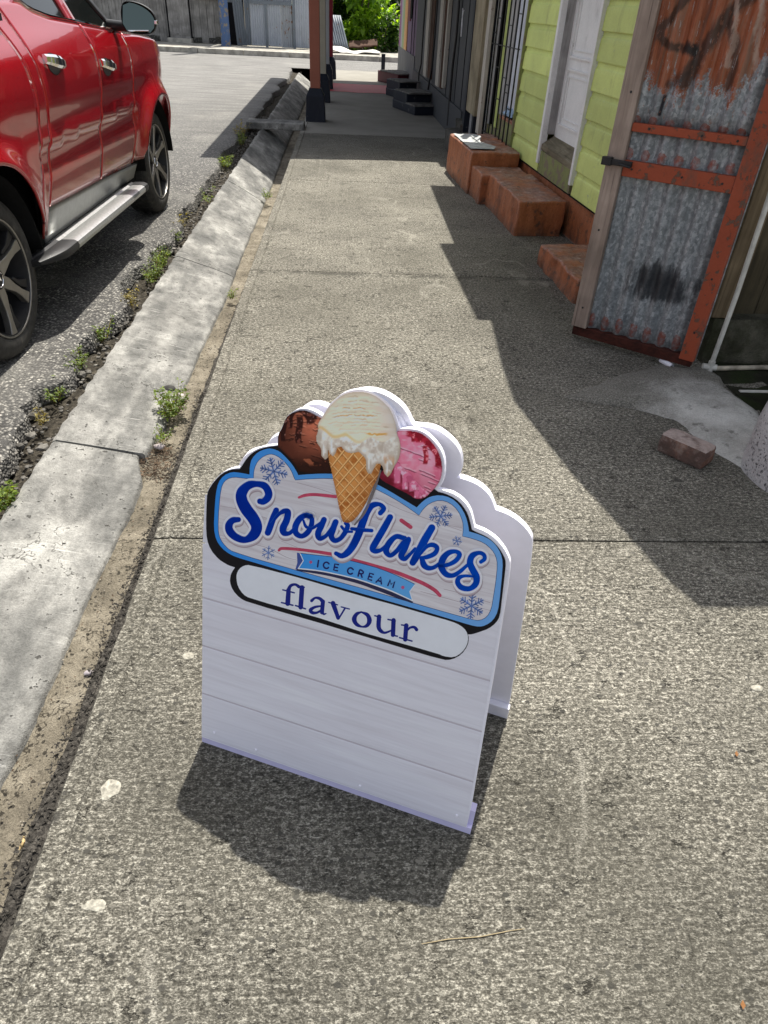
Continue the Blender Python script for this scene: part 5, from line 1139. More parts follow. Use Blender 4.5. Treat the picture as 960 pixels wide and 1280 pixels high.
# roof overhang (casts the stepped shade on the pavement)
M['tin'] = flat('rusty_roof_tin', (0.22, 0.16, 0.12), 0.6, 0.4, 0.3, var=0.3, vs=6)
def roofpoly(pts, z, name, parent):
    b = MB(); b.prism([(p[0], p[1]) for p in pts], lambda u, v, w_: WA*u+WN*v+ZV*(z+w_+0.16*max(0, v-WD)), 0, 0.03); return b.build(name, M['tin'], parent)
roofpoly([(5.09, 1.495), (6.72, 1.535), (6.72, 1.655), (8.87, 1.80), (8.87, 3.9), (5.09, 3.9)], 2.6, 'roof', house)

# ---- front steps (terracotta painted masonry)
steps = thing('front_steps', W(6.6, 0, 0.25), 'terracotta painted masonry steps with chipped edges below the white door', 'steps')
def rough_box(s0, s1, n0, n1, z0, z1, amp=0.012, tilt=0.0):
    b = MB()
    def P(s, n_, z): return WA*s+WN*n_+ZV*z + Vector((nz(s*5, n_*5, z*5), nz(s*5+9, n_*5, z*5), nz(s*5, n_*5+7, z*5)))*amp + Vector((nz(s*19, n_*19, z*19), nz(s*19+9, n_*19, z*19), nz(s*19, n_*19+7, z*19)))*(amp*0.55)
    NS = max(3, int((s1-s0)/0.028)); NN = max(3, int((n1-n0)/0.028)); NZ = max(2, int((z1-z0)/0.028))
    b.sheet(NN, NS, lambda u, v: P(s0+(s1-s0)*v, n0+(n1-n0)*u, z1+tilt*(u-0.5)))                 # top
    b.sheet(NS, NZ, lambda u, v: P(s0+(s1-s0)*u, n0-0.012*(1-v), z0+(z1+tilt*-0.5-z0)*v), flip=True)   # street face
    b.sheet(NN, NZ, lambda u, v: P(s0, n0-0.012*(1-v)+(n1-n0+0.012*(1-v))*u, z0+(z1+tilt*(u-0.5)-z0)*v)) # near end
    b.sheet(NN, NZ, lambda u, v: P(s1, n0-0.012*(1-v)+(n1-n0)*u, z0+(z1+tilt*(u-0.5)-z0)*v), flip=True)
    me_w = b
    bm = bmesh.new(); vs = [bm.verts.new(v) for v in b.v]
    for f in b.f:
        try: bm.faces.new([vs[i] for i in f])
        except ValueError: pass
    bmesh.ops.remove_doubles(bm, verts=bm.verts, dist=0.0015); bm.verts.index_update()
    r = MB(); r.add([v.co.copy() for v in bm.verts], [tuple(v.index for v in f.verts) for f in bm.faces]); bm.free(); return r
NF0 = 1.775
M['terra_top'] = M['terra2']
def step_mats(o):   # worn top faces take the second material
    o.data.materials.append(M['terra2'])
    for p in o.data.polygons:
        if p.normal.z > 0.7: p.material_index = 1
    return o
def stepb(*a, **kw):
    return step_mats(rough_box(*a, **kw).build('step', M['terra'], steps, smooth=True, ang=50, bevel=0.013, seg=3))
stepb(7.44, 8.62, 1.690, 2.18, -0.02, 0.385)
stepb(7.0, 7.435, 1.715, 2.18, -0.02, 0.262, amp=0.014)
stepb(5.90, 6.995, 1.785, 2.18, -0.02, 0.278)
stepb(4.30, 5.16, 1.770, 2.18, -0.02, 0.150, amp=0.018)
b = MB(); b.sheet(14, 12, lambda u, v: WA*(7.55+0.95*u+0.03*nz(v*3, 4)*(1-abs(2*u-1)))+WN*(1.70+0.32*v*(0.75+0.3*nz(u*3, 1)))+ZV*(0.3985+0.002*nz(u*5, v*5)), flip=True); b.build('cement_patch', flat('grey_cement', (0.40, 0.41, 0.40), 0.85, 0.2, var=0.1, vs=12), steps)

# ================================================================== TIN GATE
GO = Vector((1.330, 3.817, 0)); GD = Vector((0.778, -0.629, 0)).normalized(); GN = Vector((-0.629, -0.778, 0)).normalized()  # GN faces the street
def G(u, z, o=0.0): return GO+GD*u+GN*o+ZV*z
GAX = (GD, GN, ZV)
gate = thing('tin_gate', GO, 'rusty corrugated tin gate in a red frame, standing half open beside the green house', 'gate')
DKS = (0.028, 0.020, 0.016)
STAINS = [([(0.20, 1.64), (0.18, 1.606), (0.136, 1.542), (0.101, 1.50), (0.106, 1.465), (0.159, 1.438), (0.276, 1.428)], 0.022, 0.8, DKS),
          ([(0.48, 1.66), (0.386, 1.575), (0.353, 1.512), (0.321, 1.442), (0.271, 1.306)], 0.040, 0.82, DKS), ([(0.403, 1.532), (0.444, 1.449), (0.466, 1.364), (0.46, 1.30)], 0.024, 0.75, DKS),
          ([(0.244, 1.443), (0.272, 1.421)], 0.026, 0.9, (0.012, 0.010, 0.010)), ([(0.203, 1.288), (0.255, 1.335), (0.284, 1.38)], 0.026, 0.6, DKS),
          ([(0.193, 1.243), (0.191, 1.21), (0.189, 1.168)], 0.0095, 0.97, (0.006, 0.006, 0.012)), ([(0.50, 1.62), (0.53, 1.45), (0.55, 1.38)], 0.016, 0.6, (0.48, 0.36, 0.29)), ([(0.40, 1.62), (0.43, 1.50), (0.435, 1.38)], 0.014, 0.55, (0.48, 0.36, 0.29))]
k = NT('galvanised_and_rust', 0.5, 0.45, 0.15)
uvw = k.n('ShaderNodeSeparateXYZ'); k.put(uvw.inputs[0], k.uv()); U_, V_ = uvw.outputs[0], uvw.outputs[1]
sp_ = k.voro(95, vec=k.mapv((1, 0.6, 1), src=k.uv()), out='Color'); sq_ = k.n('ShaderNodeSeparateColor'); k.put(sq_.inputs[0], sp_)
nz1 = k.noise(1.0, 6, 0.7, k.mapv((38, 14, 1), src=k.uv())); nz2 = k.noise(1.0, 6, 0.7, k.mapv((60, 2.4, 1), src=k.uv())); nz3 = k.noise(7, 5, 0.6, k.uv())
gg_ = k.math('ADD', k.math('MULTIPLY', sq_.outputs[0], 0.16), k.math('ADD', k.math('MULTIPLY', nz1, 0.30), k.math('ADD', k.math('MULTIPLY', k.noise(1.0, 4, 0.6, k.mapv((24, 1.1, 1), src=k.uv())), 0.30), k.math('MULTIPLY', k.noise(85, 3, 0.6, k.uv()), 0.24))))
galv = k.ramp(gg_, [(0.30, (0.085, 0.098, 0.108)), (0.5, (0.225, 0.243, 0.255)), (0.68, (0.47, 0.49, 0.505))])
rust = k.ramp(k.math('ADD', k.math('MULTIPLY', nz2, 0.7), k.math('MULTIPLY', k.noise(1.0, 4, 0.6, k.mapv((9, 2.0, 1), src=k.uv())), 0.3)), [(0.30, (0.055, 0.026, 0.018)), (0.42, (0.19, 0.055, 0.024)), (0.50, (0.31, 0.088, 0.034)), (0.57, (0.26, 0.125, 0.075)), (0.64, (0.20, 0.12, 0.085)), (0.72, (0.50, 0.39, 0.31))])
edge = k.math('ADD', k.math('SUBTRACT', V_, 1.295), k.math('ADD', k.math('MULTIPLY', k.math('SUBTRACT', nz1, 0.5), 0.34), k.math('MULTIPLY', k.math('SUBTRACT', k.noise(1.0, 3, 0.6, k.mapv((13, 1.0, 1), src=k.uv())), 0.5), 0.30)))
edge = k.math('SUBTRACT', edge, k.math('MULTIPLY', k.math('MAXIMUM', k.math('SUBTRACT', U_, 0.50), 0.0), 1.4))
c_ = k.mix(k.ramp(k.math('ADD', edge, k.math('ADD', 0.03, k.math('MULTIPLY', k.math('SUBTRACT', k.noise(120, 3, 0.7, k.uv()), 0.5), 0.16))), [(0.0, 0.0), (0.035, 1.0)]), galv, rust)
# long dark stains across the rusted part, and a soot blot low down
jg_ = k.math('MULTIPLY', k.math('SUBTRACT', k.noise(1.0, 5, 0.7, k.mapv((45, 16, 1), src=k.uv())), 0.5), 0.05)
for pts_, w_, am_, cl_ in STAINS: c_ = k.mix(k.math('MULTIPLY', k.seg(k.uv(), pts_, w_, jg_ if w_ > 0.012 else None), am_), c_, cl_)
bx = k.math('DIVIDE', k.math('SUBTRACT', U_, 0.40), 0.17); bz = k.math('DIVIDE', k.math('SUBTRACT', V_, 0.40), 0.10)
r2 = k.math('ADD', k.math('MULTIPLY', bx, bx), k.math('MULTIPLY', bz, bz)); r2 = k.math('MULTIPLY', k.math('ADD', r2, k.math('MULTIPLY', k.math('SUBTRACT', k.noise(1.0, 5, 0.65, k.mapv((26, 6, 1), src=k.uv())), 0.42), 5.0)), 0.55)
tg_ = k.math('MULTIPLY', k.math('GREATER_THAN', k.noise(1.0, 4, 0.7, k.mapv((55, 20, 1), src=k.uv())), 0.60), k.math('GREATER_THAN', V_, 1.15))
c_ = k.mix(k.math('MULTIPLY', tg_, 0.55), c_, (0.28, 0.11, 0.06)); fl_ = k.math('MULTIPLY', k.math('GREATER_THAN', k.noise(1.0, 5, 0.75, k.mapv((70, 9, 1), loc=(3, 3, 0), src=k.uv())), 0.62), k.math('GREATER_THAN', edge, 0.0)); c_ = k.mix(k.math('MULTIPLY', fl_, 0.8), c_, (0.36, 0.35, 0.34))
c_ = k.mix(k.ramp(r2, [(0.0, 0.97), (0.55, 0.85), (1.0, 0.0)]), c_, (0.018, 0.02, 0.025))
pu = k.math('ABSOLUTE', k.math('SUBTRACT', k.math('FRACT', k.math('ADD', k.math('DIVIDE', U_, 0.082), 0.45)), 0.5))
def spotrow(zc, hz):
    dv = k.math('ABSOLUTE', k.math('DIVIDE', k.math('SUBTRACT', V_, zc), hz)); return k.math('MULTIPLY', k.math('LESS_THAN', k.math('ADD', k.math('ADD', k.math('MULTIPLY', k.math('MULTIPLY', pu, pu), 9.0), k.math('MULTIPLY', dv, dv)), k.math('MULTIPLY', k.math('SUBTRACT', nz1, 0.5), 1.6)), 0.62), k.math('LESS_THAN', dv, 1.0))
for zc, hz in ((0.985, 0.035), (1.135, 0.025), (0.13, 0.055)): c_ = k.mix(k.math('MULTIPLY', spotrow(zc, hz), k.ramp(k.noise(1.0, 4, 0.7, k.mapv((40, 30, 1), src=k.uv())), [(0.38, 0.15), (0.6, 0.85)])), c_, (0.25, 0.055, 0.03))
M['tinsheet'] = k.fin(c_, nrm=k.bump(k.math('ADD', k.math('MULTIPLY', nz1, 0.4), k.math('MULTIPLY', k.noise(9, 3, 0.6, k.uv()), 2.2)), 0.006, 0.8))
M['redwood'] = m_peel('brick_red_wood_paint', (0.34, 0.070, 0.030), (0.12, 0.07, 0.05), 0.56, 0.65, 16, 0.9, wear=0.008)
M['barewood'] = m_oldwood('bare_brown_wood', (0.24, 0.185, 0.15), (0.41, 0.33, 0.275), cracks=0.6)
M['darkred'] = m_oldwood('dark_red_wood', (0.025, 0.010, 0.008), (0.085, 0.024, 0.016), axis=0)
def corr(u0, u1, z0, z1, ph=0.0):
    b = MB(); N = int((u1-u0)/0.0068); vs = []; b.uv = []; fs = []; Mz = 10
    for j in range(Mz+1):
        z = z0+(z1-z0)*j/Mz
        for i in range(N+1):
            u = u0+(u1-u0)*i/N; o = 0.0130*math.cos(2*math.pi*(u/0.082+0.45+0.5+ph)) + 0.004*nz(u*5, z*3) - 0.024
            vs.append(G(u, z, o)); b.uv.append((u, z))
    fs = [(j*(N+1)+i, (j+1)*(N+1)+i, (j+1)*(N+1)+i+1, j*(N+1)+i+1) for j in range(Mz) for i in range(N)]
    b.add(vs, fs); return b
solid(corr(0.01, 0.70, 0.055, 1.14).build('tin_sheet', M['tinsheet'], gate, smooth=True), 0.0015)
o_ = corr(0.01, 0.70, 1.10, 2.05)
o_.v = [p+GN*0.006 for p in o_.v]; solid(o_.build('tin_sheet', M['tinsheet'], gate, smooth=True), 0.0015)
def gbar(u0, u1, z0, z1, o0, o1, mt, nm): b = MB(); b.box(G((u0+u1)/2, (z0+z1)/2, (o0+o1)/2), (u1-u0, o1-o0, z1-z0), GAX); return b.build(nm, M[mt], gate, bevel=0.004)
gbar(-0.006, 0.082, 0.085, 2.06, -0.008, 0.030, 'barewood', 'stile')
gbar(0.622, 0.700, 0.065, 2.06, -0.010, 0.026, 'redwood', 'stile')
gbar(0.083, 0.621, 1.088, 1.126, -0.012, 0.020, 'redwood', 'rail')
gbar(0.083, 0.621, 0.888, 0.962, -0.012, 0.018, 'redwood', 'rail')
for u_, z_, o_ in ((0.17, 1.107, 0.020), (0.42, 1.107, 0.020), (0.58, 1.105, 0.020), (0.13, 0.925, 0.018), (0.38, 0.925, 0.018), (0.57, 0.925, 0.018), (0.66, 0.5, 0.026), (0.66, 0.22, 0.026), (0.66, 1.3, 0.026), (0.04, 0.2, 0.030), (0.035, 0.62, 0.030), (0.045, 1.25, 0.030)):
    b = MB(); b.tube([G(u_, z_, o_-0.002), G(u_, z_, o_+0.0025)], [0.0065, 0.005], 8); b.build('nail', M['iron'], gate)
gbar(0.0, 0.690, 0.028, 0.084, -0.035, 0.010, 'darkred', 'bottom_rail')
b = MB(); b.box(G(0.068, 0.948, 0.040), (0.13, 0.018, 0.026), GAX); b.box(G(0.005, 0.950, 0.042), (0.05, 0.03, 0.038), GAX); b.tube([G(0.07, 0.945, 0.052), G(0.135, 0.938, 0.058)], 0.006, 8); b.build('latch', M['iron'], gate, bevel=0.003)

# ================================================================== WALL BESIDE THE GATE
M['mosswood'] = m_oldwood('mossy_dark_wood', (0.050, 0.042, 0.026), (0.13, 0.105, 0.062))
M['mossblk'] = m_moss('mossy_concrete', (0.045, 0.044, 0.030), (0.17, 0.16, 0.12), (0.05, 0.055, 0.028), 7)
shed = thing('board_shed', (2.6, 3.5, 0), 'dark mossy board wall with a thick post to the right of the tin gate', 'shed')
SY = 3.52
def syp(x, y, yy): q = gp(x, y, (0, yy, 0), (0, 1, 0)); return q.x, q.z
xl_, z_ = syp(889, 398, SY); xr_, _ = syp(915, 398, SY)
b = MB(); b.box(((xl_+xr_)/2, SY+0.06, 1.30), (xr_-xl_, 0.12, 2.10)); b.build('post', m_oldwood('brown_mossy_post', (0.13, 0.094, 0.055), (0.27, 0.205, 0.125)), shed, bevel=0.008)
for i in range(10):
    x = xr_+0.004+0.165*i; b = MB(); b.box((x+0.08, SY+0.10+0.007*(i % 2), 1.30), (0.157, 0.03, 2.12)); b.build('wall_board', M['mosswood'], shed)
b = MB(); b.box((2.9, SY+0.6, 1.3), (1.8, 0.9, 2.2)); b.build('backing', M['dark'], shed)
rbv = MB(); x0_, x1_ = 1.985, 3.7; z1_ = 0.250
def blk(u, v):
    x = x0_+(x1_-x0_)*u; return Vector((x+0.015*nz(x*6, v*5), SY-0.02+0.03*nz(x*4, v*4, 2)+0.02*v*0.5, -0.05+(z1_+0.05)*v+0.012*nz(x*5, 3)))
rbv.sheet(60, 10, blk); rbv.sheet(60, 5, lambda u, v: blk(u, 1.0)+Vector((0, 0.22*v, 0.004*nz(u*40, v*4)))); rbv.sheet(8, 10, lambda u, v: blk(0.0, v)+Vector((0, 0.22*(1-u), 0)))
rbv.build('footing_block', M['mossblk'], shed, smooth=True, ang=50)
roofpoly([(2.58, 1.70), (2.72, 1.65), (3.01, 1.60), (3.38, 1.53), (4.03, 1.45), (4.46, 1.49), (5.12, 1.585), (5.12, 3.6), (2.58, 3.6)], 2.6, 'roof', shed)
b = MB(); b.box((2.9, SY+0.2, 2.45), (1.9, 0.1, 0.2)); b.build('roof_beam', M['mosswood'], shed)

# water pipes
M['pvc'] = flat('dirty_white_pvc', (0.56, 0.55, 0.50), 0.45, 0.4, var=0.12, vs=12)
p0 = gz(888, 459, 0.02); ptop = p0+Vector((0.0, 0.0, 2.2))
pipe = thing('water_pipe', p0, 'thin white plastic water pipe rising up the dark board wall and running along its foot', 'pipe')
b = MB(); b.tube([p0, p0+ZV*0.4+Vector((0.004,0,0)), p0+ZV*1.1+Vector((-0.006,0.004,0)), ptop], 0.0125, 10); b.build('riser', M['pvc'], pipe, smooth=True)
p1 = p0+Vector((0.95, 0.0, 0.0)); b = MB(); b.tube([p0+Vector((0.02,-0.006,-0.004)), p0+Vector((0.3,-0.004,0.008)), p1], 0.0135, 10); b.build('runner', flat('rust_stained_pvc', (0.36, 0.32, 0.25), 0.6, 0.3, var=0.25, vs=18), pipe, smooth=True)
b = MB(); b.tube([p0-ZV*0.02, p0+ZV*0.035], 0.018, 10); b.tube([p0-Vector((0.04,-0.01,0)), p0+Vector((0.03,-0.006,0))], 0.018, 10); b.build('elbow', M['pvc'], pipe, smooth=True)
q0 = gz(924, 490, 0.0); b = MB(); b.tube([q0, q0+Vector((0.5, -0.005, 0.005))], 0.012, 10); b.build('drain_pipe', M['pvc'], org=q0, smooth=True, label='short pale pipe lying low across the hollow near the right edge', cat='pipe')
g0 = gz(826, 450, 0.014); g1 = gz(840, 458, 0.014); b = MB(); b.tube([g0, g1], 0.014, 12, cap=False); b.tube([g1, g0], 0.010, 12, cap=False); b.build('pipe_stub', flat('clean_white_pvc', (0.80, 0.82, 0.88), 0.4, 0.4, var=0.03), org=g1, smooth=True, label='short white pipe end poking out from under the tin gate', cat='pipe')
# hollow floor between ramp and wall
b = MB(); b.sheet(10, 12, lambda u, v: Vector((2.0+1.6*u, 2.3+1.25*v, 0.004+0.016*nz(u*9, v*9)))); b.build('mossy_ground', m_moss('mossy_mud', (0.014, 0.016, 0.009), (0.045, 0.045, 0.03), (0.03, 0.045, 0.014), 8), kind='structure', smooth=True)
# old brick
bk = MB(); A_, B_, C_, D_ = gz(823, 552, 0.0), gz(826, 562, 0), gz(880, 585, 0), gz(903, 574, 0.0)
cB = Vector((1.525, 2.565, 0.042)); dB = Vector((0.205, -0.163, 0)).normalized(); dB = (gz(882, 585) - gz(828, 561)).normalized(); nB = Vector((-dB.y, dB.x, 0))
def brick_mesh(c, X, Y, sx, sy, sz, seed):
    b = MB(); bm = bmesh.new(); bmesh.ops.create_cube(bm, size=1.0); bmesh.ops.subdivide_edges(bm, edges=bm.edges[:], cuts=7, use_grid_fill=True)
    vs = []
    for v in bm.verts:
        p = v.co; q = Vector((p.x, p.y, p.z)); rr = 0.34
        l = max(abs(q.x)**7+abs(q.y)**7+abs(q.z)**7, 1e-9)**(1/7); q = q*(0.5/l)*0.55+q*0.45
        am = 1+0.03*nz(p.x*5+seed, p.y*5, p.z*5)+0.018*nz(p.x*14, p.y*14+seed, p.z*14)
        if p.z > 0.2 and p.x > 0.32: q.z -= 0.10*(p.x-0.32)*(1+nz(p.y*5, seed))
        vs.append(c+X*(q.x*sx*am)+Y*(q.y*sy*am)+ZV*(q.z*sz*am))
    b.add(vs, [tuple(v.index for v in f.verts) for f in bm.faces]); bm.free(); return b
k = NT('old_brick', 0.9, 0.2); f_ = k.noise(60, 5, 0.7); g_ = k.noise(9, 5, 0.65); zt_ = k.noise(16, 5, 0.7)
c_ = k.ramp(g_, [(0.3, (0.085, 0.066, 0.058)), (0.5, (0.15, 0.092, 0.075)), (0.66, (0.27, 0.12, 0.075))]); up_ = k.n('ShaderNodeNewGeometry').outputs['Normal']; c_ = k.mix(k.ramp(zt_, [(0.52, 0.0), (0.66, 0.6)]), c_, (0.34, 0.28, 0.245)); nzb = k.sep(up_)[2]; c_ = k.mix(k.math('MULTIPLY', k.ramp(nzb, [(0.55, 0.0), (0.8, 0.8)]), k.ramp(k.noise(12, 5, 0.7), [(0.35, 0.2), (0.5, 1.0)])), c_, (0.46, 0.38, 0.34)); c_ = k.mix(0.5, c_, k.ramp(f_, [(0.3, 0.4), (0.7, 1.0)]), 'MULTIPLY')
o = brick_mesh(gz(858, 560, 0.045), dB, nB, 0.215, 0.105, 0.085, 2.0).build('brick', k.fin(c_, nrm=k.bump(f_, 0.006, 1.0)), smooth=True, org=gz(858, 560, 0), ang=50, label='single worn reddish brick lying on the pavement in front of the mortar ramp', cat='brick')
# speckled rounded concrete bollard / stone at the right edge
k = NT('speckled_stone', 0.9, 0.2); v_ = k.voro(60, vec=k.mapv((1, 1, 0.8))); n_ = k.noise(85, 3, 0.65); f_ = k.noise(150, 3, 0.6)
c_ = k.ramp(k.noise(4, 4), [(0.3, (0.46, 0.435, 0.43)), (0.7, (0.66, 0.635, 0.62))]); c_ = k.mix(k.ramp(n_, [(0.60, 0.0), (0.66, 0.85)]), c_, (0.035, 0.033, 0.032)); c_ = k.mix(0.35, c_, k.ramp(f_, [(0.3, 0.4), (0.7, 1.0)]), 'MULTIPLY')
M['speck'] = k.fin(c_, nrm=k.bump(k.math('SUBTRACT', f_, k.math('MULTIPLY', k.ramp(n_, [(0.58, 0.0), (0.64, 1.0)]), 1.5)), 0.006, 1.0))
b = MB(); cc = Vector((1.965, 2.36, 0.0)); vs = []; NR = 40; pr = [(0.262, -0.02), (0.264, 0.07), (0.262, 0.19), (0.252, 0.27), (0.222, 0.325), (0.165, 0.352), (0.08, 0.362), (0.0, 0.365)]
for r_, z in pr:
    for i in range(NR):
        a = 2*math.pi*i/NR; rr = r_*(1+0.04*nz(math.cos(a)*2, math.sin(a)*2, z*4)); vs.append(cc+Vector((math.cos(a)*rr, math.sin(a)*rr, z+0.008*nz(math.cos(a)*3, math.sin(a)*3, 9))))
b.add(vs, [(j*NR+i, j*NR+(i+1) % NR, (j+1)*NR+(i+1) % NR, (j+1)*NR+i) for j in range(len(pr)-1) for i in range(NR)]); b.build('speckled_stone', M['speck'], org=cc, smooth=True, ang=60, label='squat rounded concrete block with dark speckles at the right edge of the pavement', cat='concrete block')
v_, f2 = stone((2.27, 2.92, 0.10), 0.18, 5, 3, (0.9, 1.1, 0.75)); b = MB(); b.add(v_, f2); b.build('grey_stone', M['rubble'], org=(2.3, 2.86, 0), smooth=True, label='rough grey stone leaning behind the speckled block at the right edge', cat='stone')

# ================================================================== DARK AND PURPLE BUILDINGS UNDER THE GALLERY
DA0 = Vector((1.56, 10.2, 0)); DA = (Vector((1.33, 21.6, 0))-DA0).normalized(); DN = Vector((DA.y, -DA.x, 0)); DAX = (DA, DN, ZV)
def D(s, z, o=0.0): return DA0+DA*s-DN*o+ZV*z
def dpx(x, y, o=0.0): q = gp(x, y, DA0-DN*o, DN)-DA0; return q.dot(DA), q.z
def dbox(s0, s1, z0, z1, o0, o1, mt, nm, par, **kw): b = MB(); b.box(D((s0+s1)/2, (z0+z1)/2, (o0+o1)/2), (abs(s1-s0), abs(o1-o0), z1-z0), DAX); return b.build(nm, mt if not isinstance(mt, str) else M[mt], par, **kw)
M['dkgrey'] = m_peel('charcoal_wall_paint', (0.060, 0.064, 0.072), (0.14, 0.135, 0.13), 0.68, 0.6, 8, 0.4)
M['cream'] = m_peel('cream_trim', (0.50, 0.46, 0.40), (0.2, 0.17, 0.13), 0.62, 0.6, 9, 0.4)
M['brown'] = m_oldwood('brown_door_wood', (0.055, 0.028, 0.018), (0.12, 0.062, 0.04))
M['tan'] = m_oldwood('tan_board', (0.22, 0.18, 0.11), (0.42, 0.36, 0.26))
M['purple'] = m_peel('purple_wall_paint', (0.19, 0.11, 0.21), (0.2, 0.17, 0.2), 0.68, 0.6, 8, 0.3)
M['navy'] = m_peel('navy_black_paint', (0.012, 0.016, 0.028), (0.07, 0.07, 0.075), 0.64, 0.55, 10, 0.3)
M['tread'] = flat('worn_step_tread', (0.15, 0.145, 0.135), 0.85, 0.2, var=0.25, vs=9)
M['streak'] = m_oldwood('streaked_grey_board', (0.10, 0.10, 0.105), (0.42, 0.42, 0.43))
sdk = 7.15
dk = thing('dark_building', D(3.5, 0), 'charcoal painted wooden building with cream door frames behind the little blue black steps', 'building')
b = MB(); b.box(D(3.6, 1.6, -1.6), (7.1, 3.2, 3.2), DAX); b.build('wall', M['dkgrey'], dk)
dbox(0.35, sdk, 0.0, 0.40, -0.01, 0.03, 'dkgrey', 'plinth', dk)
def strip(x0, x1, ytop, ybot, mt, nm, o=0.03, par=None, th=0.04):
    """upright board whose left/right edges pass through photo columns x0,x1 at its foot row ybot"""
    s0, z0 = dpx(x0, ybot, o); s1, _ = dpx(x1, ybot, o)
    return dbox(min(s0, s1), max(s0, s1), max(0.0, z0), 2.6, 0.0, o, mt, nm, par or dk)
for x0, x1, yb, mt, nm, o in ((528.5, 532, 94, 'cream', 'door_frame', 0.06), (532.5, 538, 95, 'brown', 'door', 0.03), (543.5, 547, 106, 'cream', 'door_frame', 0.06), (547.5, 551, 108, 'brown', 'door', 0.03), (551.5, 553, 109, 'cream', 'door_frame', 0.05)):
    strip(x0, x1, 0, yb, mt, nm, o)
# vertical board joints
for x, yb in ((566, 146), (574, 150), (556, 130)):
    s, z = dpx(x, yb, 0.0); dbox(s-0.012, s+0.012, 0.4, 2.6, 0.001, 0.006, 'dark', 'board_joint', dk)
# near corner posts, tan board, streaked board
strip(582, 593, 0, 137, 'tan', 'tan_board', 0.05)
strip(594, 597.5, 0, 165, 'cream', 'corner_trim', 0.04)
dbox(-0.12, 0.02, 0.0, 2.7, -0.1, 0.06, 'navy', 'corner_post', dk)
dbox(-0.52, -0.30, 0.0, 2.7, -0.12, 0.02, 'streak', 'streaked_board', dk)
dbox(-0.66, -0.55, 0.0, 2.7, -0.12, 0.04, 'navy', 'corner_post', dk)
b = MB(); b.box(D(-0.33, 1.3, -0.22), (0.8, 0.05, 2.7), DAX); b.build('gap_backing', M['dark'], dk)
# painted white mark on the charcoal wall
s_, z_ = dpx(578, 30, 0.004); b = MB(); b.tube([D(s_, z_-0.14, 0.006), D(s_+0.01, z_-0.02, 0.006), D(s_+0.03, z_+0.08, 0.006), D(s_+0.07, z_+0.17, 0.006)], [0.010, 0.014, 0.010, 0.008], 6); b.tube([D(s_+0.03, z_+0.09, 0.006), D(s_-0.04, z_+0.15, 0.006)], 0.008, 6); b.build('paint_mark', flat('chalk_white', (0.6, 0.6, 0.62), 0.9, 0.1), dk)
# black cables / pipes on the wall
for xs in ([(574, 0), (570.5, 45), (566, 80), (562, 125), (559.5, 157)],): 
    pts_ = []
    for x, y in xs: s, z = dpx(x, y, 0.03); pts_.append(D(s, max(z, 0.02), 0.03))
    cab = MB(); cab.tube([pts_[0]+ZV*1.0]+pts_, 0.018, 8); cab.build('cable', M['iron'], dk, smooth=True)
for xs in ([(547, 0), (544, 40), (540, 85), (537, 100), (535, 112)], [(532, 0), (529, 40), (526.5, 80), (523.5, 92), (523, 103)]):
    pts_ = []
    for x, y in xs: s, z = dpx(x, y, 0.05); pts_.append(D(s, max(z, 0.05), 0.05))
    cab = MB(); cab.tube([pts_[0]+ZV*1.0]+pts_, 0.014, 6); cab.build('cable', M['iron'], dk, smooth=True)
pu = thing('purple_building', D(9, 0), 'purple painted building with an orange and green striped corner beyond the charcoal one', 'building')
b = MB(); b.box(D((sdk+11.4)/2, 1.6, -1.61), (11.4-sdk, 3.2, 3.2), DAX); b.build('wall', M['purple'], pu)
M['cgrey'] = m_peel('grey_plinth_paint', (0.16, 0.16, 0.165), (0.25, 0.24, 0.22), 0.62, 0.7, 6, 0.4)
dbox(sdk, 11.42, 0.0, 0.62, -0.02, 0.014, 'cgrey', 'plinth', pu)
for s0, s1, c in ((10.85, 11.40, (0.26, 0.10, 0.22)), (10.5, 10.85, (0.40, 0.38, 0.42)), (9.95, 10.5, (0.30, 0.42, 0.20)), (9.25, 9.95, (0.68, 0.36, 0.14))):
    dbox(s0, s1, 0.62, 2.6, -0.01, 0.010, flat('corner_stripe_paint', c, 0.6, 0.3), 'corner_stripe', pu)
dbox(8.6, 9.2, 1.20, 2.4, -0.01, 0.012, flat('dark_red_sign', (0.16, 0.02, 0.025), 0.5, 0.3), 'notice_board', pu)
dbox(8.2, 8.55, 1.25, 2.4, -0.01, 0.02, 'dark', 'window', pu)
dbox(8.05, 8.07, 0.62, 2.6, 0.0, 0.014, 'dark', 'board_joint', pu); dbox(7.5, 7.52, 0.5, 2.6, 0.0, 0.014, 'dark', 'board_joint', pu)

# small steps at the doors: three flights
def flight(nm, x0, x1, y, n, top, run, mat_r, mat_t, label, group):
    p0, p1 = gz(x0, y), gz(x1, y); t = thing(nm, p0, label, 'steps', group); X = (p1-p0); Wd = X.length; X.normalize(); Yv = Vector((-X.y, X.x, 0))
    for i in range(n):
        z1 = top*(i+1)/n; y0 = i*run; b = MB(); b.box(p0+X*(Wd/2-0.0*i)+Yv*((y0+n*run+0.25)/2)+ZV*((z1-0.02)/2+(0.001*i)), (Wd-0.02*i, n*run+0.25-y0, z1-0.02), (X, Yv, ZV)); b.build('step_riser', mat_r, t, bevel=0.012)
        b = MB(); b.box(p0+X*(Wd/2)+Yv*(y0+run/2-0.008)+ZV*(z1-0.01), (Wd+0.02-0.02*i, run+0.016 if i < n-1 else run+0.25, 0.024), (X, Yv, ZV)); b.build('step_tread', mat_t, t, bevel=0.006)
    return t
flight('door_steps', 518, 550, 144.5, 2, 0.30, 0.42, M['navy'], M['tread'], 'nearest pair of low blue black steps with grey treads on the pavement', 'low steps along the gallery')
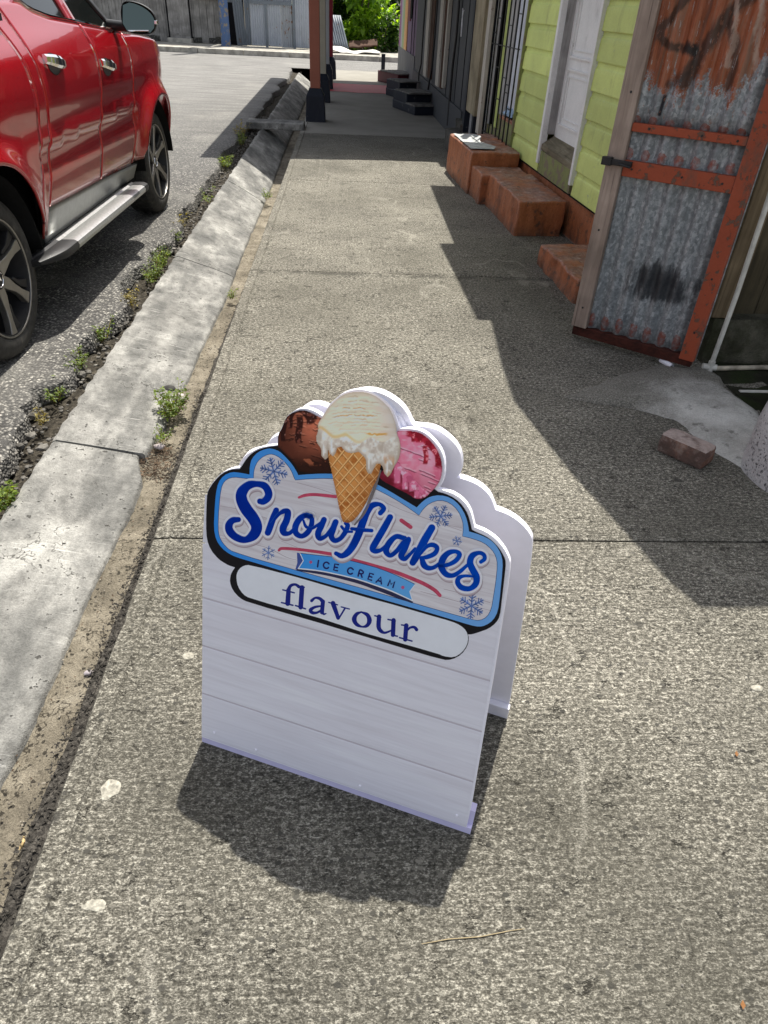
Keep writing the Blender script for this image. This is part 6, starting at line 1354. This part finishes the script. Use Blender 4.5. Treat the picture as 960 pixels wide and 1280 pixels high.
flight('door_steps', 509, 532, 127, 2, 0.30, 0.42, M['navy'], M['tread'], 'second low blue black step block, between the nearest pair and the maroon one', 'low steps along the gallery')
flight('door_steps', 497, 521, 107.5, 1, 0.24, 0.8, m_peel('maroon_paint', (0.10, 0.018, 0.028), (0.1, 0.08, 0.08), 0.64), M['tread'], 'farthest low step block, painted maroon beside the red floor strip', 'low steps along the gallery')
# crumbling old step at the corner of the green house
t = thing('old_step', (1.42, 10.2, 0), 'crumbling grey concrete step in the shade beside the corner post', 'step')
def rbx(c, size, amp, nm, mt, par, rot=0.0):
    X = Vector((math.cos(rot), math.sin(rot), 0)); Y = Vector((-X.y, X.x, 0)); bm = bmesh.new(); bmesh.ops.create_cube(bm, size=1.0); bmesh.ops.subdivide_edges(bm, edges=bm.edges[:], cuts=5, use_grid_fill=True)
    vs = [Vector(c)+X*(v.co.x*size[0])+Y*(v.co.y*size[1])+ZV*(v.co.z*size[2]) for v in bm.verts]; vs = [p+Vector((nz(p.x*6, p.y*6, p.z*6), nz(p.x*6+9, p.y*6, p.z*6), nz(p.x*6, p.y*6+9, p.z*6)))*amp for p in vs]
    b = MB(); b.add(vs, [tuple(v.index for v in f.verts) for f in bm.faces]); bm.free(); return b.build(nm, mt, par, smooth=True, ang=45)
M['oldconc'] = m_moss('old_dark_concrete', (0.06, 0.056, 0.05), (0.20, 0.19, 0.17), (0.07, 0.07, 0.05), 8)
rbx((1.52, 10.05, 0.10), (0.42, 0.75, 0.24), 0.035, 'step', M['oldconc'], t); rbx((1.62, 10.35, 0.20), (0.30, 0.5, 0.22), 0.035, 'step', M['oldconc'], t)
p_ = gz(560, 179, 0.03); b = MB(); b.tube([p_, p_+Vector((0.18, 0.25, 0.10))], 0.022, 10); b.build('pipe_end', M['pvc'], org=p_, smooth=True, label='stub of white pipe poking out beside the far terracotta step', cat='pipe')

# ---- gallery: posts on dark plinths carrying a roof
random.seed(5)
def post(x, y, cols, label, wd=0.15, bw=0.27, bh=0.44):
    t = thing('gallery_post', (x, y, 0), label, 'post', 'gallery posts along the drain')
    b = MB(); vs = [];
    for z, h in ((0, bw/2+0.015), (bh-0.10, bw/2), (bh, wd/2+0.015)):
        vs += [Vector((x+sx*h, y+sy*h, z)) for sx, sy in ((-1,-1),(1,-1),(1,1),(-1,1))]
    b.add(vs, [(j*4+i, j*4+(i+1) % 4, (j+1)*4+(i+1) % 4, (j+1)*4+i) for j in range(2) for i in range(4)]+[(8,9,10,11)]); b.build('plinth', M['navy'], t, bevel=0.008)
    b = MB(); b.box((x, y, bh+(2.62-bh)/2-0.005), (wd, wd, 2.62-bh), None); b.build('shaft', cols, t, bevel=0.006); return t
post(-0.487, 12.26, m_peel('salmon_post_paint', (0.40, 0.135, 0.085), (0.2, 0.15, 0.12), 0.70, 0.5, 7, 0.2), 'salmon orange gallery post on a navy plinth, nearest of the row')
post(-0.465, 14.75, m_peel('cream_post_paint', (0.52, 0.48, 0.38), (0.2, 0.15, 0.12), 0.70, 0.5, 7, 0.2), 'cream gallery post on a navy plinth, just behind the salmon one')
post(-0.455, 17.05, m_peel('pale_grey_post_paint', (0.48, 0.50, 0.52), (0.2, 0.15, 0.12), 0.70, 0.5, 7, 0.2), 'pale grey gallery post on a navy plinth, third of the row')
post(-0.42, 19.3, m_peel('crimson_post_paint', (0.24, 0.016, 0.03), (0.2, 0.1, 0.1), 0.72, 0.5, 7, 0.2), 'crimson gallery post on a navy plinth, farthest of the row')
ga = thing('gallery_roof', (0.2, 15, 2.6), 'flat gallery roof carried by the row of coloured posts over the pavement', 'gallery')
b = MB(); b.prism([(-1.31, 10.10), (0.9, 10.36), (2.9, 10.36), (2.9, 20.2), (-1.38, 20.0)], lambda u, v, w_: Vector((u, v, 2.63+w_)), 0, 0.16); b.build('deck', M['brown'], ga)
b = MB(); b.bar((-0.47, 10.4, 2.66-0.03), (-0.43, 20.0, 2.66-0.03), 0.12, 0.10); b.build('beam', M['brown'], ga)
b = MB(); b.box((0.95, 22.0, 0.2), (0.10, 0.10, 0.4)); b.build('kerb_post', M['navy'], org=(0.95, 22.0, 0), label='short dark kerb post at the far corner of the pavement', cat='post')

# ================================================================== FAR SIDE OF THE CROSS STREET
def fx(px, y): q = ray(px, 40.0); return (q.x/q.y)*y        # column -> x at depth y
FY = 28.3
M['fargrey'] = m_oldwood('bleached_grey_boards', (0.20, 0.193, 0.18), (0.40, 0.387, 0.365))
M['fardoor'] = m_oldwood('bleached_door', (0.23, 0.22, 0.205), (0.44, 0.425, 0.405))
fh = thing('grey_house', (fx(220, FY), FY+0.3, 0.1), 'bleached grey wooden house with a boarded door across the far street', 'house')
xa, xb = fx(120, FY)-9, fx(276, FY)
b = MB(); b.box(((xa+xb)/2, FY+2.4, 1.75), (xb-xa, 4.0, 3.4)); b.build('wall', M['fargrey'], fh)
x = xb; i = 0
while x > xb-6.6:
    wd_ = 0.20+0.05*random.random(); b = MB(); b.box((x-wd_/2, FY+0.39-0.008*(i % 3), 1.75), (wd_-0.012, 0.03, 3.3)); b.build('wall_board', M['fargrey'], fh); x -= wd_; i += 1
dx0, dx1 = fx(210, FY), fx(236, FY)
b = MB(); b.box(((dx0+dx1)/2, FY+0.35, 1.27), (dx1-dx0, 0.05, 2.1)); dd = b.build('door', M['fardoor'], fh)
b = MB(); b.box(((dx0+dx1)/2, FY+0.318, 1.38), (dx1-dx0-0.02, 0.02, 0.05)); b.box(((dx0+dx1)/2, FY+0.318, 0.34), (dx1-dx0-0.02, 0.02, 0.05)); b.build('door_batten', M['fargrey'], dd)
for xx in (dx0-0.03, dx1+0.03): b = MB(); b.box((xx, FY+0.345, 1.3), (0.035, 0.05, 2.3)); b.build('door_frame', M['dark'], fh)
wx0, wx1 = fx(248, FY), fx(275, FY)
b = MB(); b.box(((wx0+wx1)/2, FY+0.34, 1.95), (wx1-wx0, 0.05, 1.15)); wn = b.build('window_shutter', M['fargrey'], fh)
for i in range(5): b = MB(); b.box((wx0+(wx1-wx0)*(i+0.5)/5, FY+0.305, 1.95), ((wx1-wx0)/5-0.03, 0.02, 1.1)); b.build('shutter_slat', M['fardoor'], wn)
b = MB(); b.box(((wx0+wx1)/2, FY+0.30, 1.36), (wx1-wx0+0.12, 0.16, 0.05)); b.build('window_sill', M['fardoor'], fh)
b = MB(); b.box(((dx0+dx1)/2, FY+0.2, 0.16), (dx1-dx0+0.1, 0.35, 0.14)); b.build('doorstep', M['kerb'], fh)
b = MB(); b.box((fx(182, FY), FY+0.33, 1.75), (0.6, 0.06, 0.5)); b.box((fx(182, FY), FY+0.29, 1.75), (0.45, 0.02, 0.38)); b.build('window_shutter', M['cream'], fh)
# mould along the foot of the wall
b = MB(); b.sheet(60, 3, lambda u, v: Vector((xb-5.5*(1-u), FY+0.36, 0.10+(0.16+0.13*abs(nz(u*18, 2)))*v))); b.build('mould_band', m_dirt('black_mould', (0.03, 0.03, 0.026), (0.10, 0.098, 0.09), 20), fh)
b = MB(); b.prism([(xa-0.3, 3.4), (xb+0.3, 3.4), (xb+0.3, 3.5), (xa-0.3, 3.5)], lambda u, v, w_: Vector((u, FY-0.1+w_, v)), 0, 5); b.build('roof', M['tin'], fh)
# blue base pole
xp = fx(281.5, 27.6); pl_ = thing('street_pole', (xp, 27.6, 0.12), 'wooden utility pole with a worn blue painted base by the far kerb', 'pole')
b = MB(); b.tube([(xp, 27.6, 0.1), (xp, 27.6, 0.8), (xp, 27.6, 1.42)], [0.155, 0.15, 0.145], 14); b.build('painted_base', m_peel('worn_blue_paint', (0.10, 0.17, 0.33), (0.25, 0.22, 0.18), 0.54, 0.7, 6, 0.3), pl_, smooth=True)
b = MB(); b.tube([(xp, 27.6, 1.42), (xp, 27.6, 7.5)], [0.143, 0.12], 14); b.build('shaft', M['tan'], pl_, smooth=True)
# corrugated fence: separate sheets, some bluish, some white
FYc = 28.15
M['tinw'] = m_peel('pale_blue_white_tin', (0.46, 0.50, 0.55), (0.26, 0.17, 0.12), 0.64, 0.5, 5, 0.3); M['ting'] = m_peel('grey_blue_tin', (0.19, 0.22, 0.25), (0.17, 0.13, 0.10), 0.62, 0.5, 4, 0.4); M['tinr'] = m_peel('rust_spotted_tin', (0.40, 0.43, 0.46), (0.22, 0.12, 0.07), 0.58, 0.5, 5, 0.5)
fence = thing('tin_fence', (fx(325, FYc), FYc, 0.1), 'patchwork corrugated tin fence of blue grey and white sheets across the far street', 'fence')
def csheet(x0, x1, z0, z1, y, mt, pitch=0.076, tilt=0.0):
    b = MB(); N = max(6, int((x1-x0)/0.012)); b.sheet(N, 6, lambda u, v: Vector((x0+(x1-x0)*u+tilt*(v), y+0.014*math.cos(2*math.pi*(x1-x0)*u/pitch)+0.02*nz(u*2, v*2, x0), z0+(z1-z0)*v))); return b.build('tin_sheet', mt, fence, smooth=True)
b = MB(); b.box((fx(291, FYc), FYc+0.3, 1.0), (0.75, 0.04, 1.9)); b.build('gap_backing', M['dark'], fence)
for x0, x1, z0, z1, mt, dy, tl in ((284.5, 293, 1.28, 2.6, 'ting', 0.02, 0), (295.5, 308, 0.12, 2.5, 'ting', 0.0, -0.15), (307, 314, 0.14, 2.6, 'ting', -0.03, 0), (314, 332, 0.14, 1.32, 'tinw', -0.05, 0), (313.5, 332, 1.30, 2.7, 'tinw', -0.02, 0), (335, 352, 0.14, 1.34, 'tinw', -0.05, 0), (333, 366, 1.34, 2.6, 'tinr', -0.02, 0), (352, 368.5, 0.12, 1.30, 'tinr', -0.03, 0), (368.5, 389, 0.14, 1.55, 'tinw', -0.06, 0)):
    csheet(fx(x0, FYc), fx(x1, FYc), z0, z1, FYc+dy, M[mt], tilt=tl)
b = MB(); b.box(((fx(314, FYc)+fx(366, FYc))/2, FYc-0.085, 1.32), (fx(366, FYc)-fx(314, FYc), 0.03, 0.09)); b.build('rail', M['ting'], fence)
for xx in (333.5, 368): b = MB(); b.box((fx(xx, FYc), FYc-0.08, 1.2), (0.085, 0.03, 2.3)); b.build('upright', M['ting'], fence)
# leaning sheet, flat sheet
x0, x1 = fx(412, 27.6), fx(437, 27.6); lt = MB(); N = 60
lt.sheet(N, 4, lambda u, v: Vector((x0+(x1-x0)*u-0.30*v, 27.4+0.55*v+0.012*math.cos(u*2*math.pi*9), 0.14+0.95*v))); solid(lt.build('leaning_tin_sheet', M['ting'], org=((x0+x1)/2, 27.4, 0.12), smooth=True, label='grey corrugated sheet leaning against the bush beyond the gallery posts', cat='tin sheet'), 0.01)
x0, x1 = fx(406, 26.9), fx(476, 26.9); ft = MB(); ft.sheet(40, 6, lambda u, v: Vector((x0+(x1-x0)*u, 26.6+0.75*v+0.1*u, 0.16+0.05*nz(u*5, v*2)+0.10*v*(1-u)+0.03*math.sin(u*9)))); solid(ft.build('flattened_sheet', flat('pale_flattened_sheet', (0.62, 0.60, 0.56), 0.7, 0.3, var=0.1, vs=5), org=((x0+x1)/2, 26.9, 0.12), smooth=True, label='buckled pale sheet lying flat on the far kerb below the bush', cat='sheet'), 0.015)
x0, x1 = fx(436, 27.8), fx(472, 27.8); bt = MB(); bt.sheet(20, 5, lambda u, v: Vector((x0+(x1-x0)*u, 27.5+0.5*v, 0.24+0.10*u+0.16*v+0.03*nz(u*4, v*3)))); solid(bt.build('brown_board', M['brown'], org=((x0+x1)/2, 27.6, 0.12), smooth=True, label='brown board resting on the rubble behind the buckled pale sheet', cat='board'), 0.03)

# ---- foliage
def m_leaf(name, ca, cb, sc=3.0):
    k = NT(name, 0.45, 0.4); v = k.n('ShaderNodeNewGeometry').outputs['Random Per Island']
    c = k.ramp(v, [(0.0, ca), (0.6, cb), (1.0, tuple(min(1, x*1.5) for x in cb))]); k.b.inputs['Subsurface Weight'].default_value = 0.0
    tr = k.n('ShaderNodeBsdfTranslucent'); k.put(tr.inputs[0], k.mix(1.0, c, (2.2, 2.0, 0.6), 'MULTIPLY')); mx = k.n('ShaderNodeMixShader'); mx.inputs[0].default_value = 0.5
    k.put(k.b.inputs['Base Color'], c); k.t.links.new(k.b.outputs[0], mx.inputs[1]); k.t.links.new(tr.outputs[0], mx.inputs[2]); k.t.links.new(mx.outputs[0], k.t.nodes['Material Output'].inputs[0]); return k.m
M['leafA'] = m_leaf('broad_leaf', (0.075, 0.16, 0.016), (0.17, 0.29, 0.03)); M['leafB'] = m_leaf('dark_leaf', (0.015, 0.045, 0.010), (0.04, 0.085, 0.018)); M['weed'] = m_leaf('weed_leaf', (0.045, 0.085, 0.010), (0.12, 0.17, 0.022)); M['weedD'] = m_leaf('dry_weed_leaf', (0.10, 0.085, 0.03), (0.20, 0.17, 0.05))
M['bark'] = m_oldwood('bark', (0.06, 0.045, 0.03), (0.14, 0.11, 0.08))
def leaf(b, c, d, L, wd, droop=0.25, up=None):
    d = d.normalized(); up = up or Vector((0,0,1)); X = d.cross(up)
    if X.length < 0.05: X = d.cross(Vector((1,0,0)))
    X.normalize(); N = X.cross(d)
    m1 = c+d*L*0.45+N*L*0.06; tip = c+d*L-N*L*droop
    b.add([c, m1-X*wd/2+N*wd*0.12, tip, m1+X*wd/2+N*wd*0.12, m1], [(0,1,4), (0,4,3), (1,2,4), (4,2,3)])
def bush(nm, c, rad, n, lsize, mt, label, cat, group=None, stems=5):
    t = thing(nm, (c[0], c[1], 0.12), label, cat, group); b = MB()
    cl = [(Vector((random.gauss(0, .42)*rad[0], random.gauss(0, .4)*rad[1], abs(random.gauss(0.45, .33))*rad[2])), random.uniform(0.16, 0.34)*rad[0]) for _ in range(max(6, n//60))]
    for i in range(n):
        q, r_ = random.choice(cl); v = Vector((random.gauss(0,1), random.gauss(0,1), random.gauss(0,1))).normalized()*r_*random.random()**0.4
        p = Vector((c[0], c[1], 0.1))+q+v
        if p.z < 0.12: continue
        out = (v+Vector((0, -0.5, 0.35))*r_+Vector((random.gauss(0,.5), random.gauss(0,.5), random.gauss(0,.4)))*r_)
        L = lsize*random.uniform(0.6, 1.35); leaf(b, p, out, L, L*random.uniform(0.5, 0.75), random.uniform(0.1, 0.5))
    fo = b.build('foliage', mt, t, kind='stuff')
    b = MB()
    for i in range(stems):
        e, _ = random.choice(cl); a = Vector((c[0]+random.uniform(-.3,.3)*rad[0], c[1]+random.uniform(-.2,.2), 0.08)); b.tube([a, a*0.4+(Vector((c[0], c[1], 0.1))+e)*0.6+Vector((random.uniform(-.1,.1), 0, 0.1)), Vector((c[0], c[1], 0.1))+e], [0.03, 0.02, 0.008], 6)
    b.build('stem', M['bark'], t); return t
random.seed(21)
bush('bush', (fx(455, 29.4), 29.4, 0), (1.25, 0.9, 2.0), 1900, 0.22, M['leafA'], 'bright green broad leaved bush beyond the leaning tin sheet', 'bush')
bush('bush', (fx(397, 29.6), 29.6, 0), (0.95, 0.6, 2.2), 1300, 0.16, M['leafA'], 'green climbing bush spilling over the end of the tin fence', 'bush')
bush('bush', (fx(488, 28.6), 28.6, 0), (0.55, 0.5, 0.9), 700, 0.16, M['leafB'], 'low dark leaved bush with pale stems at the purple corner', 'bush')
bush('tree', (fx(440, 31.5), 31.5, 0), (2.4, 0.9, 1.9), 5200, 0.26, M['leafB'], 'dark leafy tree filling the background behind the bushes', 'tree', stems=7)
b = MB(); b.sheet(2, 2, lambda u, v: Vector((fx(350, 33)+7*u, 33, 0.1+3.4*v))); b.build('hedge_backing', M['leafB'], kind='stuff') if False else None
pl2 = bush('potted_weed', (gz(587, 160).x+0.02, gz(587, 160).y, 0), (0.14, 0.10, 0.40), 60, 0.10, M['weed'], 'small green plant growing in the shade by the corner post', 'plant', stems=2)

# ================================================================== SMALL THINGS
random.seed(31)
def weed(nm, c, rad, n, ls, mt, label, group=None, h=0.07):
    c = Vector(c); t = thing(nm, c, label, 'weed', group); b = MB(); st = MB()
    for i in range(max(4, n//12)):
        a = random.uniform(0, 6.28); e = c+Vector((math.cos(a)*rad[0]*random.random()**.6, math.sin(a)*rad[1]*random.random()**.6, h*random.uniform(0.4, 1.2)))
        r0 = c+(e-c)*0.3; r0.z = c.z-0.01; st.tube([r0, (r0+e)/2+Vector((0,0,0.01)), e], [0.0016, 0.0013, 0.0008], 4)
        for k_ in range(12):
            p = r0+(e-r0)*random.uniform(0.25, 1.05)+Vector((random.gauss(0, .008), random.gauss(0, .008), random.gauss(0, .005)))
            d = Vector((random.gauss(0,1), random.gauss(0,1), random.uniform(-0.1, 0.9))); L = ls*random.uniform(0.6, 1.4); leaf(b, p, d, L, L*random.uniform(0.4, 0.62), random.uniform(0, .4))
    b.build('leaves', mt, t, kind='stuff'); st.build('stem', M['weedD'], t); return t
wz = lambda x, y, z=-0.035: gz(x, y, z)
c_ = gz(217, 513, -0.06); weed('weed', c_, (0.10, 0.15), 420, 0.020, M['weed'], 'bright green weed growing in the broken corner of the drain', h=0.10)
c_ = gz(206, 548, -0.07); weed('weed', c_, (0.05, 0.07), 90, 0.016, M['weed'], 'small weed below the bigger one in the broken drain corner', h=0.05)
c_ = gz(10, 632, -0.03); weed('weed', c_, (0.05, 0.09), 240, 0.020, M['weed'], 'yellow green weed clump at the left edge below the rear wheel', h=0.07)
c_ = gz(289, 372, -0.10); weed('weed', c_, (0.04, 0.08), 110, 0.016, M['weed'], 'tiny weed in the drain a little beyond the broken corner', h=0.05)
c_ = gz(333, 248, -0.16); weed('weed', c_, (0.06, 0.16), 140, 0.022, M['weed'], 'weed tuft in the drain where the gallery shade begins', h=0.08)
# the straggling line of weeds between road and drain
lst = []
for px, py, r_, n_ in ((98, 462, .08, 150), (70, 500, .07, 90), (58, 525, .05, 60), (132, 425, .09, 150), (160, 384, .08, 110), (188, 350, .11, 170), (200, 330, .11, 170), (222, 302, .10, 130), (232, 286, .14, 150), (258, 250, .14, 110), (285, 208, .18, 150), (305, 180, .16, 90), (303, 170, .2, 120)):
    lst.append((px, py, r_, n_))
lst.sort(key=lambda q: -q[1])
ORD = ['nearest', 'second', 'third', 'fourth', 'fifth', 'sixth', 'seventh', 'eighth', 'ninth', 'tenth', 'eleventh', 'twelfth', 'thirteenth']
for i, (px, py, r_, n_) in enumerate(lst):
    c_ = gz(px+random.uniform(-5, 5), py, -0.07); weed('kerb_weed', c_, (r_*random.uniform(.5, .9), r_*random.uniform(1.2, 2.6)), int(n_*random.choice((0.35, 0.6, 1.0, 2.0))), random.uniform(0.012, 0.022)+0.0014*c_.y, M['weed'] if i % 4 else M['weedD'], '%s weed from the near end of the row between asphalt and drain' % ORD[i], 'weeds along the road edge', h=random.uniform(0.04, 0.075)+0.005*c_.y)
# rubble in the gap
b = MB(); random.seed(8)
for i in range(1300):
    y = random.uniform(0.8, 13.0); e = road_edge(y); x = random.uniform(e-0.02, -1.235); r_ = random.uniform(0.004, 0.014)*(1 if random.random() < 0.93 else 1.9)
    v_, f_ = stone((x, y, -0.075+r_*0.5), r_, i*0.37, 1, (1, random.uniform(.7, 1.2), random.uniform(.5, .9))); b.add(v_, f_)
b.build('kerb_rubble', M['rubble'], kind='stuff')
# leaf litter and twigs in the broken corner
M['litter'] = flat('dead_leaf', (0.065, 0.043, 0.027), 0.85, 0.2, var=0.45, vs=18)
b = MB()
for i in range(300):
    c_ = gz(random.uniform(176, 214), random.uniform(556, 600), -0.09); c_.z += random.uniform(0, 0.012); a = random.uniform(0, 6.28); d = Vector((math.cos(a), math.sin(a), random.uniform(-.2, .3)))
    if random.random() < 0.5: b.tube([c_, c_+d*random.uniform(0.015, 0.05)], 0.0011, 4)
    else: leaf(b, c_, d, random.uniform(0.008, 0.022), random.uniform(0.004, 0.010), 0.1)
for i in range(260):
    y = random.uniform(1.0, 9.5); c_ = Vector((random.uniform(-0.86, -0.68), y, floor_z(y)+0.012)); a = random.uniform(0, 6.28); leaf(b, c_, Vector((math.cos(a), math.sin(a), 0.15)), random.uniform(0.005, 0.016), random.uniform(0.003, 0.007), 0.1)
b.build('leaf_litter', M['litter'], kind='stuff')
b = MB(); random.seed(14)
for i in range(420):
    y = random.uniform(0.5, 4.5)**1.0; x = random.uniform(apron_bot(y)+0.0, -0.68); r_ = random.uniform(0.0012, 0.0042); v_, f_ = stone((x, y, floor_z(y)+0.012), r_, i*0.3, 1, (1, 1, .7)); b.add(v_, f_)
b.build('drain_grit', flat('drain_grit', (0.19, 0.168, 0.135), 0.95, 0.15, var=0.4, vs=9), kind='stuff')
# a few loose stones in the drain that can be told apart
for px, py, r_, lb in ((224, 497, 0.030, 'pale stone in the drain beside the green weed'), (211, 487, 0.032, 'dark stone in the drain just above the green weed'), (199, 558, 0.020, 'small whitish stone at the broken drain corner')):
    c_ = gz(px, py, -0.075); v_, f_ = stone(c_, r_, px, 2, (1.2, .9, .7)); b = MB(); b.add(v_, f_); b.build('stone', flat('loose_stone', (0.42, 0.37, 0.36) if px != 211 else (0.05, 0.048, 0.045), 0.9, 0.2, var=0.2), org=c_, smooth=True, label=lb, cat='stone')
c_ = gz(111, 841, -0.095); v_, f_ = stone(c_, 0.011, 4, 2, (1.3, .9, .7)); b = MB(); b.add(v_, f_); b.build('pebble', flat('mauve_pebble', (0.30, 0.27, 0.28), 0.6, 0.4), org=c_, smooth=True, label='lone greyish pebble in the drain beside the pavement edge', cat='pebble')
c_ = gz(24, 1062, -0.085); b = MB(); b.tube([c_, c_+Vector((0.006, 0.014, 0.006)), c_+Vector((0.0, 0.03, 0.002))], [0.003, 0.0045, 0.002], 6); b.build('husk', flat('straw_husk', (0.45, 0.33, 0.16), 0.7, 0.3), org=c_, smooth=True, label='straw coloured seed husk in the dark gravel at lower left', cat='husk')
# marks on the slab: dried paint splats (flat), twig, leaf
M['splat'] = flat('dried_cement_splat', (0.29, 0.275, 0.23), 0.9, 0.2, var=0.25, vs=90, bmp=0.6)
def splat(px, py, rx, ry, sd):
    c_ = gz(px, py); b = MB(); vs = [c_+ZV*0.0030]; N = 22
    for ring, hh in ((0.8, 0.0030), (1.0, 0.0012)):
        for i in range(N): a = 2*math.pi*i/N; k_ = 1+0.30*nz(math.cos(a)*1.6+sd, math.sin(a)*1.6, sd*3); vs.append(c_+Vector((math.cos(a)*rx*k_*ring, math.sin(a)*ry*k_*ring, hh)))
    b.add(vs, [(0, 1+i, 1+(i+1) % N) for i in range(N)]+[(1+i, 1+N+i, 1+N+(i+1) % N, 1+(i+1) % N) for i in range(N)]); b.build('cement_splat', M['splat'], walk, smooth=True)
splat(138, 986, 0.024, 0.026, 1.0); splat(119, 1132, 0.026, 0.012, 2.0); splat(236, 820, 0.016, 0.014, 3.0); splat(946, 860, 0.018, 0.012, 5.5)
tw = MB(); pts_ = [gz(x, y, 0.004) for x, y in ((527, 1180), (560, 1174), (600, 1171), (640, 1163), (656, 1161))]; tw.tube(pts_, [0.0007, 0.0011, 0.0011, 0.0009, 0.0005], 5); tw.build('twig', flat('dry_twig', (0.30, 0.24, 0.14), 0.8, 0.2), org=pts_[0], label='thin dry twig lying on the pavement in front of the sandwich board', cat='twig')
for px, py, lb in ((921, 946, 'small orange brown dead leaf on the pavement near the right edge'), (929, 1262, 'tiny dead leaf at the lower right corner of the pavement')):
    c_ = gz(px, py, 0.004); b = MB(); leaf(b, c_, Vector((0.3, 1, 0.1)), 0.016, 0.010, -0.2); b.build('dead_leaf', flat('orange_leaf', (0.24, 0.11, 0.04), 0.7, 0.2, var=0.2), org=c_, label=lb, cat='leaf')
# crumbs of grit on the near slabs
b = MB(); random.seed(77)
for i in range(420):
    p = Vector((random.uniform(-0.6, 1.6), random.uniform(0.3, 5.5), 0.0015)); r_ = random.uniform(0.001, 0.0032); v_, f_ = stone(p, r_, i, 1, (1, 1, .7)); b.add(v_, f_)
b.build('grit', M['rubble'], kind='stuff')
# overhead cable between the houses
